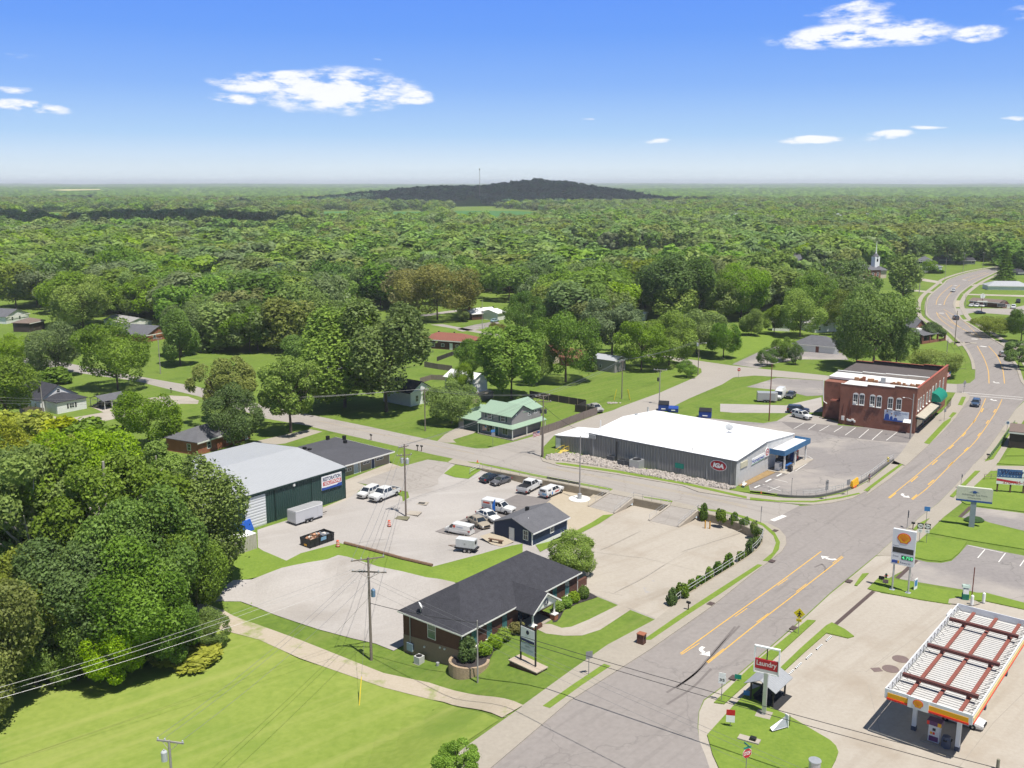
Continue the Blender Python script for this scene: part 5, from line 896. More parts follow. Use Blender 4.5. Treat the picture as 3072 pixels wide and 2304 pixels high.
p=park('pickup','pickup_truck','white pickup with white bed topper and coloured side graphics','pickup truck',BZ(1925,505),BZ(1752,580),WPAINT)
MB().loft([[(-.98,-.95,1.24),(-.98,.95,1.24),(-2.88,.95,1.24),(-2.88,-.95,1.24)],[(-.98,-.82,1.9),(-.98,.82,1.9),(-2.8,.82,1.88),(-2.8,-.82,1.88)]]).build('topper',WPAINT,p)
for sy in(1,-1):MB().box(-2.3,-1.5,sy*.925-.02,sy*.925+.02,1.42,1.7).build('topper_window',DGLASS,p);MB().box(-.2,1.0,sy*1.01-.012,sy*1.01+.012,.78,1.0).build('red_graphic',mat('red_print',(.55,.09,.05)),p);MB().box(-1.3,-1.0,sy*1.01-.012,sy*1.01+.012,.6,1.1).build('blue_graphic',mat('blue_print',(.05,.2,.5)),p)
MB().box(-2.93,-2.87,-.6,.6,1.4,1.7).build('topper_window',DGLASS,p);MB().box(-2.955,-2.93,-.9,.1,.8,1.1).build('blue_graphic',mat('pale_blue_print',(.2,.4,.6)),p)
p=park('pickup','utility_truck','white utility truck with tall service box behind the navy house','truck',BZ(1095,832),BZ(812,778),WPAINT)
MB().box(-3.0,-.98,-1.05,1.05,.75,2.05).box(-3.0,.6,-.95,.95,2.0,2.1).build('service_box',WPAINT,p);MB().box(-2.6,-1.3,-1.07,-1.05,1.5,1.8).build('red_graphic',mat('red_print',(.55,.09,.05)),p);MB().box(-2.8,-1.1,-1.07,-1.05,.85,1.35).build('grey_locker',mat('grey_locker',(.35,.36,.38)),p)
park('sedan','parked_sedan','white sedan in the row behind the small navy house','car',BZ(870,958),BZ(672,870),WPAINT)
park('sedan','parked_sedan','tan sedan between the white panel van and the white sedan','car',BZ(695,1045),BZ(545,965),paint('tan_paint',(.33,.285,.22)))
p=park('van','panel_van','white panel van with small red emblem on its side','van',BZ(240,1110),BZ(475,1142),WPAINT)
for sy in(1,-1):MB().lathe([(.01,.02),(.28,.02),(.28,0)],14).xf(Matrix.Translation((.55,sy*.965,1.62))@Matrix.Rotation(-math.pi/2*sy,4,'X')).build('red_emblem',mat('red_print',(.55,.09,.05)),p);MB().box(-1.3,.1,sy*.955-.02,sy*.955+.02,1.52,1.7).build('grey_print',mat('grey_print',(.38,.42,.5)),p)
p=park('suv','parked_suv','white suv parked by the foot of the brick block','suv',E2(600,297),E2(485,268),WPAINT,lot=False);MB().box(-1.6,.2,-.62,-.56,1.77,1.83).box(-1.6,.2,.56,.62,1.77,1.83).build('roof_rails',BLACK,p);MB().box(-.9,.25,-.45,.45,1.762,1.775).build('roof_glass',DGLASS,p)
park('suv','parked_suv','dark navy suv parked behind the white suv by the brick block','suv',E2(610,232),E2(452,222),paint('navy_paint',(.02,.028,.06)),lot=False)
park('sedan','parked_car','dark grey car between the white camper van and the brick block','car',E2(450,78),E2(520,20),paint('slate_paint',(.07,.075,.085)),lot=False)
p=park('van','camper_van','white high-roof camper van beside the grey cargo trailer','van',E2(330,88),E2(395,40),WPAINT,lot=False);MB().loft([[(.6,-.8,2.05),(.6,.8,2.05),(-2.7,.8,2.05),(-2.7,-.8,2.05)],[(.1,-.7,2.5),(.1,.7,2.5),(-2.6,.7,2.5),(-2.6,-.7,2.5)]]).build('high_roof',WPAINT,p)
def drive(kind,name,label,cat,c,ahead,pm,sc=1.0,**kw):
 a,b_=at(c),at(ahead);d=b_-a;return vehicle(kind,name,label,cat,a+Vector((0,0,.02)),math.atan2(d.y,d.x),pm,sc,**kw)
drive('suv','moving_suv','dark blue car driving toward us on the main road by the brick block','car',RT(1842,805),RT(1790,900),paint('steel_blue_paint',(.05,.085,.15)))
drive('suv','moving_suv','silver car driving away on the main road above the crosswalk','car',RT(2048,428),RT(2000,360),paint('silver_paint',(.36,.35,.32)))
drive('suv','moving_suv','dark grey car driving away on the bend behind the tall brown pole','car',RT(1692,148),RT(1640,112),paint('charcoal_paint',(.09,.09,.10)))
drive('suv','moving_suv','white car driving toward us at the top of the bend','car',E4(1070,660),E4(1030,700),WPAINT)
for c,lab in(((1340,875),'white car parked at the left end of the restaurant front'),((1420,880),'white car parked second from the left at the restaurant front'),((1508,880),'white car parked nearest the restaurant door')):drive('sedan','parked_car',lab,'car',E4(*c),E4(c[0]-55,c[1]+22),WPAINT,detail=False,group='cars in front of the brick restaurant')
drive('suv','parked_suv','white suv parked by the arched brick shed','suv',E4(1950,905),E4(1930,945),WPAINT,detail=False)
drive('suv','parked_suv','black suv parked on the grass right of the restaurant','suv',E4(2020,822),E4(2010,850),BLACK,detail=False)
drive('sedan','parked_car','dark blue car parked in the restaurant lot beside the bushy tree','car',E4(1462,985),E4(1540,985),paint('navy_paint',(.02,.028,.06)),detail=False)
drive('sedan','parked_car','dark car parked in the drive left of the road bend','car',E4(430,662),E4(490,668),paint('charcoal_paint',(.09,.09,.10)),detail=False)
drive('sedan','parked_car','pale blue car on the dark driveway of the white-roofed ranch','car',NM(232,182),NM(290,168),paint('pale_blue_paint',(.28,.40,.46)),detail=False)
drive('sedan','parked_car','dark car parked by the far white trailer home','car',T3(468,878),T3(520,874),paint('slate_paint',(.07,.075,.085)),detail=False)
drive('sedan','parked_car','tan car parked in the shade of the carport','car',LF(852,880),LF(815,888),paint('tan_paint',(.33,.285,.22)))
drive('pickup','pickup_truck','silver pickup parked behind the end of the wooden fence','pickup truck',F3(1895,395),F3(1960,425),paint('silver_paint',(.36,.35,.32)))
q=at(DZ(1185,1335));d39=Vector((math.cos(R(-39)),math.sin(R(-39)),0));n51=Vector((math.cos(R(51)),math.sin(R(51)),0))
vehicle('sedan','parked_sedan','white sedan nosing out from under the gas station canopy','car',q-d39*1.35+n51*.8+Vector((0,0,.02)),R(-39),WPAINT)
# --- trailers, skip and lot clutter
def wheel(parent,x,y,r,sy,tw=.2):
 c=Matrix.Translation((x,y,r))@Matrix.Rotation(-math.pi/2*sy,4,'X');w=MB().lathe([(r*.5,-tw/2),(r,-tw/2),(r,tw/2),(r*.55,tw/2+.01)],14).xf(c).build('wheel',RUBBER,parent);MB().lathe([(.02,tw/2+.02),(r*.55,tw/2+.015),(r*.55,0)],12).xf(c).build('rim',RIM,w)
def trailer(o,ang,L,w,h,m,label,roofm):
 t=empty('cargo_trailer',o,R(ang),label,'trailer')
 MB().prism([(0,0),(L-.7,0),(L,w*.35),(L,w*.65),(L-.7,w),(0,w)],.45,h).build('box',m,t);MB().prism([(.1,.1),(L-.75,.1),(L-.1,w*.38),(L-.1,w*.62),(L-.75,w-.1),(.1,w-.1)],h,h+.03).build('roof_panel',roofm,t)
 MB().box(0,L-.7,-.03,0,h-.12,h+.02).build('edge_trim',WHITE,t);MB().box(L-1.75,L-1.0,-.03,0,.6,h-.25).build('side_door',m,t);MB().box(-.03,0,.15,w-.15,.55,h-.2).build('rear_ramp',m,t)
 for x in(L*.36,L*.36+.85):wheel(t,x,-.02,.34,-1);wheel(t,x,w+.02,.34,1);MB().box(x-.45,x+.45,-.25,-.01,.68,.74).build('mudguard',BLACK,t)
 MB().tube([(L-.3,w*.5,.45),(L+1.1,w*.5,.45)],.06).build('drawbar',BLACK,t);return t
o=al(CZ(368,905));trailer(o,50,6.3,2.3,2.55,mat('white_trailer_skin',(.50,.50,.52),rough=.35,var=.05,mottle=((.42,.43,.47),1.2,.6,.6)),'white V-nosed cargo trailer with grey roof beside the green workshop',mat('grey_trailer_roof',(.33,.33,.335),rough=.5,stripes=('X',1.2,.3)))
o=at(E2(80,100));trailer(o,-8,5.2,2.3,2.6,mat('silver_trailer_skin',(.33,.33,.34),rough=.35,var=.05),'plain grey cargo trailer beside the white camper van',STEEL)
o=al(CZ(685,1408));b=Bld('roll_off_container','black roll-off dumpster with blue side label, heaped with rubble','dumpster',o,50);Ld,Wd,Hd=4.7,2.3,1.45
DK=mat('black_skip_paint',(.022,.023,.025),rough=.5,var=.2)
b.part('side_wall',MB().loft([[(0,0,.1),(Ld,0,.1),(Ld+.1,-.12,Hd),(-.1,-.12,Hd)],[(0,.06,.1),(Ld,.06,.1),(Ld+.1,-.04,Hd),(-.1,-.04,Hd)]]),DK);b.part('side_wall',MB().loft([[(0,Wd,.1),(Ld,Wd,.1),(Ld+.1,Wd+.12,Hd),(-.1,Wd+.12,Hd)],[(0,Wd-.06,.1),(Ld,Wd-.06,.1),(Ld+.1,Wd+.04,Hd),(-.1,Wd+.04,Hd)]]),DK)
b.part('end_wall',MB().box(-.06,.04,-.05,Wd+.05,.1,Hd),DK);b.part('end_wall',MB().box(Ld-.04,Ld+.06,-.05,Wd+.05,.1,Hd),DK);b.part('floor',MB().box(0,Ld,0,Wd,.1,.2),DK)
for x in(.9,1.8,3.4,4.2):b.part('rib',MB().loft([[(x,-.06,.1),(x+.1,-.06,.1),(x+.1,-.2,Hd),(x,-.2,Hd)],[(x,0,.1),(x+.1,0,.1),(x+.1,-.1,Hd),(x,-.1,Hd)]]),DK)
b.part('blue_label',MB().loft([[(2.05,-.14,.75),(3.1,-.14,.75),(3.1,-.19,1.3),(2.05,-.19,1.3)],[(2.05,-.10,.75),(3.1,-.10,.75),(3.1,-.14,1.3),(2.05,-.14,1.3)]]),mat('pale_blue_label',(.22,.38,.55)));b.part('yellow_plate',MB().box(-.09,-.06,.8,1.4,.25,.55),mat('yellow_plate',(.65,.33,.03)))
rub=empty('rubble_heap',b.w(0,0,0),b.a,'heap of broken bricks, pale blocks and dark bags filling the black dumpster','rubble')
RUBM=[mat('broken_brick',(.42,.22,.13),rough=.9,var=.3,scale=2),mat('broken_plaster',(.55,.50,.44),rough=.9,var=.2),mat('grey_bag',(.12,.13,.15),rough=.5,var=.3),mat('dark_brown_timber',(.12,.07,.045),var=.3)]
for i in range(64):
 x=.3+random.random()*4.0;y=.3+random.random()*1.6;s_=.14+random.random()*.24;top=1.15+.55*math.exp(-((x-1.9)/1.3)**2-((y-1.1)/.8)**2);k_=random.choice([0,0,1,3])if x<2.9 else random.choice([2,2,1])
 q=MB().box(-s_,s_,-s_*.6,s_*.6,-s_*.5,s_*.5)if k_!=2 else MB().lathe([(.05,-.3),(.34,-.1),(.36,.1),(.06,.3)],8)
 q.xf(Matrix.Translation((x,y,top-.25*random.random()))@Matrix.Rotation(random.random()*6,4,'Z')@Matrix.Rotation(random.random()*1.2,4,'X')).build(['brick','block','bag','timber'][k_],RUBM[k_],rub)
o=al(BL(1592,300));b=Bld('shipping_container','cream ribbed storage container half under the big trees by the workshop','container',o,51)
b.part('box',MB().box(-6,0,0,2.4,0,2.5),mat('cream_container',(.50,.47,.38),rough=.6,stripes=('X',.28,.8)));b.part('top',MB().box(-6,0,0,2.4,2.5,2.56),WHITE);b.part('door',MB().box(.0,.06,.1,2.3,.1,2.4),mat('cream_container_door',(.50,.47,.38)))
o=al(BL(1480,215));MB().loft([[(0,0,0),(3,0,0),(3,2.2,0),(0,2.2,0)],[(.3,.3,1.6),(2.6,.4,1.9),(2.5,1.8,1.8),(.4,1.7,1.5)]]).build('tarpaulin_stack',mat('blue_tarpaulin',(.02,.10,.45),rough=.5,var=.3,scale=2),label='stack of goods under a bright blue tarpaulin beside the storage container',cat='tarpaulin',loc=o,rz=R(51))
def barrel(px,label):
 t=empty('traffic_barrel',al(px),0,label,'traffic barrel');MB().lathe([(.36,0),(.36,.1),(.3,.1)],14).build('rubber_base',RUBBER,t)
 MB().lathe([(.29,.1),(.29,.4),(.26,.42),(.26,.7),(.23,.72),(.23,1.0),(.2,1.08)],14).build('drum',mat('orange_plastic',(.62,.105,.04),rough=.5),t)
 for z0,z1,r in((.27,.36,.295),(.55,.64,.266),(.82,.91,.236)):MB().lathe([(r,z0),(r,z1)],14).build('white_band',WHITE,t)
barrel(AZ(928,1103),'orange traffic barrel with dark base standing in the middle of the gravel lot');barrel(AZ(75,1442),'orange traffic barrel at the grass edge by the end of the long timber')
lg=gl(OL,[(922,642),(1150,700),(1400,770),(1650,828)]);MB().tube([p+Vector((0,0,.2))for p in lg],.26,8).build('timber_edging',mat('weathered_timber',(.17,.105,.07),rough=.9,var=.3,scale=1),label='long weathered timber laid along the south edge of the gravel lot',cat='timber')
o=al(BZ(470,1395));t=empty('generator_trailer',o,R(-20),'white towable generator on a black twin-axle trailer','generator')
MB().box(-1.5,1.6,0,1.4,.75,2.05).build('housing',mat('white_generator',(.55,.56,.57),rough=.4),t);MB().box(-1.7,1.9,-.05,1.45,.5,.76).build('chassis',BLACK,t);MB().box(1.6,1.63,.3,1.0,1.35,1.85).build('louvre',BLACK,t);MB().box(-.1,.15,-.02,0,1.25,1.5).build('gauge',GREY,t)
for x in(.1,.85):wheel(t,x,-.12,.34,-1);wheel(t,x,1.52,.34,1)
MB().tube([(-1.6,.2,.55),(-3.0,.7,.55),(-1.6,1.2,.55)],.06).build('drawbar',mat('rusty_steel',(.16,.10,.07)),t)
o=al(BZ(1010,1265));t=empty('timber_bench',o,R(-28),'rough timber bench beside the path to the navy house','bench');MB().box(-2.1,.5,-.2,.2,.5,.62).build('plank',mat('weathered_timber',(.17,.105,.07)),t);MB().box(-.25,.25,-.2,.2,0,.5).build('block_leg',mat('dark_brown_timber',(.12,.07,.045)),t);MB().box(-1.9,-1.6,-.2,.2,0,.5).build('block_leg',mat('dark_brown_timber',(.12,.07,.045)),t)
MB().box(-1.2,1.2,-.8,.8,0,.12).build('concrete_pad',mat('mossy_concrete',(.17,.16,.10),rough=.9),kind='structure',loc=al(AZ(1135,968)),rz=R(-10));MB().box(-1.5,1.5,-1.0,1.0,0,.08).build('concrete_pad',CONC2,kind='structure',loc=al(AZ(1305,882)),rz=R(-15))
t=empty('storm_drain',al(AZ(1465,720)),R(-10),'square storm drain grate set in the gravel lot','drain');MB().box(-1.1,1.1,-.8,.8,0,.06).build('frame',CONC2,t);MB().box(-.6,.6,-.4,.4,.06,.08).build('grate',BLACK,t)
t=empty('feather_flag',al(BZ(935,850)),R(-20),'blue feather flag standing by the white utility truck','flag');MB().tube([(0,0,0),(0,0,3.2)],.03).build('pole',GREY,t);MB().loft([[(0,-.015,.9),(-.55,-.015,1.3),(-.6,-.015,2.0),(-.25,-.015,2.9),(0,-.015,3.2)],[(0,.015,.9),(-.55,.015,1.3),(-.6,.015,2.0),(-.25,.015,2.9),(0,.015,3.2)]]).build('banner',mat('bright_blue_cloth',(.015,.16,.60),rough=.6),t)
def post_pair(px,m,h,label,cat='bollard'):MB().tube([(0,0,0),(0,0,h)],.11,10).build('bollard',m,label=label,cat=cat,loc=al(px))
YB=mat('yellow_bollard_paint',(.55,.28,.03));post_pair(F1(1460,632),YB,1.4,'leaning yellow bollard at the head of the concrete lot, left one of two',);post_pair(F1(1503,635),YB,1.3,'yellow bollard with dark hook at the concrete lot, right of its pair')
for px,w,d_,h,a,lab in((F2(1232,195),2.6,2.0,2.2,-12,'blue dumpster with sloping dark lid behind the supermarket, tallest of the pair'),(F2(1345,212),2.4,1.8,1.4,-12,'low open blue dumpster beside the tall one behind the supermarket'),(F2(1680,270),3.0,1.9,2.1,-15,'blue lidded dumpster standing alone on the grass behind the supermarket')):
 t=empty('dumpster',at(px),R(a),lab,'dumpster');MB().loft([[(0,0,.1),(w,0,.1),(w,d_,.1),(0,d_,.1)],[(0,-.1,h*.75),(w,-.1,h*.75),(w,d_,h),(0,d_,h)]]).build('bin',mat('blue_skip_paint',(.02,.06,.28),rough=.5),t)
 if h>1.5:MB().loft([[(0,-.15,h*.76),(w,-.15,h*.76),(w,d_,h+.02),(0,d_,h+.02)],[(0,-.15,h*.8),(w,-.15,h*.8),(w,d_,h+.08),(0,d_,h+.08)]]).build('lid',BLACK,t)
 MB().box(w*.3,w*.7,-.11,-.06,.5,.75).build('white_label',WHITE,t)
def hvac(o,rz,s_,h,m,lab):
 t=empty('condenser_unit',o,rz,lab,'air conditioner');MB().box(0,s_,0,s_,0,h).build('casing',m,t);MB().lathe([(s_*.42,h),(s_*.42,h+.03),(.02,h+.03)],16,(s_/2,s_/2,0)).build('fan_grille',BLACK,t);MB().box(-.06,s_+.06,-.06,s_+.06,-.3,.02).build('pad',CONC,t)
DKM=mat('charcoal_casing',(.07,.075,.085),rough=.5,stripes=('Z',.12,.6))
o=al(OF(298,1098));hvac(o,R(51),.95,1.0,mat('light_grey_casing',(.48,.48,.47),rough=.5),'pale grey air conditioner on the grass at the tan left wall of the office')
for px,s_,h,m,lab in((F2(735,770),1.6,1.2,DKM,'dark condenser nearest the black flue on the supermarket side'),(F2(848,815),1.5,1.3,DKM,'dark condenser in the middle of the row by the supermarket, left of its twin'),(F2(922,825),1.5,1.3,DKM,'dark condenser just left of the big silver unit by the supermarket'),(F2(1015,850),2.2,1.8,STEEL,'big silver air handling unit on the white rocks by the supermarket')):hvac(at(px),R(51),s_,h,m,lab)
# --- gas station
g=at(DZ(440,985),5.4);b=Bld('gas_canopy','gas station canopy with bare white ribbed roof, red-brown beams and yellow fascia','canopy',(g.x,g.y,0),51);LX,WY=26.4,8.4
YF=mat('yellow_fascia',(.72,.36,.008),rough=.4,var=.04);RF=mat('red_fascia',(.68,.035,.02),rough=.4,var=.04);FW=mat('white_fascia',(.66,.67,.68),rough=.4,var=.03)
b.part('deck',MB().box(.25,LX-.25,-WY+.25,-.25,4.62,4.7),mat('white_canopy_deck',(.52,.51,.49),rough=.6,var=.06,scale=.3))
rib=MB()
for i in range(51):x=.5+i*.50;rib.box(x,x+.035,-WY+.3,-.3,4.7,4.76)
b.part('deck_ribs',rib,mat('grey_deck_rib',(.34,.335,.33),rough=.6))
for nm,bx in(('fascia',(0,.12,-WY,0,4.45,5.5)),('fascia',(LX-.12,LX,-WY,0,4.45,5.5)),('fascia',(.12,LX-.12,-.12,0,4.45,5.5)),('fascia',(.12,LX-.12,-WY,-WY+.12,4.45,5.5))):b.part(nm,MB().box(*bx),FW)
for s0,s1 in((-.3,-2.35),(-4.35,-8.05)):b.part('yellow_band',MB().box(-.04,0,s1,s0,4.6,5.12),YF)
for s0,s1 in((-.25,-2.35),(-4.35,-8.1)):b.part('red_band',MB().box(-.10,0,s1,s0,4.40,4.6),RF)
b.part('yellow_band',MB().box(.3,LX-.3,-WY-.04,-WY,4.6,5.12),mat('cream_band',(.7,.52,.25)));b.part('red_band',MB().box(.3,LX-.3,-WY-.08,-WY,4.42,4.6),RF)
b.part('yellow_band',MB().box(.3,LX-.3,0,.04,4.6,5.12),YF)
def pecten(cx,cz,s_,mk):
 0
 P=[]
 for i in range(25):t=R(-22+224*i/24);P.append((cx+s_*1.0*math.cos(t),cz+s_*(.05+.82*math.sin(t))))
 P+=[(cx-s_*.62,cz-s_*.55),(cx-s_*.55,cz-s_*.80),(cx+s_*.55,cz-s_*.80),(cx+s_*.62,cz-s_*.55)];return[mk(*p)for p in P]
def shell_mark(parent,mk,dv,s_=1.0,nm='shell_emblem'):
 D=Vector(dv);e=plate(MB(),pecten(0,0,s_,mk),D*.03).build(nm,RF,parent)
 y=MB();off=lambda a,c:tuple(Vector(mk(a,c))+D*.031);plate(y,pecten(0,0,s_*.86,off),D*.02);y.build('yellow_shell',YF,e)
 r=MB()
 for i in range(9):t=R(18+144*i/8);a0=(s_*.10*math.cos(t),-s_*.45);a1=(s_*.78*math.cos(t),s_*(.03+.66*math.sin(t)));w_=s_*.035;o2=lambda a,c:tuple(Vector(mk(a,c))+D*.055);r.poly([o2(a0[0]-w_*.4,a0[1]),o2(a0[0]+w_*.4,a0[1]),o2(a1[0]+w_,a1[1]),o2(a1[0]-w_,a1[1])])
 r.build('shell_ribs',RF,e)
sp_=b.part('emblem_panel',MB().box(-.16,.0,-4.35,-2.35,4.35,5.55),FW);shell_mark(sp_,lambda a,c:(-.16,-3.35-a,4.98+c),(-1,0,0),.5)
b.part('emblem_panel',MB().box(22,24,0,.14,4.4,5.6),FW)
for y in(-2.0,-4.5,-7.0):b.part('purlin',MB().box(.4,LX-.4,y-.18,y+.18,4.86,5.04),mat('red_oxide_beam',(.23,.075,.055),rough=.7,var=.2,scale=1))
for x in(4.0,12.5,21):b.part('cross_beam',MB().box(x-.22,x+.22,-7.9,-.5,5.40,5.74),mat('dark_oxide_beam',(.115,.042,.035),rough=.7,var=.2,scale=1));b.part('beam_stub',MB().box(x-.12,x+.12,-2.2,-1.9,5.0,5.45),mat('dark_oxide_beam',(.115,.042,.035)));b.part('beam_stub',MB().box(x-.12,x+.12,-7.1,-6.8,5.0,5.45),mat('dark_oxide_beam',(.115,.042,.035)))
br=MB()
for i in range(20):
 x=.6+i*1.32
 for y,sg in((-.14,-1),(-WY+.14,1)):br.tube([(x,y,5.4),(x,y+sg*.75,4.8)],.03,4).tube([(x,y,5.4),(x,y,4.75)],.03,4)
b.part('fascia_braces',br,mat('dark_brace',(.10,.10,.11),rough=.6))
for x,y in((3.5,-2.2),(2.3,-6.8),(12.5,-2.2),(12.5,-6.8),(22,-2.2),(22,-6.8)):c=b.part('column',MB().box(x-.2,x+.2,y-.2,y+.2,.5,4.62),FW);b.part('column_foot',MB().box(x-.24,x+.24,y-.24,y+.24,0,.5),mat('dark_blue_grey',(.07,.08,.11)),c)
GC=b
pm_=[mat('pump_body',(.60,.60,.62),rough=.4),mat('purple_print',(.10,.035,.12),rough=.4)]
for i,(x,y)in enumerate(((2.5,-4.5),(12.5,-4.5),(21.5,-4.5))):
 t=empty('fuel_pump',b.w(x,y),b.a,['fuel pump with purple header under the near end of the canopy','fuel pump under the middle of the canopy','fuel pump under the far end of the canopy'][i],'fuel pump')
 MB().box(-.3,.3,-.55,.55,.12,2.0).build('cabinet',pm_[0],t);MB().prism([(-.5,-.7),(.5,-.7),(.5,.7),(-.5,.7)],2.0,2.45).build('header',pm_[1],t);MB().box(-.52,-.5,-.7,-.35,2.02,2.42).build('yellow_end',YF,t);MB().box(-.52,-.5,.45,.7,2.02,2.42).build('red_end',RF,t)
 MB().box(-.33,-.3,-.45,.45,.2,.75).build('poster',pm_[1],t);MB().box(-.33,-.3,-.15,.15,1.35,1.65).build('screen',BLACK,t)
 for q,cc in((.25,YF),(0,RF),(-.25,mat('white_button',(.6,.6,.6)))):MB().box(-.34,-.3,q-.1,q+.1,.95,1.2).build('grade_button',cc,t)
 MB().box(-.7,.7,-1.2,1.2,0,.12).build('island',CONC,t)
t=empty('litter_bin',b.w(2.2,-5.75),b.a,'slate blue plastic litter bin beside the near fuel pump','bin');MB().lathe([(.42,0),(.5,.1),(.5,1.0),(.42,1.25),(.1,1.35)],6).build('body',mat('slate_plastic',(.07,.085,.13),rough=.5),t);MB().box(-.52,-.42,-.18,.18,.85,1.0).build('opening',BLACK,t);MB().box(-.1,.2,-.55,-.42,.85,1.0).build('opening',BLACK,t)
p0,p1=at(GS(1313,622)),at(GS(1406,642));t=empty('price_sign',p0,math.atan2(p1.y-p0.y,p1.x-p0.x),'tall white gas price sign with red and yellow shell on two grey posts','sign');Wp=(p1-p0).length;zb_,zt_=4.0,9.1
for x in(0,Wp):MB().tube([(x,0,0),(x,0,zb_+.2)],.13,10).build('post',STEEL,t);MB().box(x-.35,x+.35,-.35,.35,0,.15).build('base_plate',STEEL,t)
pn=MB().box(-.45,Wp+.45,-.22,.22,zb_,zt_).build('panel',FW,t);shell_mark(pn,lambda a,c:(Wp/2+a,-.22,7.9+c),(0,-1,0),.88)
MB().box(-.3,Wp+.3,-.24,-.22,5.75,6.5).build('black_display',mat('dark_display',(.03,.03,.028),rough=.3),pn);gd=MB().box(Wp*.42,Wp+.3,-.24,-.22,4.85,5.45).build('green_display',mat('dark_green_display',(.012,.07,.03),rough=.3),pn)
text(MB(),'4.759',(Wp*.46,-.25,4.92),(1,0,0),(0,0,1),Wp*.68,.46,bold=.03).build('digits',mat('lit_green_digits',(.10,.60,.25),emit=.6),gd)
MB().box(-.3,.45,-.24,-.22,4.2,4.6).build('blue_logo',BLUEP,pn);MB().box(.45,.65,-.24,-.22,4.2,4.6).build('yellow_logo',YF,pn);text(MB(),'Rewards',(.8,-.23,4.25),(1,0,0),(0,0,1),1.35,.28).build('lettering',mat('navy_lettering',(.02,.03,.1)),pn)
text(MB(),'Regular',(-.25,-.23,6.6),(1,0,0),(0,0,1),.8,.22).build('lettering',mat('navy_lettering',(.02,.03,.1)),pn);text(MB(),'Diesel',(-.2,-.23,5.1),(1,0,0),(0,0,1),.7,.22).build('lettering',mat('navy_lettering',(.02,.03,.1)),pn)
p0=at(GS(566,1352));t=empty('laundry_sign',p0,R(-27),'red and white Laundry sign below an empty frame on one grey post','sign');MB().box(-.2,.2,-.2,.2,0,5.0).build('post',STEEL,t);MB().box(-.8,.8,-.8,.8,-.05,.15).build('footing',CONC,t)
for bx in((-1.35,-1.22,-.15,.15,4.9,7.9),(1.22,1.35,-.15,.15,4.9,7.9),(-1.35,1.35,-.15,.15,7.78,7.92),(-1.35,1.35,-.15,.15,4.86,4.98)):MB().box(*bx).build('frame_bar',WHITE,t)
MB().box(-.05,.05,-.05,.05,6.3,7.8).build('centre_bar',BLACK,t);q=MB().box(-1.22,1.22,-.1,.1,5.35,6.45).build('red_panel',mat('laundry_red',(.40,.02,.03),rough=.35),t);MB().box(-1.22,1.22,-.1,.1,4.98,5.33).build('grey_panel',mat('pale_grey_panel',(.5,.48,.46)),t)
text(MB(),'Laundry',(-1.05,-.11,5.55),(1,0,0),(0,0,1),2.1,.75,bold=.015).build('lettering',mat('pale_lettering',(.68,.60,.58)),q)
p0=at(E1(668,1058));t=empty('clinic_sign',p0,R(-22),'cream eye care sign with blue base line on a thick grey post','sign');MB().box(-.42,.42,-.25,.25,0,4.7).build('post',mat('blue_grey_post',(.24,.28,.32),rough=.4),t)
q=MB().prism([(-2.7,0),(2.7,0),(2.7,2.2),(2.5,2.45),(-2.5,2.45),(-2.7,2.2)],-.3,.3).xf(Matrix.Translation((0,0,4.5))@Matrix.Rotation(R(90),4,'X')).build('panel',mat('cream_panel',(.56,.56,.44),rough=.4),t);MB().box(-2.7,2.7,-.33,-.3,4.5,4.8).build('blue_line',mat('blue_line',(.03,.08,.25)),q)
text(MB(),'Advantage Eye Care',(-1.9,-.31,5.45),(1,0,0),(0,0,1),3.8,.42).build('lettering',mat('grey_lettering',(.15,.16,.15)),q);text(MB(),'Whitesville',(-1.0,-.31,5.05),(1,0,0),(0,0,1),2.0,.26).build('lettering',mat('grey_lettering',(.15,.16,.15)),q)
MB().loft([[(-.75,-.31,6.15),(0,-.31,6.45),(.75,-.31,6.15),(.3,-.31,6.25),(.25,-.31,6.0),(-.25,-.31,6.0),(-.3,-.31,6.25)],[(-.75,-.33,6.15),(0,-.33,6.45),(.75,-.33,6.15),(.3,-.33,6.25),(.25,-.33,6.0),(-.25,-.33,6.0),(-.3,-.33,6.25)]]).build('emblem',mat('blue_line',(.03,.08,.25)),q)
MB().lathe([(1.6,0),(1.7,.35),(1.2,.75),(.2,.85)],14,sx=1,sy=.7).build('clipped_shrub',mat('hedge_green',(.035,.075,.02),rough=.9,var=.4,scale=3,bump=.6),label='low clipped round shrub behind the post of the eye care sign',cat='shrub',loc=at(E1(690,1010)))
p0=at(E1(880,765));p1=at(E1(1008,795));t=empty('billboard',p0,R(-14),'long white billboard with flag print on wooden posts at the right edge','billboard')
for i in range(4):MB().box(i*2.2-.12,i*2.2+.12,-.12,.12,0,4.2).build('post',mat('dark_brown_timber',(.12,.07,.045)),t)
q=MB().box(-.3,9.0,-.22,-.12,1.7,4.6).build('panel',WHITE,t);MB().poly([(-.3,-.23,3.0),(3.9,-.23,3.0),(3.9,-.23,4.6),(-.3,-.23,4.6)]).build('blue_canton',mat('flag_blue',(.05,.12,.28)),q);MB().poly([(-.3,-.23,2.3),(3.0,-.23,2.0),(3.0,-.23,2.35),(-.3,-.23,2.75)]).build('red_stripe',mat('flag_red',(.5,.04,.05)),q)
st_=MB()
for i in range(14):x,z=-.1+(i%7)*.55+(.25 if i>6 else 0),3.3+(.7 if i>6 else 0);st_.poly([(x+.1*math.cos(R(90+36*j))*(1 if j%2==0 else.4),-.235,z+.1*math.sin(R(90+36*j))*(1 if j%2==0 else.4))for j in range(10)])
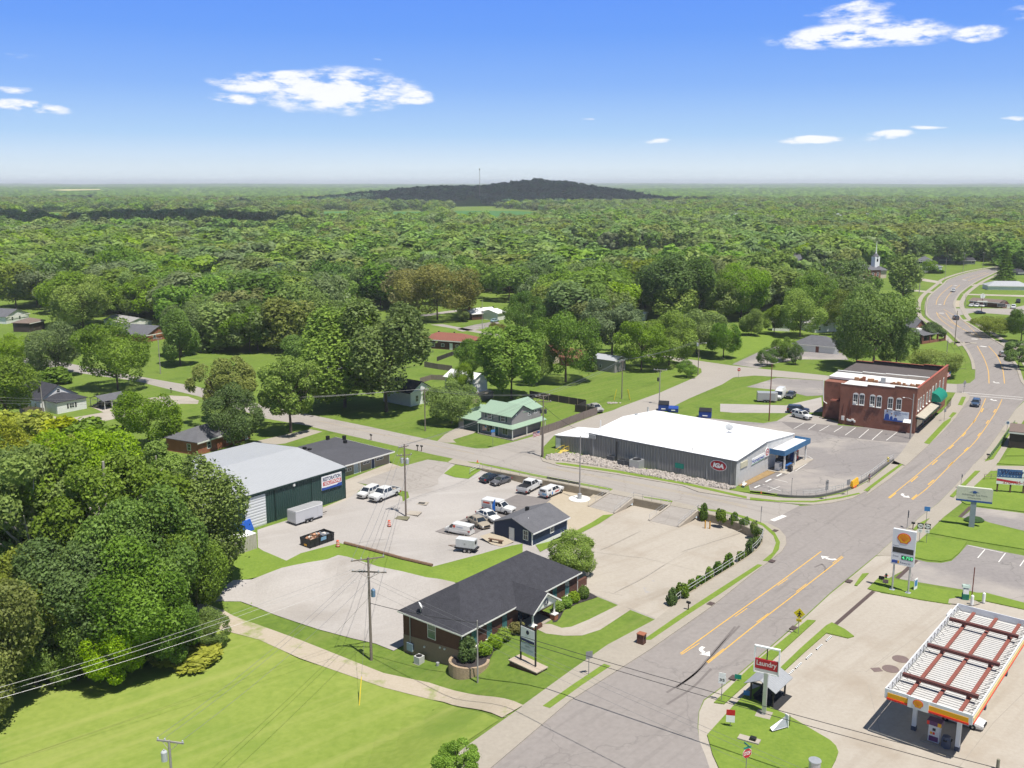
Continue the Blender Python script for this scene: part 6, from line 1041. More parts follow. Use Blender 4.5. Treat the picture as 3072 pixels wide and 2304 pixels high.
st_.build('stars',WHITE,q);lm=mat('navy_lettering',(.02,.03,.1));text(MB(),'Westerfield',(.3,-.24,3.55),(1,0,0),(0,0,1),6.2,.95,bold=.02,shear=.2).build('lettering',lm,q);text(MB(),'Heating and Air',(3.3,-.24,2.95),(1,0,0),(0,0,1),4,.42).build('lettering',lm,q);text(MB(),'270-785-7801',(.8,-.24,1.85),(1,0,0),(0,0,1),5.0,.55,bold=.02).build('lettering',mat('flag_red',(.5,.04,.05)),q)
p0,p1=al(OF(1140,1085)),al(OF(1262,1130));t=empty('office_sign',(p0+p1)/2,math.atan2(p1.y-p0.y,p1.x-p0.x),'white two-panel sign on black posts standing in a brick planter base','sign');Wp=(p1-p0).length
bs=MB().box(-2.2,2.2,-.9,.9,-.8,.35).build('brick_base',BRICKD,t);MB().box(-2.3,2.3,-1.0,1.0,.35,.47).build('coping',mat('sand_coping',(.40,.33,.26),rough=.9),bs)
for x in(-Wp/2,Wp/2):MB().box(x-.08,x+.08,-.08,.08,.47,5.6).build('post',BLACK,t)
MB().box(-Wp/2,Wp/2,-.06,.06,4.95,5.05).build('top_rail',BLACK,t)
q=MB().box(-Wp/2+.1,Wp/2-.1,-.1,.1,3.1,4.9).build('upper_panel',WHITE,t);MB().box(-Wp/2+.12,Wp/2-.12,-.115,-.1,3.15,3.48).build('dark_band',mat('navy_lettering',(.02,.03,.1)),q);plate(MB(),disc('y',-.1,0,4.4,.24,.27,18),(0,-.02,0)).build('emblem',mat('navy_emblem',(.012,.018,.05)),q)
q=MB().box(-Wp/2+.1,Wp/2-.1,-.1,.1,1.65,2.9).build('lower_panel',mat('pale_mint_panel',(.46,.52,.52),rough=.5),t);text(MB(),'FAMILY',(-.4,-.11,2.5),(1,0,0),(0,0,1),.8,.22).build('lettering',mat('grey_lettering',(.15,.16,.15)),q);text(MB(),'Medical Center',(-Wp/2+.2,-.11,2.1),(1,0,0),(0,0,1),Wp-.5,.24).build('lettering',mat('teal_lettering',(.08,.25,.25)),q)
# --- retaining walls, ramps, railings, fences
WALLC=mat('stained_retaining_wall',(.30,.255,.185),rough=.95,var=.15,scale=.5,mottle=((.20,.165,.115),.5,.5,.7))
def wallrun(name,label,pts,z0,z1,th,m,cat='wall',inward=True):
 P=[Vector((p[0],p[1],0))for p in pts];o=offset(P,-th if inward else th);mb=MB();n=len(P)
 for i in range(n-1):
  a,b_,c,d=P[i],P[i+1],o[i+1],o[i];mb.loft([[(a.x,a.y,z0),(b_.x,b_.y,z0),(c.x,c.y,z0),(d.x,d.y,z0)],[(a.x,a.y,z1),(b_.x,b_.y,z1),(c.x,c.y,z1),(d.x,d.y,z1)]])
 return mb.build(name,m,label=label,cat=cat)
wallrun('retaining_wall','long stained concrete retaining wall behind the row of parked cars',WALL[0:5],-1.45,.14,.22,WALLC)
wallrun('retaining_wall','short stained retaining wall between the two ramps into the concrete lot',WALL[5:7],-1.45,.14,.22,WALLC)
wallrun('retaining_wall','curved retaining wall behind the shrubs round the street corner',cr(WALL[7:],3),-1.45,.14,.22,WALLC)
def ramp(name,t0,t1,b0,b1,label):
 T0,T1,B0,B1=at(t0),at(t1),al(b0),al(b1);mb=MB();N=8;rings=[]
 for i in range(N+1):
  f=i/N;a,c=T0.lerp(B0,f),T1.lerp(B1,f);z=T0.z+.05+(B0.z+.06-T0.z-.05)*f;rings.append([(a.x,a.y,z-.5),(c.x,c.y,z-.5),(c.x,c.y,z),(a.x,a.y,z)])
 mb.loft(rings).build(name,ASPL,kind='structure')
 for A,B,lb in((T0,B0,'left'),(T1,B1,'right')):
  d=(B-A);w_=Vector((-d.y,d.x,0)).normalized()*.15
  MB().loft([[(A-w_+Vector((0,0,-.6))),(A+w_+Vector((0,0,-.6))),(A+w_+Vector((0,0,.28))),(A-w_+Vector((0,0,.28)))],[(B-w_+Vector((0,0,-.6))),(B+w_+Vector((0,0,-.6))),(B+w_+Vector((0,0,.2))),(B-w_+Vector((0,0,.2)))]]).build('ramp_kerb',CONC2,label='white concrete kerb on the %s side of the %s'%(lb,label),cat='kerb')
  rail('railing','thin metal railing on the %s side of the %s'%(lb,label),[A+Vector((0,0,.25)),B+Vector((0,0,.2))],1.0,2.0,STEEL,.025)
def rail(name,label,pts,h,step,m,r=.03,rails=2,group=None,cat='railing'):
 t=empty(name,pts[0],0,label,cat,group);o=Vector(pts[0]);P=[Vector(p)-o for p in pts]
 for i in range(rails):MB().tube([p+Vector((0,0,h*(1-.45*i)))for p in P],r,5).build('rail',m,t)
 L=[0];[L.append(L[-1]+(P[i+1]-P[i]).length)for i in range(len(P)-1)];n=max(1,round(L[-1]/step));pm0=None
 for k_ in range(n+1):
  s_=L[-1]*k_/n;i=max(j for j in range(len(P)-1)if L[j]<=s_+1e-6);p=P[i].lerp(P[i+1],(s_-L[i])/max(1e-6,L[i+1]-L[i]))
  if pm0 is None:pm0=MB().tube([(0,0,0),(0,0,h)],r,5).build('post',m,t);pm0.location=p
  else:c=pm0.copy();COL.objects.link(c);c.parent=t;c.location=p
 return t
ramp('ramp',F1(575,312),F1(800,357),F1(385,432),F1(622,496),'left ramp down from the side street')
ramp('ramp',F1(1138,424),F1(1393,474),F1(945,562),F1(1212,622),'right ramp down from the side street')
GALV=mat('dull_galvanised',(.33,.33,.32),rough=.5,metal=.3);WRAIL=mat('white_rail_paint',(.42,.42,.41),rough=.5)
up=lambda pts,z:[Vector((p[0],p[1],z))for p in pts]
rail('railing','thin post railing along the top of the long retaining wall',up(WALL[0:5],.14),1.05,2.2,GALV,.03);rail('railing','thin post railing on the short wall between the ramps',up(WALL[5:7],.14),1.05,2.0,GALV,.03)
rail('railing','thin wire railing behind the corner shrubs',up(cr(WALL[7:16],3),.14),1.05,2.0,GALV,.025);rail('railing','white double railing on the bend of the concrete lot',up(cr(gp(F1,[(1995,690),(1985,740),(1950,800),(1895,855)]),4),.14),1.1,2.2,WRAIL,.035);rail('railing','long white double railing beside the sidewalk shrubs',up(gp(F1,[(1820,905),(1760,945),(1600,1050),(1450,1140),(1300,1235),(1160,1345)]),.14),1.1,2.4,WRAIL,.035)
rail('railing','low white handrail beside the grass bank at the lot entrance',[at(BZ(700,130)),al(BZ(552,215))],1.0,3,WRAIL,.045)
lw=cr(gp(E2,[(300,1135),(480,1150),(700,1150),(900,1115),(1100,1052),(1300,945),(1450,835),(1580,742)]),4)
wallrun('kerb_wall','low dark kerb wall round the curved edge of the supermarket lot',lw,-.1,.42,.25,mat('dark_kerb_wall',(.12,.115,.11),rough=.9));rail('railing','pale railing round the curved edge of the supermarket lot',up(lw[6:],.42),.9,2.4,WRAIL,.04)
rail('railing','thin wire fence round the grassy corner of the supermarket lot',up(cr(gp(E2,[(-60,1050),(140,1090),(310,1135),(560,1152),(900,1115),(1090,1055)]),3),.42),1.0,2.4,GALV,.022)
def fence(label,pts,h,m,step=2.4,board=.04,postm=None,name='wooden_fence',rails=True):
 t=empty(name,pts[0],0,label,'fence');o=Vector(pts[0]);P=[Vector(p)-o for p in pts];bm=MB()
 for i in range(len(P)-1):
  a,b_=P[i],P[i+1];d=(b_-a);L=d.length;d.normalize();n=Vector((-d.y,d.x,0))*board/2;k_=max(1,int(L/.3))
  for j in range(k_):
   s0,s1=a+d*(L*j/k_),a+d*(L*(j+.93)/k_);zt=h+(random.random()-.5)*.06
   bm.loft([[s0-n,s1-n,s1+n,s0+n],[q+Vector((0,0,zt))for q in(s0-n,s1-n,s1+n,s0+n)]])
 bm.build('boards',m,t)
 if rails:
  rb=MB()
  for z in(.4,h-.35):rb.tube([p+Vector((0,0,z))for p in offset(P,.06)],.05,4)
  rb.build('rails',postm or m,t)
 for i in range(len(P)-1):
  L=(P[i+1]-P[i]).length;k_=max(1,int(L/step))
  for j in range(k_):MB().box(-.06,.06,-.06,.06,0,h+.08).build('post',postm or m,t,loc=P[i].lerp(P[i+1],j/k_)+Vector((0,0,0)))
 return t
WEATH=mat('weathered_fence_boards',(.20,.165,.145),rough=.9,var=.25,scale=2);DARKF=mat('dark_fence_boards',(.05,.045,.042),rough=.9,var=.3,scale=2);TANF=mat('tan_fence_boards',(.24,.195,.14),rough=.9,var=.2,scale=2)
fence('long weathered board fence beside the street by the green-roofed house',gp(F3,[(1195,705),(1400,635),(1650,535),(1922,440)]),1.9,WEATH)
fence('dark stained board fence closing the back of the green-roofed house garden',gp(F3,[(1060,218),(1300,262),(1560,305),(1780,340)]),1.8,DARKF,postm=TANF);fence('dark board fence stub beside the silver pickup',gp(F3,[(1640,405),(1780,425),(1922,440)]),1.8,DARKF,postm=TANF);fence('dark fence panel turning the corner near the silver pickup',gp(F3,[(1640,405),(1780,340)]),1.6,DARKF)
fence('tan board fence between the round tree and the lawn trees',gp(F3,[(330,305),(460,265),(595,222)]),1.7,TANF);fence('brown slatted fence curving behind the white gable house',gp(MD,[(1550,690),(1640,662),(1755,665)]),1.5,WEATH);fence('brown garden fence below the red-roofed ranch',gp(MD,[(1585,555),(1700,575),(1815,590)]),1.7,WEATH);fence('dark garden fence right of the red-roofed ranch lawn',gp(MD,[(1690,508),(1770,478),(1850,450)]),1.4,DARKF)
fence('grey garden fence below the white house on the left',gp(LF,[(165,935),(230,990),(320,1050),(400,1020)]),1.6,WEATH);fence('pale board screen against the white house deck',gp(LF,[(180,920),(370,945)]),1.5,TANF);fence('tan garden fence at the left of the lawn trees',gp(NM,[(60,860),(220,800)]),1.5,TANF)
rail('railing','green rail fence on the verge at the right of the main road',up(gp(RT,[(1950,1212),(2040,1095),(2140,950)]),.1),1.0,1.6,mat('green_rail',(.10,.16,.07),rough=.6),.05,3,cat='fence');rail('railing','wooden handrail ramp behind the eye care sign',up(gp(E1,[(775,665),(885,660)]),.1),1.1,1.4,TANF,.05,2)
# --- poles and lines
WOODP=mat('weathered_pole_wood',(.20,.165,.14),rough=.9,var=.25,scale=1.5,scale2=8);PALEP=mat('grey_pole_wood',(.30,.28,.26),rough=.9,var=.2,scale=1.5);PORC=mat('grey_porcelain',(.42,.44,.46),rough=.3)
POLES={}
def pole(key,base,topv,label,arms=(),trans=(),lamp=0,m=None,r=.15,lot=True,name='utility_pole',cat='utility pole',h=None,z=None):
 p=al(base)if lot else at(base)
 h=h or height(p,topv);t=empty(name,p,0,label,cat);m=m or WOODP
 MB().tube([(0,0,-.3),(0,0,h)],r,10,r*.68).build('pole',m,t);tips=[]
 for dz,L,a in arms:
  A=R(a);d=Vector((math.cos(A),math.sin(A),0));c=Vector((0,0,h-dz))+Vector((-d.y,d.x,0))*(r+.05)
  q=MB().box(-L/2,L/2,-.06,.06,-.07,.07).xf(Matrix.Translation(c)@Matrix.Rotation(A,4,'Z')).build('crossarm',m,t)
  for s_ in(-.46,-.2,.46):e=c+d*(L*s_);MB().lathe([(.05,.05),(.09,.1),(.05,.18),(.08,.24),(.03,.3)],8,tuple(e)).build('insulator',PORC,q);tips.append(p+e+Vector((0,0,.3)))
  MB().tube([c+d*(L*.3)+Vector((0,0,-.05)),Vector((0,0,h-dz-.8)),c-d*(L*.3)+Vector((0,0,-.05))],.03,4).build('brace',m,t)
 for dz,a,tm in trans:
  A=R(a);c=Vector((math.cos(A),math.sin(A),0))*(r+.32);MB().lathe([(.05,-.55),(.27,-.5),(.28,.35),(.2,.45),(.06,.47),(.06,.62),(.02,.64)],12,(c.x,c.y,h-dz)).build('transformer',tm,t)
 if lamp:
  A=R(lamp);d=Vector((math.cos(A),math.sin(A),0));q=MB().tube([(0,0,h*.86),d*.9+Vector((0,0,h*.9)),d*1.9+Vector((0,0,h*.9))],.045,6).build('lamp_arm',GALV,t);MB().lathe([(.02,.1),(.25,.05),(.2,-.1),(.05,-.15)],10,tuple(d*2.0+Vector((0,0,h*.9)))).build('lamp_head',TRIM,q)
 POLES[key]=(p,h,tips);return t
BLT=mat('blue_grey_transformer',(.13,.22,.34),rough=.4);GRT=mat('pale_grey_transformer',(.42,.44,.45),rough=.4);DRT=mat('black_transformer',(.05,.05,.055),rough=.4)
pole('A',OL(1145,1605),OL(1105,752)[1],'tall wooden power pole with two pale double crossarms left of the brick office',[(.3,4.2,20),(2.0,4.4,-5),(2.0,2.6,-5)],[(4.6,-10,BLT)],r=.19)
pole('B',AZ(1205,938),MD(1415,1195)[1],'wooden power pole in the middle of the gravel lot with pale transformers',[(.5,2.0,40),(2.0,2.6,20)],[(2.9,160,GRT),(2.9,-20,GRT)],r=.17)
pole('C',F3(1228,985),F3(1245,190)[1],'power pole with two crossarms and two dark transformers on the supermarket corner',[(.2,3.4,25),(1.5,3.4,5)],[(3.4,160,DRT),(3.4,-20,DRT)],r=.17,lot=False)
pole('C2',F3(1215,975),F3(1185,600)[1],'shorter leaning brace pole at the supermarket corner with a small flag',r=.15,lot=False)
p=at(BL(1045,1488),8.2);pole('D',(0,0),0,'grey pole top with pale crossarm and transformer at the bottom left edge',h=1)if 0 else None
def pole_at(key,p,h,label,**kw):
 global al;sv=al;al=lambda uv:Vector(p);r_=pole(key,(0,0),0,label,h=h,**kw);al=sv;return r_
p.z=zn(p.x,p.y);pole_at('D',p,8.2-p.z,'grey pole with pale crossarm and white transformer at the bottom left edge',arms=[(.25,2.6,-12)],trans=[(1.4,195,GRT)],m=PALEP,r=.15)
pole('E',OF(783,1240),OF(776,722)[1],'thin grey pole with dark cables in front of the brick office corner',m=PALEP,r=.11)
pole('F',MD(1592,1085),MD(1562,735)[1],'wooden pole on the shaded lawn beside the white gable house',[(.4,2.2,30)],r=.15,lot=False)
pole('G',NM(1286,820),NM(1297,500)[1],'wooden pole on the corner lawn with yellow guy guards',[(.3,2.6,50)],[],r=.15,lot=False);pole('H',NM(1597,866),NM(1601,578)[1],'grey pole with pale top crossarm behind the supermarket roof',[(.1,3.4,-10)],[(2.5,180,DRT)],m=PALEP,r=.14,lot=False)
pole('I',NM(1918,622),NM(1931,325)[1],'wooden pole with street lamp arm at the bend of the back street',lamp=-10,trans=[(1.6,170,GRT)],r=.14,lot=False);pole('J',RT(271,920),RT(277,488)[1],'tall brown pole on the grass left of the brick block',m=BROWNM,r=.14,lot=False)
pole('K',RT(1345,1055),RT(1361,715)[1],'pale pole with twin lamps at the corner of the brick block',m=PALEP,r=.17,lot=False,lamp=150);pole('L',RT(1683,342),RT(1690,82)[1],'dark wooden pole on the sidewalk below the road bend',r=.14,lot=False);pole('M',RT(1614,520),RT(1632,300)[1],'grey pole with pale sign box on the lawn beside the old brick house',m=PALEP,r=.14,lot=False);pole('N',RT(1478,505),RT(1482,400)[1],'short pale pole with arm behind the brick block',m=PALEP,r=.12,lot=False,lamp=20)
for i,(zm,b_,tv,lab,lm)in enumerate([(T3,(1498,1200),1035,'pale pole before the dark trees above the back street',0),(E4,(948,475),175,'pale pole on the lawn in front of the white two storey house',0),(E4,(1213,378),88,'pale pole with lamp on the lawn by the grey gable house',0),(E4,(1503,322),82,'pale pole on the lawn near the top of the bend',0),(E4,(656,1045),735,'brown pole on the inside sidewalk of the bend',0),(T2,(345,1175),1035,'pale pole beside the street left of the big poplar',0),(T2,(1210,1185),1100,'short pole with lamp arm in front of the brown oak',-20),(T2,(957,1130),1062,'pole top between trees below the far house',0),(MD,(487,420),205,'thin pole on the lawn left of the big double tree',0),(MD,(2065,240),0,'tall thin pole by the white-roofed ranch driveway',0),(LF,(1332,612),312,'wooden pole beside the left street under the maple',0),(LF,(362,978),715,'grey pole against the white house wall',0),(E4,(575,690),400,'pale pole left of the bend by the driveway',0),(T3,(877,730),675,'thin pale pole at the edge of the hay field',0),(H3,(2030,770),490,'pale slender pole on the lawn left of the bend',0),(E4,(1243,890),700,'dark pole left of the brick restaurant',0)]):
 b0=zm(*b_);pole('x%d'%i,b0,zm(0,tv)[1],lab,m=PALEP,r=.13,lot=False,lamp=lm,arms=[(.3,2.0,10)]if i in(5,10,2,3)else())
q=at(E4(1482,960));t=empty('sign_pole',q,0,'dark pole carrying a round sign and a flat sign in front of the restaurant','sign');h=height(q,E4(0,690)[1]);MB().tube([(0,0,0),(0,0,h)],.14).build('pole',BROWNM,t);plate(MB(),disc('y',-.1,0,h-1,1.1,1.1,18),(0,.2,0)).build('round_sign',WHITE,t);MB().box(-2.2,2.2,-.15,.15,h*.55,h*.62).build('flat_sign',TRIM,t)
p0=al(F1(303,362));t=empty('flagpole',p0,0,'tall pale flagpole on a round white base at the parking lot','flagpole');h=height(p0,F2(0,472)[1]);MB().tube([(0,0,0),(0,0,h)],.14,10,.08).build('pole',PALEP,t);MB().lathe([(.42,.12),(.38,1.1),(.2,1.2)],12).build('pedestal',GREY,t);MB().lathe([(2.0,0),(2.0,.14),(.05,.15)],20).build('base',TRIM,t)
GUY=mat('yellow_guy_guard',(.62,.46,.02),rough=.5)
def cable(a,b_,label,sag=.6,r=.02,m=None,group=None):
 P=[a.lerp(b_,i/14)-Vector((0,0,sag*4*(i/14)*(1-i/14)))for i in range(15)]
 MB().tube(P,r,4,cap=False).build('power_cable',m or WIRE,label=label,cat='cable',group=group)
WIRE=mat('bright_wire',(.22,.22,.22),rough=.4,metal=.4);DWIRE=mat('dark_cable',(.025,.025,.027),rough=.6)
tp=lambda k_,i=0:POLES[k_][2][i];top=lambda k_,dz=.3:POLES[k_][0]+Vector((0,0,POLES[k_][1]-dz))
LW=at((-420,2165),8.0);g='wires running left from the tall pole'
for i,dz in((3,0),(4,-.9),(5,-1.7)):cable(tp('A',i),LW+Vector((0,.8*(i-4),dz)),'one of the three wires running from the tall pole past the big trees',1.0,.018,WIRE,g)
for i in(0,1,2):cable(tp('A',i),tp('B',i+(3 if i else 0)),'one of the wires from the tall office pole to the gravel lot pole',.7,.02,WIRE,'wires over the gravel lot')
for i in(0,1,2):cable(tp('B',i),tp('C',i),'one of the wires from the gravel lot pole to the supermarket corner',.8,.02,WIRE,'wires over the side street')
for i in(0,1,2):cable(tp('D',i),tp('A',6+i),'one of the wires from the bottom left pole up to the tall pole',.8,.02,WIRE,'wires over the lime lawn')
RB=at((3350,2395),8.0);cable(top('A',6.0),top('E'),'thick dark cable from the tall pole to the thin office pole',.3,.04,DWIRE)
for dz,lab in((0,'dark cable from the office pole across the main road, upper'),(-.55,'dark cable from the office pole across the main road, lower')):cable(top('E',.3-dz),RB+Vector((0,0,dz*1.6)),lab,.5,.035,DWIRE)
LB=at((3300,2700),8.5)
for dz in(0,.5,-1.2):cable(top('A',3-dz),LB+Vector((0,0,dz)),'one of the thin pale wires crossing the office roof toward the right',.5,.014,WIRE,'thin pale wires over the office roof')
LM=at((-60,1190),9.5)
for i in(0,1,2):cable(tp('C',i),tp('F',i),'one of the wires from the supermarket corner to the shaded lawn pole',.7,.02,WIRE,'wires along the side street');cable(tp('F',i),LM+Vector((0,0,-i*.7)),'one of the wires running left from the shaded lawn pole',1.6,.022,WIRE,'wires past the big double tree')
for i in(0,1,2):cable(tp('C',i),tp('G',i),'one of the wires from the supermarket corner to the corner lawn',.7,.02,WIRE,'wires over the corner lawn');cable(tp('G',i),top('I',.2+i*.3),'one of the wires from the corner lawn to the lamp pole',.6,.02,WIRE,'wires to the lamp pole')
cable(top('C',2.2),SM.w(.2,33.5,4.7),'dark service cable from the corner pole to the supermarket wall',.8,.03,DWIRE)
for q,lab in(((1240,750,1222,832),'yellow guy wire guard left of the lawn pole'),((1335,745,1350,830),'yellow guy wire guard right of the lawn pole, left of its pair'),((1345,742,1358,832),'yellow guy wire guard right of the lawn pole, right of its pair')):
 b_=at(NM(q[2],q[3]));MB().tube([b_,b_.lerp(top('G',1),.3)],.06,6).build('guy_guard',GUY,label=lab,cat='guy wire')
b_=al(BL(1608,52))if 0 else al(FV(776,1525));MB().tube([b_,b_.lerp(top('A',3),.22)],.05,6).build('guy_guard',GUY,label='yellow guy wire guard on the edge of the lime lawn',cat='guy wire');cable(b_,top('A',3),'guy wire from the lime lawn up to the tall pole',0,.015,WIRE)
b_=al(OL(825,1405));cable(b_,top('A',5.2),'guy wire from the grass strip up to the tall pole',0,.015,WIRE)
# --- road signs and small street things
SG=mat('grey_sign_back',(.22,.22,.225),rough=.5);SPOST=mat('grey_sign_post',(.20,.205,.20),rough=.6);SRED=mat('stop_red',(.50,.02,.025),rough=.4);SYEL=mat('fluorescent_yellow',(.62,.52,.015),rough=.4);SGRN=mat('sign_green',(.01,.22,.16),rough=.4);SBLU=mat('sign_blue',(.05,.20,.48),rough=.4)
def sign(px,label,h,rz,panels,lot=False,posts=(0,)):
 0
 p=al(px)if lot else at(px);t=empty('road_sign',p,R(rz),label,'sign')
 for x in posts:MB().tube([(x,0,0),(x,0,h)],.04,6).build('post',SPOST,t)
 for sh,z,w,hh,m,*tx in panels:
  n=dict(o=8,d=4,r=20).get(sh);off=dict(o=R(22.5),d=0,r=0).get(sh)
  if n:pts=[(w*1.0*math.cos(2*math.pi*i/n+off),-.05,z+hh*math.sin(2*math.pi*i/n+off))for i in range(n)]
  else:pts=[(-w,-.05,z-hh),(w,-.05,z-hh),(w,-.05,z+hh),(-w,-.05,z+hh)]
  q=plate(MB(),pts,(0,-.03,0)).build('panel',m,t)
  if sh=='o' and tx:plate(MB(),[(a*1.09,-.052,z+(c-z)*1.09)for a,_,c in pts],(0,-.01,0)).build('white_border',WHITE,q)
  if tx:text(MB(),tx[0],(-w*.72,-.085,z-hh*.38),(1,0,0),(0,0,1),w*1.44,hh*.8,bold=.03).build('lettering',tx[1],q)
 return t
LBK=mat('sign_black',(.02,.02,.02),rough=.5)
sign(F4(285,1780),'red stop sign with street name blades at the bottom of the frame',3.3,25,[('o',2.75,.5,.5,SRED,'STOP',WHITE),('q',3.35,.45,.1,SGRN)]);q=bpy.data.objects[[o.name for o in S.objects if o.name.startswith('road_sign')][-1]];MB().box(-.02,.02,-.45,.45,3.5,3.68).build('name_blade',SGRN,q)
sign(RT(40,590),'small red stop sign at the junction left of the brick block',2.9,0,[('o',2.4,.5,.5,SRED,'STOP',WHITE)])
sign(F1(1972,585),'grey back of a round-looking stop sign at the mouth of the side street',3.0,70,[('o',2.6,.5,.5,SG)]);sign(F3(590,862),'street sign post with blue name plate and grey octagon back by the green-roofed house',4.0,30,[('o',2.9,.5,.5,SG),('q',3.7,.5,.28,SBLU)])
sign(GS(766,882),'yellow diamond pedestrian crossing sign with small plaque below',3.0,-25,[('d',2.9,.72,.72,SYEL),('q',2.0,.33,.2,SYEL)]);q=[o for o in S.objects if o.name.startswith('road_sign')and o.parent is None][-1]
MB().poly([(-.05,-.09,3.05),(.12,-.09,3.05),(.3,-.09,2.8),(.22,-.09,2.75),(.1,-.09,2.88),(.08,-.09,2.72),(.25,-.09,2.42),(.15,-.09,2.38),(0,-.09,2.62),(-.15,-.09,2.38),(-.25,-.09,2.4),(-.08,-.09,2.72),(-.1,-.09,2.9),(-.25,-.09,2.75),(-.3,-.09,2.82)]).poly([(.02+.09*math.cos(R(45*i)),-.09,3.17+.09*math.sin(R(45*i)))for i in range(8)]).build('walking_figure',LBK,q);MB().poly([(-.22,-.09,2.05),(-.02,-.09,1.9),(.2,-.09,2.08),(.2,-.09,2.0),(-.02,-.09,1.84),(-.22,-.09,1.98)]).build('arrow',LBK,q)
sign(GS(318,1268),'white speed limit 35 sign on the verge at the street corner',3.2,-20,[('q',2.55,.4,.42,WHITE,'35',LBK),('q',3.2,.38,.2,WHITE)])
sign(F4(112,1205),'red and white notice sign leaning on the corner lawn',2.1,-10,[('q',1.05,.45,.4,WHITE),('q',1.75,.45,.32,SRED)])
for px,lab,nm in((GS(1470,348),'black and white route 764 marker left of its pair behind the gas price sign','764'),(GS(1512,352),'black and white route 54 marker right of its pair behind the gas price sign','54')):
 q=sign(px,lab,3.0,-20,[('q',2.9,.45,.45,LBK),('q',2.1,.32,.28,WHITE)]);plate(MB(),[(.40*math.cos(2*math.pi*i/18),-.085,2.9+.34*math.sin(2*math.pi*i/18))for i in range(18)],(0,-.01,0)).build('white_oval',WHITE,q);text(MB(),nm,(-.28,-.1,2.74),(1,0,0),(0,0,1),.56,.34,bold=.02).build('number',LBK,q);text(MB(),'<' if nm=='764' else '^',(-.15,-.1,2.0),(1,0,0),(0,0,1),.3,.2).build('arrow',LBK,q)
sign(GS(1510,245),'pale blue road sign on the verge above the route markers',3.2,-20,[('q',2.9,.45,.38,SBLU)]);sign(GS(1400,262),'edge-on grey sign by the black mailbox',2.9,80,[('q',2.5,.35,.6,SG)])
sign(E2(838,1182),'two grey sign backs on one post at the supermarket corner',4.0,35,[('q',3.3,.4,.45,SG),('q',2.4,.4,.4,SG),('q',3.3,.3,.15,SG)]);sign(E2(1076,1132),'grey square sign back beside the yellow barrier',3.0,35,[('q',2.6,.45,.5,SG)]);sign(E2(455,1145),'thin post with tiny sign on the grassy supermarket corner',3.6,30,[('q',3.5,.1,.1,SG)])
sign(F2(1465,905),'small green place sign on two posts above the white rocks',1.9,-38,[('q',1.9,.95,.5,SGRN)],posts=(-.5,.5));sign(RT(1753,706),'grey diamond sign back at the crosswalk by the green awning',3.2,30,[('d',2.8,.75,.75,SG),('q',1.8,.35,.15,SG)]);sign(RT(1603,925),'grey square sign back on the brick block sidewalk',3.2,30,[('q',2.8,.4,.45,SG)]);sign(RT(2080,1005),'round blue-white route marker beside the green rail fence',2.6,-20,[('r',2.2,.5,.5,WHITE),('r',2.2,.3,.3,SBLU)])
sign(OF(1703,1178),'grey square sign back on the sidewalk in front of the office lawn',3.0,20,[('q',2.6,.42,.45,SG)],lot=True);sign(E1(580,735),'thin edge-on sign on the narrow verge above the eye care sign',2.8,80,[('q',2.5,.3,.3,SG)])
for px,lab,m in((F4(200,692),'small teal yard sign on the roadside verge',SGRN),(F4(300,875),'small dark blue yard sign beside the sidewalk',SBLU),(GS(1250,575),'small dark yard sign left of the gas price sign',LBK),(GS(1273,595),'small pink yard sign left of the gas price sign',mat('pink_sign',(.6,.35,.33)))):sign(px,lab,.6,-20,[('q',.65,.38,.28,m)])
t=empty('a_frame_sign',at(GS(1448,622)),R(40),'white standing board sign on the grass right of the price sign','sign');MB().box(-.45,.45,-.04,.04,.1,1.7).build('panel',WHITE,t);MB().box(-.35,.35,-.05,-.04,.6,1.5).build('print',SBLU,t)
def mailbox(px,label,lot=False,brick=False):
 t=empty('mailbox',al(px)if lot else at(px),R(-35),label,'mailbox')
 if brick:MB().box(-.45,.45,-.4,.4,0,1.35).build('brick_pillar',BRICKD,t);MB().box(-.5,.5,-.45,.45,1.35,1.45).build('cap',BRICKO,t);MB().box(-.7,.7,-.6,.6,-.1,.1).build('plinth',BRICKD,t);MB().box(.2,.55,-.15,.15,.85,1.15).build('box',LBK,t)
 else:MB().box(-.06,.06,-.06,.06,0,1.05).build('post',mat('dark_brown_timber',(.12,.07,.045)),t);MB().loft([[(-.28,-.14,1.05),(-.28,.14,1.05),(-.28,.14,1.25),(-.28,0,1.36),(-.28,-.14,1.25)],[(.28,-.14,1.05),(.28,.14,1.05),(.28,.14,1.25),(.28,0,1.36),(.28,-.14,1.25)]]).build('box',LBK,t)
mailbox(F1(1305,1388),'black mailbox on the sidewalk verge beside the white railing');mailbox(OF(2140,918),'brick pillar mailbox on the sidewalk by the office lawn',brick=True);mailbox(E1(183,1076),'black mailbox by the edge-on sign at the main road');mailbox(RT(1935,1218),'black mailbox at the end of the green rail fence');mailbox(MD(1143,1162),'black mailbox across the street from the white gable house lawn');mailbox(MD(1528,1252),'larger black mailbox of the pair by the side street');mailbox(MD(1562,1256),'smaller black mailbox of the pair by the side street');mailbox(LF(1420,770),'dark mailbox beside the left street near the wide driveway');mailbox(LF(676,622),'dark mailbox under the left maple by the street')
t=empty('fire_hydrant',at(GS(1278,556)),0,'dark fire hydrant on the grass beside the small yard signs','hydrant');MB().lathe([(.2,0),(.2,.1),(.14,.12),(.14,.55),(.18,.6),(.15,.72),(.04,.85)],10).build('barrel',mat('dark_green_hydrant',(.02,.05,.035)),t);MB().tube([(-.28,0,.45),(.28,0,.45)],.07).build('side_caps',SRED,t)
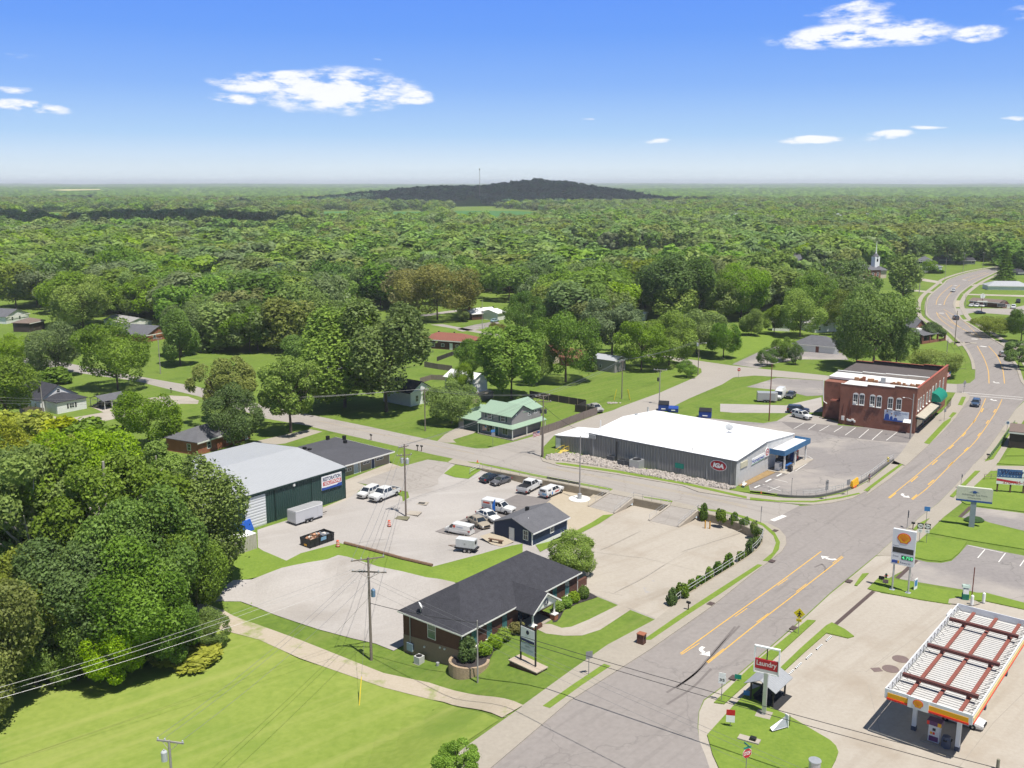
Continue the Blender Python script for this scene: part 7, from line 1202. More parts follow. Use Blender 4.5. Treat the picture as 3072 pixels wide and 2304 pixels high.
t=empty('fire_hydrant',at(E2(1525,752)),0,'yellow fire hydrant at the end of the supermarket lot railing','hydrant');MB().lathe([(.25,0),(.25,.1),(.2,.12),(.2,.6),(.25,.65),(.2,.85),(.04,.95)],10).build('barrel',mat('hydrant_yellow',(.62,.48,.04)),t);MB().tube([(-.35,0,.5),(.35,0,.5)],.1).build('side_caps',mat('hydrant_yellow',(.62,.48,.04)),t)
t=empty('barrier',at(E2(1150,1035)),R(50),'yellow and orange plastic barrier stacked by the supermarket lot railing','barrier');MB().loft([[(-1.4,-.35,.3),(1.6,-.35,.3),(1.6,.35,.3),(-1.4,.35,.3)],[(-1.3,-.15,1.4),(1.5,-.15,1.5),(1.5,.15,1.5),(-1.3,.15,1.4)]]).build('yellow_shell',mat('barrier_yellow',(.65,.36,.02)),t);MB().box(-1.3,.2,-.45,.2,.05,.4).build('orange_foot',mat('barrier_orange',(.6,.13,.05)),t)
for px,lab in((F2(118,0),0),)if 0 else():pass
for px,lab in((E2(122,1115),'small orange marker on the grass strip at the supermarket corner'),(F3(392,1055),'small orange marker on the verge opposite the green-roofed house')):MB().lathe([(.32,0),(.3,.08),(.16,.1),(.04,.6)],10).build('marker_cone',mat('orange_plastic',(.62,.105,.04)),label=lab,cat='cone',loc=at(px))
for i,(px,lab)in enumerate((((945,908),'black and white wheel stop farthest from the Laundry sign'),((889,957),'black and white wheel stop second from the far end of its row'),((829,1012),'black and white wheel stop in the middle of its row'),((768,1066),'black and white wheel stop second from the shelter'),((722,1108),'black and white wheel stop half under the shelter roof'))):
 t=empty('wheel_stop',at(GS(*px)),R(51),lab,'wheel stop','wheel stops on the forecourt');MB().loft([[(-.9,-.09,.02),(-.9,.09,.02),(-.9,.05,.15),(-.9,-.05,.15)],[(.9,-.09,.02),(.9,.09,.02),(.9,.05,.15),(.9,-.05,.15)]]).build('block',LBK,t)
 for k_ in range(5):MB().box(-.82+k_*.36,-.64+k_*.36,-.1,.1,.03,.165).build('white_band',WHITE,t)
o=at(F4(440,885));b=Bld('picnic_shelter','small open timber shelter with pale grey metal roof behind the Laundry sign','shelter',at(F4(580,978)),51);
b.part('roof',gable(MB(),-.2,3.3,-.2,2.6,2.3,3.0,'x',.45,.07,.5),mat('pale_tin_roof',(.30,.31,.325),rough=.5,stripes=('X',.35,.35)))
for x in(0,3.1):
 for y in(-.1,2.5):b.part('post',MB().box(x-.08,x+.08,y-.08,y+.08,0,2.3),DARKF)
b.part('gable_truss',MB().box(-.15,-.05,-.2,2.6,2.1,2.28).tube([(-.1,-.2,2.3),(-.1,1.2,2.95),(-.1,2.6,2.3)],.07,4),DARKF);b.part('floor',MB().box(-.6,3.6,-.8,2.9,-.1,.05),mat('dark_rubber_floor',(.03,.03,.032),rough=.9));b.part('bench',MB().box(.3,2.8,2.0,2.4,.42,.5).box(.5,.7,2.05,2.35,0,.42).box(2.4,2.6,2.05,2.35,0,.42),DARKF);b.part('table',MB().box(.4,2.7,.7,1.5,.7,.77).box(.6,.8,.9,1.3,0,.7).box(2.3,2.5,.9,1.3,0,.7),DARKF)
t=empty('air_pump',at(GS(1738,682)),R(-15),'white and green air machine on a concrete pad behind the canopy','air pump');MB().box(-.42,.42,-.3,.3,0,1.0).build('green_base',mat('machine_green',(.02,.16,.10)),t);MB().box(-.35,.35,-.25,.25,1.0,1.7).build('white_body',WHITE,t);MB().loft([[(-.5,-.3,1.9),(.5,-.3,1.9),(.5,.3,1.9),(-.5,.3,1.9)],[(-.5,-.2,2.25),(.5,-.2,2.25),(.5,.3,2.25),(-.5,.3,2.25)]]).build('header',mat('pale_green_header',(.40,.50,.44)),t);MB().box(-.3,.3,-.1,.1,1.7,1.9).build('neck',GREY,t)
slab('pump_pad',gp(GS,[(1640,705),(1645,680),(1720,668),(1800,690),(1830,705),(1780,718)]),CONC,.14,.17)
for px,lab in(((1777,714),'white bollard nearest the air machine'),((1845,700),'white bollard with dark foot right of the air machine')):t=empty('bollard',at(GS(*px)),0,lab,'bollard');MB().lathe([(.2,.2),(.2,1.45),(.1,1.55)],12).build('sleeve',WHITE,t);MB().lathe([(.2,0),(.2,.2)],12).build('foot',GREY,t)
MB().tube([(0,0,0),(0,0,height(at(GS(1775,690)),GS(0,490)[1]))],.07,8).build('steel_mast',BROWNM,label='thin dark mast standing beside the air machine',cat='mast',loc=at(GS(1775,690)))
for px,rr,lab in((DZ(573,732),.95,'round dark tank cover on the forecourt, upper of two'),(DZ(488,816),.95,'round dark tank cover on the forecourt, lower of two')):MB().lathe([(rr,0),(rr,.05),(.02,.06)],24).build('tank_cover',mat('brown_iron',(.17,.125,.115),rough=.7),label=lab,cat='manhole',loc=at(px))
MB().box(-.55,.55,-.45,.45,0,.05).build('inspection_cover',mat('brown_iron',(.17,.125,.115)),label='square dark inspection cover left of the round tank covers',cat='manhole',loc=at(DZ(370,823)),rz=R(10))
def grate(zm,a,c,w,label):P=gp(zm,[a,c]);MB().strip([p+Vector((0,0,.03))for p in P],w).strip([p+Vector((0,0,.04))for p in P],w*.5).build('trench_drain',mat('rusty_grate',(.085,.06,.055),rough=.8,var=.3,scale=3),label=label,cat='drain')
grate(GS,(985,822),(1205,630),.55,'long rusty trench drain across the forecourt entrance');grate(E1,(575,972),(662,886),.6,'rusty trench drain at the eye clinic driveway');grate(E1,(55,1480),(215,1330),.6,'rusty trench drain at the bank lot entrance')
for zm,px,lab in((GS,(740,848),'kerb inlet grate near the pedestrian sign'),(GS,(1062,574),'kerb inlet grate left of the price sign'),(F1,(1512,1332),'kerb inlet grate below the white railing'),(F1,(2105,658),'kerb inlet grate on the corner curve'),(F1,(2075,938),'rusty kerb inlet at the end of the corner verge'),(GS,(390,1138),'kerb inlet grate by the teal yard sign')):MB().box(-.55,.55,-.4,.4,0,.06).build('inlet_grate',mat('rusty_grate',(.085,.06,.055)),label=lab,cat='drain',loc=at(zm(*px))+Vector((0,0,.1)),rz=R(51))
t=empty('memorial_stone',at(F4(325,1360)),R(-30),'small pale ground plaque with dark figure on the corner lawn','plaque');MB().box(-1.1,1.1,-.45,.45,.1,.3).build('slab',CONC2,t);MB().box(.1,.7,-.25,.25,.3,.6).build('bronze',LBK,t)
t=empty('display_rack',at(F4(650,1235)),R(25),'grey wedge-shaped metal rack with white edge on the corner lawn','rack');MB().loft([[(-1.0,-.3,.3),(1.0,-.3,.3),(1.0,.1,1.3),(-1.0,.1,.5)],[(-1.0,-.26,.3),(1.0,-.26,.3),(1.0,.14,1.3),(-1.0,.14,.5)]]).build('panel',STEEL,t);MB().box(1.0,1.08,-.35,.2,.2,1.6).build('white_edge',WHITE,t);MB().tube([(1.5,0,0),(1.5,0,1.3),(1.2,0,1.4)],.04).build('arm',BLACK,t)
q=at(F4(1065,1570),1.6);t=empty('steel_tank',(q.x,q.y,0),0,'short fat galvanised tank at the bottom edge of the corner lawn','tank');MB().lathe([(.55,.1),(.55,1.5),(.62,1.55),(.6,1.62),(.03,1.66)],20).build('drum',STEEL,t);MB().lathe([(.7,0),(.7,.1)],16).build('base',CONC,t)
q=at(DZ(1408,1590),1.1);MB().tube([(0,0,0),(0,0,1.15)],.16,10).build('bollard',mat('olive_bollard',(.20,.19,.14)),label='olive post at the bottom right edge of the forecourt',cat='bollard',loc=(q.x,q.y,0))
for x,y,w,d_,h,m,lab,nm in((14.6,-1.2,1.4,.9,1.5,WHITE,'white ice chest at the near end of the supermarket canopy','ice_chest'),(16.4,-2.2,2.6,.8,.8,mat('blue_cart_plastic',(.02,.10,.32)),'row of blue shopping carts under the canopy','cart_row'),(24.2,-.9,.9,.8,1.9,SRED,'red vending machine under the far end of the canopy','vending_machine'),(22.6,-.9,.9,.8,1.9,mat('vending_blue',(.05,.09,.25)),'dark blue vending machine left of the red one','vending_machine'),(23.4,-.92,.75,.8,1.8,WHITE,'white vending machine between the red and blue ones','vending_machine'),(15.2,-3.6,1.0,.7,1.1,BLACK,'dark grill display at the canopy kerb','display')):
 t=empty(nm,SM.w(x,y,.14),SM.a,lab,nm.replace('_',' '));MB().box(0,w,-d_,0,.05,h).build('body',m,t);MB().box(.08,w-.08,-d_-.03,-d_,h*.45,h*.9).build('front_panel',GLASS if nm!='ice_chest' else GREY,t)
t=empty('bench',SM.w(.4,-1.3),SM.a+R(10),'pale slatted bench by the near corner of the supermarket end wall','bench');MB().box(0,1.8,-.3,.15,.42,.48).build('seat',TRIM,t);MB().box(0,1.8,.12,.18,.5,.9).build('backrest',TRIM,t);MB().box(.1,.2,-.25,.15,0,.42).build('leg',GREY,t);MB().box(1.6,1.7,-.25,.15,0,.42).build('leg',GREY,t)
slab('planting_bed',[SM.w(*q)for q in((1.0,-.1),(13.4,-.1),(13.4,-1.9),(1.0,-1.4))],mat('straw_bed',(.28,.19,.09),rough=.95,var=.3,scale=2),0,.12)
t=empty('stair',SM.w(-.1,39.2),SM.a,'yellow metal stair down the rocks from the supermarket annex door','stairs');MB().box(-1.2,.3,-.6,.6,.25,.35).build('landing',mat('yellow_stair',(.55,.42,.10)),t);MB().loft([[(-1.2,-.6,.3),(-1.2,.6,.3),(-1.2,.6,.2),(-1.2,-.6,.2)],[(-3.0,-.6,-.1),(-3.0,.6,-.1),(-3.0,.6,-.2),(-3.0,-.6,-.2)]]).build('flight',mat('yellow_stair',(.55,.42,.10)),t)
for y in(-.6,.6):MB().tube([(.2,y,.3),(.2,y,1.3),(-1.2,y,1.3),(-3.0,y,.9),(-3.0,y,0)],.05,5).build('handrail',GUY,t)
rk=MB();rp=gp(F2,[(0,690),(200,665),(480,705),(690,750),(810,790),(1000,850),(1230,862),(1500,922),(1740,972),(2050,1030),(2080,1050),(2000,1072),(1290,952),(900,880),(780,845),(300,770),(-20,735)])
xs=[p.x for p in rp];ys=[p.y for p in rp];rnd=random.Random(3);cnt=0
while cnt<2100:
 x,y=rnd.uniform(min(xs),max(xs)),rnd.uniform(min(ys),max(ys))
 if not inside((x,y),rp):continue
 cnt+=1;s_=.14+rnd.random()**2*.34;i0=len(rk.v)
 rk.loft([[(s_*rnd.uniform(.5,.9)*math.cos(a),s_*rnd.uniform(.5,.9)*math.sin(a),-s_*.5)for a in(0,1.57,3.14,4.71)],[(s_*rnd.uniform(.8,1.2)*math.cos(a),s_*rnd.uniform(.8,1.2)*math.sin(a),0)for a in(.1,1.6,3.2,4.8)],[(s_*rnd.uniform(.3,.7)*math.cos(a),s_*rnd.uniform(.3,.7)*math.sin(a),s_*.6)for a in(.2,1.8,3.3,4.9)]])
 rk.xf(Matrix.Translation((x,y,.12+rnd.random()*.14))@Matrix.Rotation(rnd.random()*6,4,'Z')@Matrix.Rotation(rnd.random()*.8,4,'X'),i0)
rk.build('rock_bed',mat('pale_limestone',(.37,.33,.295),rough=.95,var=.25,scale=.9,scale2=5),kind='stuff')
flat('rock_bed_base',rp,mat('limestone_fines',(.27,.235,.20),rough=.95,var=.25,scale=1),.03)
for px,lab in((NM(1215,858),'small heap of white rocks at the corner of the big lawn'),):
 h_=MB();
 for i in range(26):a=rnd.random()*6.28;d_=rnd.random()*1.2;s_=.2+rnd.random()*.2;h_.lathe([(.02,-s_),(s_,0),(s_*.6,s_*.6),(.02,s_*.7)],5,(d_*math.cos(a)*1.6,d_*math.sin(a),.1))
 h_.build('rock_heap',mat('pale_limestone',(.50,.455,.41)),label=lab,cat='rocks',loc=at(px))
drape(gl(OF,[(640,1090),(600,1060),(620,1035),(700,900),(1050,790),(1060,860),(940,930),(905,1010),(860,1095),(780,1120),(700,1115)]),.16,1.0).build('mulch_bed',MULCH,kind='structure')
drape(gl(OF,[(1405,740),(1400,650),(1600,470),(1720,500),(1780,530),(1600,590),(1500,640),(1470,700),(1440,735)]),.06,1.0).build('mulch_bed',MULCH,kind='structure')
pc=al(OF(712,1110));BLK=mat('sandy_wall_block',(.36,.27,.18),rough=.95,var=.3,scale=3,scale2=14,bump=.6)
arc=[(pc.x+2.5*math.cos(R(a)),pc.y+2.2*math.sin(R(a)),0)for a in range(150,375,12)];t=wallrun('planter_wall','curved sandy block planter wall at the near corner of the brick office',arc,pc.z-.6,pc.z+.95,.35,BLK,'wall',inward=False)
MB().sheet([(x,y)for x,y,_ in arc]+[(OFF.w(.1,.2).x,OFF.w(.1,.2).y)],pc.z+.8).build('mulch_bed',MULCH,kind='structure')
def flag(o,rz,w,h,label):
 t=empty('flag',o,rz,label,'flag');wav=lambda x:.06*math.sin(x*7)
 def cloth(x0,x1,z0,z1,off=0):return MB().loft([[(x0+(x1-x0)*i/6,wav(x0+(x1-x0)*i/6)-.015-off,z0-.25*(x0+(x1-x0)*i/6)),(x0+(x1-x0)*i/6,wav(x0+(x1-x0)*i/6)+.015+off,z0-.25*(x0+(x1-x0)*i/6)),(x0+(x1-x0)*i/6,wav(x0+(x1-x0)*i/6)+.015+off,z1-.25*(x0+(x1-x0)*i/6)),(x0+(x1-x0)*i/6,wav(x0+(x1-x0)*i/6)-.015-off,z1-.25*(x0+(x1-x0)*i/6))]for i in range(7)])
 for k_ in range(7):cloth(0,w,-h+h*k_/7,-h+h*(k_+1)/7-.001).build('stripe',[mat('flag_red',(.5,.04,.05)),WHITE][k_%2],t)
 cloth(0,w*.42,-h*.45,0,.01).build('blue_canton',mat('flag_blue',(.05,.12,.28)),t);MB().tube([(0,0,.15),(0,0,-h-.3)],.025,5).build('staff',GREY,t)
q=at(F3(1205,930));flag(Vector((q.x-.3,q.y,4.9)),R(195),1.5,1.0,'stars and stripes flag hung from the brace pole at the supermarket corner');flag(GH.w(-1.3,6.4,2.3),GH.a+R(80),1.3,1.0,'stars and stripes flag hung on the porch of the green-roofed house');q=at(E3(1745,300));flag(Vector((q.x,q.y,2.6)),R(200),1.6,1.4,'stars and stripes flag on the small grass island behind the brick block')
MB().box(-1.0,1.0,-1.0,1.0,0,.05)if 0 else None
t=empty('wheelie_bin',at(LF(408,1035)),R(20),'black wheelie bin at the end of the grey garden fence','bin');MB().loft([[(-.28,-.3,.05),(.28,-.3,.05),(.28,.3,.05),(-.28,.3,.05)],[(-.35,-.38,1.0),(.35,-.38,1.0),(.35,.38,1.0),(-.35,.38,1.0)]]).build('body',LBK,t);MB().box(-.37,.37,-.4,.4,1.0,1.08).build('lid',LBK,t)
t=empty('awning',at(E4(1880,1215)),R(0),'bright blue canopy in front of the grey house at the right edge','awning');MB().lathe([(3.2,3.2),(3.0,3.6),(.05,4.8)],10).build('cover',mat('blue_canopy',(.06,.22,.52)),t)
for a in(45,135,225,315):MB().tube([(2.4*math.cos(R(a)),2.4*math.sin(R(a)),0),(2.4*math.cos(R(a)),2.4*math.sin(R(a)),3.3)],.07,5).build('post',BLACK,t)
t=empty('radio_mast',(-68,2100,33),0,'thin radio mast on the skyline left of the wooded hill','mast');MB().tube([(0,0,-5),(0,0,51)],.45,5).build('mast',PALEP,t);MB().box(-1.2,1.2,-1.2,1.2,49,52).build('antenna',PALEP,t)
for i,(zm,b_,tv)in enumerate([(T3,(1953,490),388),(T3,(1922,465),405),(H4,(660,470),388),(H4,(685,465),400),(H4,(880,465),420),(H4,(905,470),385)]):
 q=at(zm(b_[0],b_[1]+40));h=height(q,zm(0,tv)[1]);t=empty('floodlight_mast',q,0,['tallest ball field floodlight mast above the wood, left group','shorter floodlight mast left of the tallest one','floodlight mast left of the church steeple, left of a pair','floodlight mast left of the church steeple, right of a pair','floodlight mast above the church, lower of a pair','floodlight mast above the church, taller of a pair'][i],'floodlight','ball field floodlights');MB().tube([(0,0,0),(0,0,h)],.22,6).build('mast',PALEP,t);MB().box(-1.6,1.6,-.2,.2,h-1.2,h).build('lamp_bank',WHITE,t)
def person(o,rz,label):
 J=dict(pelvis=(0,0,.95),chest=(.03,0,1.32),neck=(.05,0,1.47),head=(.06,0,1.58),crown=(.07,0,1.70),ls=(.02,.19,1.40),le=(-.06,.25,1.12),lh=(.08,.25,.90),rs=(.02,-.19,1.40),re=(.0,-.25,1.12),rh=(.18,-.22,.95),lk=(.16,.1,.52),la=(.10,.1,.09),lt=(.26,.1,.04),rk=(.02,-.1,.50),ra=(-.24,-.1,.14),rt=(-.12,-.1,.04))
 E=[('pelvis','chest'),('chest','neck'),('neck','head'),('head','crown'),('chest','ls'),('ls','le'),('le','lh'),('chest','rs'),('rs','re'),('re','rh'),('pelvis','lk'),('lk','la'),('la','lt'),('pelvis','rk'),('rk','ra'),('ra','rt')]
 Rd=dict(pelvis=.15,chest=.16,neck=.06,head=.095,crown=.07,ls=.07,le=.045,lh=.035,rs=.07,re=.045,rh=.035,lk=.065,la=.045,lt=.04,rk=.065,ra=.045,rt=.04);ks=list(J)
 def grow(keys,sc,name,m,par):
  me=bpy.data.meshes.new(name);kk=[k_ for k_ in ks if k_ in keys];me.from_pydata([J[k_]for k_ in kk],[(kk.index(a),kk.index(c))for a,c in E if a in kk and c in kk],[]);ob=bpy.data.objects.new(name,me);COL.objects.link(ob);ob.modifiers.new('skin','SKIN');ob.modifiers.new('sub','SUBSURF').levels=1
  for i,k_ in enumerate(kk):v=me.skin_vertices[0].data[i];v.radius=(Rd[k_]*sc,)*2;v.use_root=k_ in('pelvis','chest')
  bpy.context.view_layer.update();m2=bpy.data.meshes.new_from_object(ob.evaluated_get(bpy.context.evaluated_depsgraph_get()));bpy.data.objects.remove(ob);bpy.data.meshes.remove(me);m2.materials.clear();m2.materials.append(m);c=bpy.data.objects.new(name,m2);COL.objects.link(c);c.parent=par;return c
 b_=grow(set(ks),1,'person',mat('skin',(.35,.20,.14),rough=.6),None);b_.location=o;b_.rotation_euler=(0,0,rz);tag(b_,label,'person')
 grow({'pelvis','chest','ls','rs','le','re'},1.12,'shirt',mat('pale_blue_shirt',(.22,.32,.58),rough=.8),b_);grow({'pelvis','lk','rk'},1.15,'shorts',mat('dark_shorts',(.03,.035,.06),rough=.8),b_);MB().lathe([(.10,1.60),(.105,1.66),(.08,1.73),(.02,1.76)],10,(.06,0,0)).build('hair',mat('brown_hair',(.05,.03,.02)),b_);return b_
person(at(E2(1318,990))+Vector((0,0,.12)),R(235),'person in pale blue shirt and dark shorts walking on the supermarket sidewalk')
# --- trees and shrubs
def leafmat(name,dark,light,hue=.02):
 m=bpy.data.materials.new(name);m.use_nodes=True;t=m.node_tree;N=t.nodes;L=t.links.new;P=N['Principled BSDF'];out=N['Material Output']
 P.inputs['Roughness'].default_value=.55;P.inputs['Specular IOR Level'].default_value=.25
 a=N.new('ShaderNodeAttribute');a.attribute_name='tone';mx=N.new('ShaderNodeMix');mx.data_type='RGBA';L(a.outputs['Fac'],mx.inputs[0]);mx.inputs[6].default_value=(*dark,1);mx.inputs[7].default_value=(*light,1)
 oi=N.new('ShaderNodeObjectInfo');hs=N.new('ShaderNodeHueSaturation');L(mx.outputs[2],hs.inputs['Color'])
 for s_,lo,hi,off in(('Hue',.5-hue,.5+hue,1),('Value',.98,1.42,7.3),('Saturation',.82,1.12,3.7)):
  q=N.new('ShaderNodeMath');q.operation='MULTIPLY';q.inputs[1].default_value=off;L(oi.outputs['Random'],q.inputs[0]);f=N.new('ShaderNodeMath');f.operation='FRACT';L(q.outputs[0],f.inputs[0]);r=N.new('ShaderNodeMapRange');r.inputs[3].default_value=lo;r.inputs[4].default_value=hi;L(f.outputs[0],r.inputs[0]);L(r.outputs[0],hs.inputs[s_])
 L(hs.outputs[0],P.inputs['Base Color']);tr=N.new('ShaderNodeBsdfTranslucent');L(hs.outputs[0],tr.inputs[0]);ms=N.new('ShaderNodeMixShader');ms.inputs[0].default_value=.38;L(P.outputs[0],ms.inputs[1]);L(tr.outputs[0],ms.inputs[2]);L(ms.outputs[0],out.inputs[0]);return m
LEAF=dict(g=leafmat('green_leaves',(.075,.135,.014),(.235,.350,.042),.012),l=leafmat('lime_leaves',(.110,.180,.014),(.275,.395,.050),.012),d=leafmat('deep_green_leaves',(.055,.108,.016),(.170,.270,.044),.012),o=leafmat('olive_leaves',(.100,.130,.022),(.250,.300,.060),.012),b=leafmat('bronze_leaves',(.115,.112,.026),(.275,.265,.075),.01),s=leafmat('silvery_leaves',(.090,.135,.040),(.230,.310,.105),.012),y=leafmat('yellowish_shrub_leaves',(.15,.18,.015),(.38,.41,.05),.012),f=leafmat('forest_leaves',(.085,.150,.026),(.255,.375,.072),.018),k=leafmat('dark_wood_leaves',(.050,.110,.052),(.130,.235,.105),.012))
BARK=mat('brown_bark',(.11,.085,.065),rough=.95,var=.3,scale=2);PBARK=mat('pale_bark',(.40,.37,.32),rough=.95,var=.25,scale=2)
SH=dict(round=(.52,.40,.48,28,.29),wide=(.53,.50,.47,36,.25),tall=(.52,.27,.49,26,.34),loose=(.54,.42,.46,38,.19),shrub=(.5,.5,.48,12,.5),ball=(.5,.5,.5,1,1.0))
def crown(name,shape,seed,n,leaf,flat_=.3,jit=.8):
 g_=np.random.default_rng(seed)
 if shape=='cone':
  z=.08+.92*g_.random(n)**1.25;a=g_.random(n)*6.283;lay=(z*13)%1;r=(1.02-z)*.26*(.55+.55*(1-lay))*np.sqrt(.35+.65*g_.random(n));c=np.stack([r*np.cos(a),r*np.sin(a),z-r*.25],1)
  nr=np.stack([np.cos(a)*.5,np.sin(a)*.5,np.ones(n)],1);tone=.25+.5*g_.random(n)
 else:
  zc,rx,rz,m,lr=SH[shape]
  d=g_.normal(size=(m,3));d/=np.linalg.norm(d,axis=1)[:,None];d[:,2]=np.where(d[:,2]<-.85,-d[:,2]*.4,d[:,2])
  if shape=='ball':C=np.zeros((1,3));Rl=np.array([1.0])
  else:
   C=d*(.50+.28*g_.random((m,1)));C=np.concatenate([C,g_.normal(size=(3,3))*.12]);Rl=lr*(.75+.55*g_.random(m+3))
  tl=g_.random(len(C));w=Rl**2;k_=g_.choice(len(C),n,p=w/w.sum());u=g_.normal(size=(n,3));u/=np.linalg.norm(u,axis=1)[:,None]
  out=C[k_]/(np.linalg.norm(C[k_],axis=1)[:,None]+.15);s_=(u*out).sum(1)<-.25;u[s_]*=-1
  bump_=1+.10*np.sin(u[:,0]*9+k_)*np.sin(u[:,1]*8+k_*2)*np.sin(u[:,2]*7)
  c=C[k_]+u*(Rl[k_]*bump_*(.70+.36*g_.random(n)**.6+.34*(g_.random(n)>.93)*g_.random(n)))[:,None];c=c*np.array([rx,rx,rz])+np.array([0,0,zc]);nr=u+g_.normal(size=(n,3))*jit+np.array([0,0,flat_]);tone=np.clip(.45*tl[k_]+.55*g_.random(n),0,1)
 nr/=np.linalg.norm(nr,axis=1)[:,None];t1=np.cross(nr,g_.normal(size=(n,3)));t1/=np.linalg.norm(t1,axis=1)[:,None];t2=np.cross(nr,t1);sz=leaf*(.55+.9*g_.random((n,1)))
 a,b_=t1*sz,t2*sz*.62;V=np.stack([c-a,c-b_+nr*sz*.12,c+a,c+b_+nr*sz*.12],1).reshape(-1,3)
 me=bpy.data.meshes.new(name);me.vertices.add(4*n);me.vertices.foreach_set('co',V.astype(np.float32).ravel());me.loops.add(4*n);me.loops.foreach_set('vertex_index',np.arange(4*n,dtype=np.int32));me.polygons.add(n);me.polygons.foreach_set('loop_start',np.arange(0,4*n,4,dtype=np.int32));me.polygons.foreach_set('loop_total',np.full(n,4,dtype=np.int32));me.update()
 at_=me.attributes.new('tone','FLOAT','FACE');at_.data.foreach_set('value',tone.astype(np.float32));me.materials.append(LEAF['g']);return me
def trunk_mesh(name,seed,hgt_=.62,nl=6,r=.020,spread=.22):
 g_=random.Random(seed);mb=MB().tube([(0,0,-.02),(.004,0,.12),(-.004,.006,.3),(0,0,hgt_)],r,8,r*.35)
 for i in range(nl):a=i*2.4+g_.random();z=.2+.3*i/nl;q=spread*(.7+.5*g_.random());mb.tube([(0,0,z),(q*.5*math.cos(a),q*.5*math.sin(a),z+.12),(q*math.cos(a),q*math.sin(a),z+.24+.1*g_.random())],r*.5,5,r*.12)
 me=bpy.data.meshes.new(name);me.from_pydata(mb.v,[],mb.f);me.materials.append(BARK);return me
TRK=[trunk_mesh('trunk',i)for i in range(3)];TRKL=[trunk_mesh('trunk',20+i,.82,12,.022,.30)for i in range(2)]
CR={}
for shp in('round','wide','tall','loose'):
 CR[shp,'n']=[crown('crown',shp,10+i,30000,.0100)for i in range(2)];CR[shp,'m']=[crown('crown',shp,30+i,18000,.0115,.3,.65)for i in range(3)];CR[shp,'f']=[crown('crown',shp,60+i,4200,.022,.25,.45)for i in range(2)]
CR['cone','m']=[crown('crown','cone',5,4500,.022)];CR['cone','f']=CR['cone','n']=CR['cone','m']
KINDN=dict(round='maple_tree',wide='oak_tree',tall='tall_tree',loose='locust_tree',cone='spruce_tree')
tcount=[0]
def leafobj(name,me,c,parent):
 o=bpy.data.objects.new(name,me);COL.objects.link(o);o.parent=parent;o.material_slots[0].link='OBJECT';o.material_slots[0].material=LEAF[c];return o
def tree(x,y,ytop,hw,shp,c,label,zm=None,lot=False,ypos=None,group=None,hcap=99):
 0
 zm=zm or FV;uv=zm(x,y);p=al(uv)if lot else at(uv);h=min(hcap,height(p,zm(0,ytop)[1]));wd=hw*zm.o[2]/FPX*math.hypot(p.y,CAM_H)*1.14
 i=tcount[0];tcount[0]+=1;lod='n' if p.y<175 else 'm' if p.y<420 else 'f';t=empty(KINDN[shp],p,(i*2.399)%6.28,label,'tree',group)
 rx=SH[shp][1]if shp!='cone' else.27
 ms=CR[shp,lod];o=leafobj('crown',ms[i%len(ms)],c,t);o.scale=(wd/rx,wd/rx,h);tk=bpy.data.objects.new('trunk',(TRKL if shp=='loose' else TRK)[i%2]);COL.objects.link(tk);tk.parent=t;tk.scale=(h*.85,h*.85,h)
 if shp=='loose' and lod=='n':tk.material_slots[0].link='OBJECT';tk.material_slots[0].material=PBARK
 return t
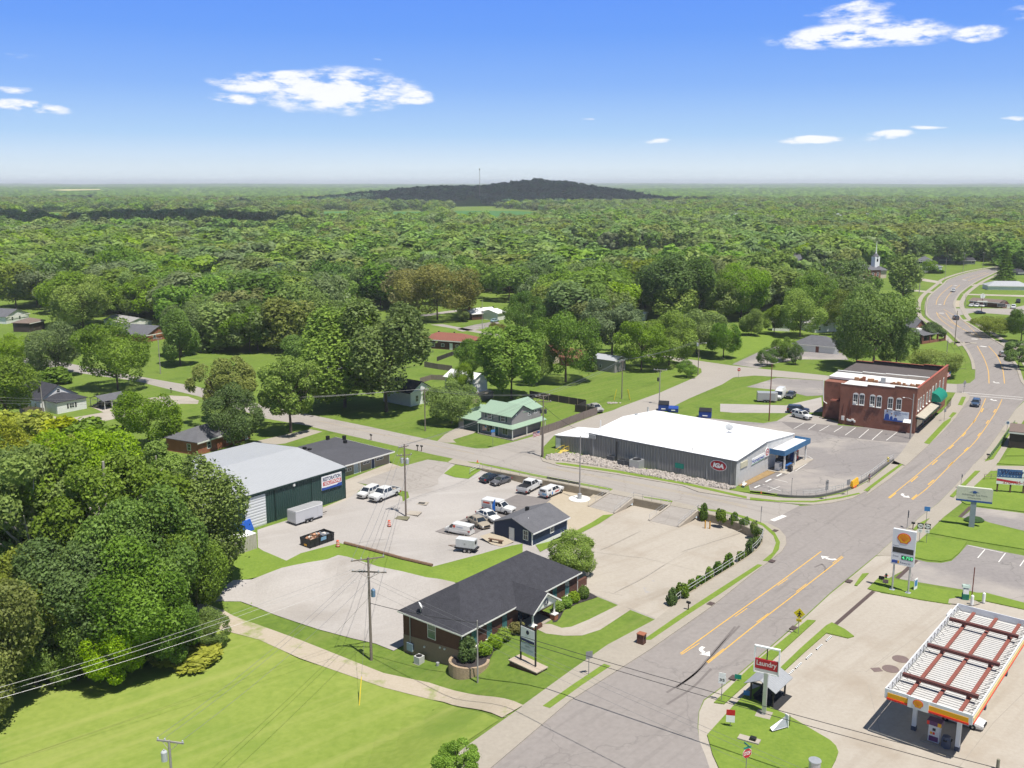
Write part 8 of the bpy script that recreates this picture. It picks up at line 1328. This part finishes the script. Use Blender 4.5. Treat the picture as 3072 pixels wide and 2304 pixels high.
TREES=[(20,1470,1175,125,'loose','o','olive willow-like tree at the left edge above the lime lawn',1),(165,1440,1140,125,'round','d','deep green tree in the near clump, second from the left edge',1),(300,1440,1165,115,'round','g','green tree in the near clump whose low boughs overhang the lawn',1),(398,1345,1090,84,'round','g','bright green tree at the right front of the near clump by the gravel lot',1),(440,1262,985,84,'tall','g','tall green tree hiding the left end of the workshop',1),(250,1310,925,150,'loose','l','lime green tree with pale bare limbs in the middle of the near clump',1),(90,1320,930,160,'loose','l','broad yellow-green tree behind the olive willow-like tree',1),(350,1160,945,95,'loose','l','airy lime tree left of the workshop roof',1),(-30,1250,900,120,'round','l','lime tree cut by the left edge behind the near clump',1),(180,1180,905,110,'round','l','lime tree at the back of the near clump above the pale limbs',1),(30,1120,900,85,'round','y','yellowish bushy tree at the back left of the near clump',1),(250,1480,1330,60,'round','l','small leafy sapling at the shaded front of the near clump',1),(455,1395,1315,42,'round','g','low bush at the bend of the dirt track',1),(330,1390,1040,115,'round','d','deep green crown between the pale-limbed tree and the gravel lot',1),(80,1480,1250,85,'round','d','dark low tree under the olive willow-like tree',1),(425,1310,1150,66,'round','g','green tree whose shade falls on the lower gravel lot',1),(-60,1560,1200,130,'round','o','olive tree beyond the left edge casting shade on the lime lawn',1),(110,1250,1010,120,'round','g','green tree in the heart of the near clump',1),(170,1470,1290,70,'round','g','green understorey tree at the edge of the lime lawn',1),(370,1440,1270,60,'round','d','dark understorey tree beside the dirt track',1),(322,968,830,62,'round','g','rounded green tree between the carport and the brick bungalow',0),(505,965,835,55,'round','d','dark sparse tree in front of the brick bungalow',0),(487,915,757,72,'loose','o','wide soft olive tree behind the brick bungalow',0),(628,935,745,75,'loose','l','airy lime green tree beside the street left of the big double tree',0),(255,842,690,80,'wide','g','broad dark-limbed maple in front of the carport',0),(122,815,688,55,'round','s','grey-green tree on the lawn above the white house',0),(18,920,752,72,'round','g','dense green tree at the left edge beside the white house',0),(390,790,668,38,'tall','d','dark columnar tree between street and lawn on the left',0),(745,880,648,88,'tall','g','left trunk of the big double tree on the shaded lawn',0),(835,890,645,84,'tall','g','right trunk of the big double tree on the shaded lawn',0),(690,745,632,55,'round','g','green tree peering left over the big double tree',0),(975,915,822,54,'round','l','round lime tree left of the green-roofed house',0),(1105,862,700,62,'tall','g','green tree right behind the green-roofed house',0),(1160,830,735,35,'round','g','smaller green tree joined to the tree behind the green-roofed house',0),(1222,825,655,66,'wide','g','wide green tree in the middle of the corner lawn',0),(1020,812,727,40,'round','d','dark round tree between red-roofed ranch and green-roofed house',0),(998,850,785,28,'round','g','small green tree in front of the white garage',0),(1322,770,635,70,'loose','s','soft grey-green tree behind the grey shed',0),(1385,800,680,58,'wide','g','spreading green tree right of the grey shed',0),(1445,790,675,52,'round','g','green tree left of the lime maple on the corner lawn',0),(1505,765,662,55,'round','l','bright lime maple beside the back street bend',0),(1562,775,688,34,'round','d','dark green tree right of the bright lime maple',0),(1483,815,778,20,'round','g','small shrub-like tree on the bend of the corner lawn',0),(1622,725,665,23,'tall','l','small pale upright tree alone on the long lawn',0),(1672,722,650,26,'round','g','young green tree left of the tall lime tree on the long lawn',0),(1728,728,628,46,'round','l','tall lime tree on the long lawn above the brick garage',0),(1885,800,600,82,'wide','g','huge dense green tree behind the brick block',0),(1850,790,680,48,'round','d','dark lower tree left under the huge tree behind the brick block',0),(1935,795,690,40,'round','g','green flank of the huge tree behind the brick block',0),(1692,780,727,24,'round','d','tallest dogwood of the three by the brick garage drive',0),(1657,790,748,24,'wide','d','leftmost dogwood of the three by the brick garage drive',0),(1718,788,742,14,'round','d','slim dogwood nearest the brick garage',0),(2018,812,748,50,'wide','o','low spreading olive tree in front of the old brick house porch',0),(2012,735,693,26,'round','d','round dark holly beside the old gabled brick house',0),(1237,1240,1147,52,'round','l','leafy lime green tree at the end of the brick office',1),(945,690,556,84,'wide','b','huge bronze oak beyond the white-roofed ranch',0),(875,672,575,45,'round','b','bronze-green left half of the huge oak',0),(822,665,562,44,'tall','d','dark tree left of the huge bronze oak',0),(1000,695,668,15,'round','g','small round shrub tree on the lawn left of the white-roofed ranch',0),(1075,720,695,18,'round','b','rusty round bush by the white-roofed ranch driveway',0),(1130,730,628,42,'wide','d','dense deep green tree right of the white-roofed ranch',0),(1100,650,560,48,'round','g','green tree right of the huge bronze oak',0),(1160,635,558,36,'round','g','dense round tree left of the hay field drive',0),(1275,615,545,38,'wide','d','dark wide tree beside the hay field',0),(1350,645,555,40,'tall','o','olive tall tree in front of the hay field, left',0),(1440,690,545,58,'tall','d','tall dark locust row in front of the hay field, middle',0),(1510,690,555,50,'tall','d','tall dark locust row in front of the hay field, right',0),(1600,690,560,60,'wide','g','big green tree left of the long lawn',0),(1260,720,600,55,'round','g','green tree behind the cream house',0),(1330,680,590,50,'round','g','lime-edged tree behind the white trailer home',0),(1200,700,600,45,'round','l','lime tree between white-roofed ranch and cream house',0),(1825,650,545,50,'wide','g','open-branched tree in front of the church roof',0),(1950,640,550,32,'tall','g','slim green tree right of the church',0),(1760,690,580,52,'round','g','green tree below the brick gable hall',0),(1690,660,590,40,'round','g','green tree left of the brick gable hall',0),(1810,720,625,45,'wide','o','dull olive tree behind the white bungalow',0),(2045,570,500,50,'wide','d','large dark round tree beyond the white two storey house',0),(2170,605,530,24,'cone','d','dark spruce right of the top of the bend',0),(2100,555,495,38,'wide','d','dark spreading tree above the road end',0),(2137,725,678,44,'wide','o','low spreading olive tree in front of the grey house at the right edge',0),(2205,740,660,30,'round','d','dark tree cut by the right edge by the grey house',0),(2200,795,735,40,'loose','s','pale soft tree cut by the right edge',0),(2005,590,560,18,'wide','g','small tree near the grey gable house',0),(1975,605,577,18,'round','g','low shrub by the white porch',0),(470,735,640,50,'round','g','green tree left of the chimney ranch',0),(540,760,655,55,'round','d','deep green tree in front of the chimney ranch',0),(560,700,600,50,'loose','s','silvery tree behind the chimney ranch',0),(430,690,590,55,'round','g','green tree behind the dark columnar tree',0),(180,715,590,60,'round','l','lime green tree left of the long grey house',0),(300,690,590,48,'round','g','green tree behind the long grey house',0),(80,660,560,60,'wide','s','wide grey-green tree behind the white cottage',0),(660,790,715,45,'round','g','round green tree behind the airy lime tree',0),(700,665,590,45,'round','g','green tree by the far house',0),(640,690,610,30,'round','g','small green tree by the far carport',0),(25,790,720,40,'round','g','green tree at the left edge above the white house',0),(150,1075,925,60,'round','y','yellow-green tree below the white house drive',1),(270,1085,950,60,'round','g','green tree left of the brick bungalow yard',1),(40,1030,930,60,'round','y','yellowish shrubby tree left below the white house',1)]
MIDT=[(Zm(0,500,1.2094),[(40,350,230,55,'o'),(100,350,245,65,'s'),(200,395,255,75,'g'),(265,330,270,40,'l'),(345,370,255,55,'g'),(440,340,230,60,'g'),(480,300,200,50,'s'),(545,440,330,55,'g'),(450,470,335,40,'s'),(640,455,320,65,'d'),(575,330,260,60,'s'),(395,300,200,55,'g'),(160,330,200,60,'l'),(300,320,180,60,'g'),(590,260,190,40,'l'),(660,300,240,50,'s'),(780,330,255,50,'s'),(850,290,220,45,'g'),(640,240,180,40,'o'),(930,340,240,55,'d'),(1120,250,160,40,'l'),(1060,220,170,40,'g'),(980,230,170,40,'g'),(900,240,175,40,'l'),(740,230,170,45,'l'),(520,240,195,40,'d'),(420,260,200,45,'o'),(250,260,195,60,'l'),(180,250,180,60,'g'),(90,250,185,60,'l'),(30,230,190,50,'l'),(60,300,215,60,'l')]),(Zm(1536,500,1.2094),[(30,300,225,40,'g'),(70,330,230,35,'d'),(200,340,250,60,'g'),(250,330,215,50,'d'),(330,350,220,60,'o'),(400,370,210,70,'d'),(470,350,270,50,'g'),(530,380,255,60,'g'),(600,350,250,60,'l'),(640,330,190,60,'g'),(580,240,180,45,'l'),(500,250,190,40,'d'),(700,340,250,50,'g'),(740,400,260,60,'g'),(700,215,150,45,'g'),(640,190,140,45,'d')])]
for zm_,L_ in MIDT:
 for i,(x,y,yt,hw,c)in enumerate(L_):tree(x,y,yt,hw,('round','wide','tall','loose','round','wide')[i%6],c,'one of the big yard trees standing between the houses and the wood',zm_,group='yard trees before the wood')
for x,y,yt,hw,shp,c,lab,lot in TREES:tree(x,y,yt,hw,shp,c,lab,lot=bool(lot))
p=at(FV(985,1588),5.6);q=zn(p.x,p.y-2);t=empty('young_tree',(p.x,p.y-1,q),0,'leafy treetop poking up at the bottom edge of the photo','tree');o=leafobj('crown',CR['loose','n'][0],'l',t);o.scale=(7.5,6.0,6.0-q);tk=bpy.data.objects.new('trunk',TRKL[0]);COL.objects.link(tk);tk.parent=t;tk.scale=(6,6,6.5)
SHM=[crown('foliage','shrub',70+i,1500,.075)for i in range(2)];BAL=crown('foliage','ball',80,2600,.06)
def shrub(p,w,h,c,label,me,name='shrub',group=None):o=leafobj(name,me,c,None);o.location=p;o.scale=(w,w,h);o.rotation_euler=(0,0,random.random()*6);return tag(o,label,'shrub',group)
for i,(x,y,h)in enumerate([(1445,560,2.9),(1602,585,2.6),(1722,605,2.2),(1822,642,2.3),(1905,690,2.1),(1945,700,1.6),(1955,748,1.9),(1938,808,2.0),(1862,892,2.7),(1795,940,1.9),(1672,1022,2.6),(1580,1078,2.5),(1497,1128,2.1),(1420,1178,2.0),(1337,1222,1.9),(1246,1282,2.4),(1150,1338,2.3)]):
 shrub(al(F1(x,y)),1.3+.25*random.random(),h,'dgddgdgg'[i%8],['dark shrub standing at the left head of the corner shrub row','dark upright shrub second from the yellow bollards'][i]if i<2 else 'one of the upright shrubs lining the curved edge of the concrete lot',SHM[i%2],group='shrubs round the concrete lot')
for i,(x,y,s_,h,lab)in enumerate([(842,1008,1.75,1.6,'clipped lime boxwood nearest the planter at the office front'),(925,945,1.75,1.6,'clipped lime boxwood second from the planter'),(1000,885,1.7,1.5,'clipped lime boxwood just left of the office portico'),(1447,648,1.5,1.45,'clipped boxwood just right of the office portico'),(1517,612,1.5,1.45,'clipped boxwood second right of the office portico'),(1580,570,1.5,1.45,'clipped boxwood third right of the office portico'),(1663,540,1.4,1.75,'darker dome-shaped shrub at the right end of the office bed')]):shrub(al(OF(x,y)),s_,h,'l' if i<6 else 'd',lab,BAL,'boxwood')
shrub(Vector((pc.x-.2,pc.y+.3,pc.z+.7)),2.3,3.0,'d','spiky crape myrtle in the block planter',SHM[0],'crape_myrtle');shrub(al(OF(1108,830)),1.8,1.5,'b','small reddish shrub left of the office portico',SHM[1])
shrub(al(BL(1170,985)),7.5,1.6,'y','yellowing brush patch at the edge of the lime lawn',SHM[1],'brush');shrub(al(BL(1305,905)),2.2,1.7,'b','dark dead bush beside the dirt track bend',SHM[0]);shrub(at(NM(1035,590)),3.2,2.4,'d','round clipped bush at the corner of the grey shed',BAL);shrub(at(LF(450,690)),9,4,'g','low shrub mass beside the white house roof',SHM[0]);shrub(at(E4(830,390)),9,2.6,'d','low bushes under the white porch',SHM[0])
for x,y in((60,1110),(300,1110),(520,1150),(720,1170),(900,1240)):shrub(at(LF(x,y+40)),9,5.5,'y' if x<600 else 'l','one of the yellow-green bushes along the hedge below the white house drive',SHM[x%2],group='hedge bushes below the white house')
BLD=[(o.matrix_world.translation.x,o.matrix_world.translation.y)for o in S.objects if o.get('category')in('house','church','hall','garage','shed','barn','porch','restaurant','hut','shop','building')]
bpy.context.view_layer.update();BLD=[tuple(o.location[:2])for o in S.objects if o.parent is None and o.get('category')in('house','church','hall','garage','shed','barn','porch','restaurant','hut','shop','building')]
ZONE=[p_ for p_ in[tuple(at(FV(*q))[:2])for q in[(-60,472),(420,470),(700,470),(1100,470),(1500,468),(2100,470),(2270,470),(2270,560),(2120,558),(2040,545),(1960,560),(1900,585),(1760,600),(1660,640),(1560,680),(1400,660),(1240,690),(1140,650),(1080,640),(1050,660),(860,660),(700,640),(560,680),(450,690),(330,700),(260,680),(130,690),(60,655),(-60,650)]]]
YARD=[[tuple(at(FV(*q))[:2])for q in pl]for pl in([(150,720),(250,700),(330,735),(420,765),(560,790),(640,770),(700,700),(640,680),(560,675),(330,690)],[(1100,690),(1180,715),(1260,730),(1400,700),(1600,690),(1680,655),(1780,690),(1870,720),(1960,640),(1860,600),(1700,600),(1560,670),(1400,650),(1240,685)],[(640,700),(720,690),(760,660),(880,660),(700,640),(560,670)],[(2060,560),(2270,600),(2270,540),(2060,520)])]
CLEAR=[[tuple(at(z_(*q))[:2])for q in pl]for z_,pl in((T3,[(360,900),(380,800),(600,755),(880,728),(1300,690),(1660,690),(1640,780),(1500,900),(900,960),(450,960)]),(T1,[(1520,700),(1560,590),(2212,578),(2560,590),(2560,680)]),(H4,[(1180,445),(1240,395),(1640,350),(2300,350),(2300,420),(1500,450)]),(H4,[(1000,830),(1020,770),(1480,760),(1700,790),(1980,800),(1980,870),(1300,960)]))]
FIELDS=[[tuple(at(z_(*q))[:2])for q in pl]for z_,pl in((T2,[(560,365),(850,365),(890,500),(560,500)]),(T2,[(1110,365),(1460,365),(1470,500),(1100,500)]),(T3,[(-420,340),(-250,330),(0,350),(460,375),(430,470),(0,505),(-420,505)]),(T1,[(140,385),(560,375),(980,362),(980,410),(560,460),(140,470)]),(T1,[(1560,372),(2212,360),(2212,430),(1560,440)]))]
CLEAR+=FIELDS
rg=random.Random(11);ind,far_=[],[]
SEE=[(a/math.hypot(a,b_),b_/math.hypot(a,b_),math.hypot(a,b_))for a,b_ in BLD]
def hides(x,y):
 for a,b_,d in SEE:
  if 430<d<800 and a>.25 and-2<d-(x*a+y*b_)<110 and abs(x*b_-y*a)<16:return True
 return False
def clear(x,y):return hides(x,y)or(y>620 and mnoise.noise((x/95,y/150,7.7))<-.42)or any(inside((x,y),c)for c in CLEAR)or any((x-a-4)**2+(y-b_-5)**2<200 for a,b_ in BLD)
y=330.0
while y<1420:
 sp=13 if y<430 else 15 if y<900 else 20;x=-.57*y-30
 while x<.57*y+30:
  px_,py_=x+rg.uniform(-4,4),y+rg.uniform(-4,4)
  if(inside((px_,py_),ZONE)or any(inside((px_,py_),q)for q in YARD))and not clear(px_,py_)and rg.random()<.9:(ind if y<640 else far_).append((px_,py_,hz(px_,py_)))
  x+=sp
 y+=sp*.95
y=1420.0
while y<2960:
 x=-.56*y
 while x<.56*y:
  px_,py_=x+rg.uniform(-7,7),y+rg.uniform(-7,7);dens_=1 if hz(px_,py_)>3 else.62+.9*mnoise.noise((px_/170,py_/260,4.4))
  if rg.random()<dens_ and not any(inside((px_,py_),f)for f in FIELDS):far_.append((px_,py_,hz(px_,py_)))
  x+=23
 y+=23
ind.sort(key=lambda q:math.hypot(q[0],q[1]));NI=298-len(TREES)-sum(len(q[1])for q in MIDT);far_+=ind[NI:];ind=ind[:NI]
WOOD=[]
for i,(shp,c)in enumerate((('round','f'),('wide','f'),('tall','f'),('round','l'),('wide','o'),('loose','s'))):
 me=crown('woodland_tree',shp,90+i,900,.052,.2,.32);me.materials[0]=LEAF[c];WOOD.append(me)
for i in(0,1):me=crown('woodland_tree',('round','wide')[i],97+i,700,.058,.2,.32);me.materials[0]=LEAF['k'];WOOD.append(me)
PR=[None]*8
for i,(x,y,z)in enumerate(ind):
 k_=i%6;shp=('round','wide','tall','round','wide','loose','round','wide')[k_];h=rg.uniform(15,24);w_=h*rg.uniform(.46,.62)/SH[shp][1]
 if i<len(ind)-8:ms=CR[shp,'f'];o=leafobj('woodland_tree',ms[i%2],'fgdlos'[rg.randrange(6)],None)
 else:k_=i-len(ind)+8;o=bpy.data.objects.new('woodland_tree',WOOD[k_]);COL.objects.link(o);PR[k_]=o;shp='round'
 o.location=(x,y,z-h*.06);o.scale=(w_,w_,h);o.rotation_euler=(0,0,rg.random()*6.28);tag(o,'one of the broadleaf trees crowding the near edge of the wood beyond the town','tree','trees of the wood beyond the town')
def mass(name,pts,protos,hr):
 me=bpy.data.meshes.new(name);me.from_pydata(pts,[],[]);n=len(pts);A=lambda nm,ty,v:me.attributes.new(nm,ty,'POINT').data.foreach_set('vector' if ty=='FLOAT_VECTOR' else 'value',v)
 hh=[rg.uniform(*hr)for _ in range(n)];sc=[]
 for h in hh:w_=h*rg.uniform(1.25,1.75);sc+=[w_,w_,h]
 A('sc','FLOAT_VECTOR',sc);pk_=lambda p_:protos[0]if len(protos)<8 and rg.random()<.3 else protos[int(min(.999,max(0,.5+1.15*mnoise.noise((p_[0]/210,p_[1]/330,1.3))+rg.uniform(-.3,.3)))*len(protos))];A('ix','INT',[pk_(p_)for p_ in pts]);A('rt','FLOAT_VECTOR',sum(([0,0,rg.random()*6.28]for _ in range(n)),[]))
 o=bpy.data.objects.new(name,me);COL.objects.link(o);tag(o,kind='stuff');ng=bpy.data.node_groups.new(name,'GeometryNodeTree');ng.interface.new_socket('Geometry',in_out='INPUT',socket_type='NodeSocketGeometry');ng.interface.new_socket('Geometry',in_out='OUTPUT',socket_type='NodeSocketGeometry');N=ng.nodes;L=ng.links.new
 gi,go,ip,gj=N.new('NodeGroupInput'),N.new('NodeGroupOutput'),N.new('GeometryNodeInstanceOnPoints'),N.new('GeometryNodeJoinGeometry')
 for pr in reversed(PR):
  oi=N.new('GeometryNodeObjectInfo');oi.inputs['Object'].default_value=pr;oi.inputs['As Instance'].default_value=True;L(oi.outputs['Geometry'],gj.inputs[0])
 def attr(nm,ty):q=N.new('GeometryNodeInputNamedAttribute');q.data_type=ty;q.inputs['Name'].default_value=nm;return q.outputs[0]
 L(gi.outputs[0],ip.inputs['Points']);L(gj.outputs[0],ip.inputs['Instance']);ip.inputs['Pick Instance'].default_value=True;L(attr('ix','INT'),ip.inputs['Instance Index']);L(attr('sc','FLOAT_VECTOR'),ip.inputs['Scale']);L(attr('rt','FLOAT_VECTOR'),ip.inputs['Rotation']);L(ip.outputs[0],go.inputs[0]);o.modifiers.new('woods','NODES').node_group=ng;return o
mass('distant_woods',[(x,y,z-1.5)for x,y,z in far_ if not(y>2200 and z>2.5)],[4,2,1,0,2,1,0,4,5,1,3,3],(15,24));mass('hill_woods',[(x,y,z-1.5)for x,y,z in far_ if y>2200 and z>2.5],[6,6,7,7,6,7,6],(13,23))
V,F_=[],[];rows=[2900*(1.0125**i)for i in range(144)];nc=330;far_h=np.random.default_rng(4).random((len(rows),nc+1));tn=[]
for j,yy in enumerate(rows):
 for i in range(nc+1):
  xx=(-.62+1.24*i/nc)*yy;w_=mnoise.noise((xx/420,yy/900,2.2))+.5*mnoise.noise((xx/150,yy/300,6.1));V.append((xx,yy,hz(xx,yy)+((5+11*far_h[j,i])if w_>-.28 else-.5+3*(far_h[j,i]>.96))))
for j in range(len(rows)-1):
 for i in range(nc):a=j*(nc+1)+i;F_.append((a,a+1,a+nc+2,a+nc+1));tn.append(random.random())
me=bpy.data.meshes.new('far_woods');me.from_pydata(V,[],F_);me.attributes.new('tone','FLOAT','FACE').data.foreach_set('value',tn);me.materials.append(LEAF['d']);o=bpy.data.objects.new('far_woods',me);COL.objects.link(o);tag(o,kind='stuff')
# --- air, and unseen clouds added to shade the far woods
hm=bpy.data.materials.new('haze');hm.use_nodes=True;t=hm.node_tree;t.nodes.clear();v=t.nodes.new('ShaderNodeVolumePrincipled');v.inputs['Color'].default_value=(.90,.95,1,1);v.inputs['Density'].default_value=9e-5;v.inputs['Anisotropy'].default_value=0
t.links.new(v.outputs[0],t.nodes.new('ShaderNodeOutputMaterial').inputs['Volume']);MB().box(-14000,14000,-400,17300,-6,87).build('haze',hm,kind='stuff')
def shade_cloud(cx,cy,cz,rx,ry,seed):
 g_=random.Random(seed);mb=MB()
 for i in range(26):
  a=g_.random()*6.28;d=math.sqrt(g_.random())*.8;s_=.22+.2*g_.random();mb.lathe([(.05*rx*s_,-25),(rx*s_*.8,-18),(rx*s_,10),(rx*s_*.7,60),(rx*s_*.3,95),(2,105)],12,(cx+math.cos(a)*d*rx,cy+math.sin(a)*d*ry,cz+g_.random()*30),1,ry/rx)
 mb.build('shade_cloud',mat('cloud_white',(.8,.8,.8),rough=1,var=.02),kind='structure',smooth=True)
shade_cloud(190,2210,950,600,250,1);shade_cloud(-330,960,950,330,210,2)  # added out of view: one shades the wooded hill, one the left woods
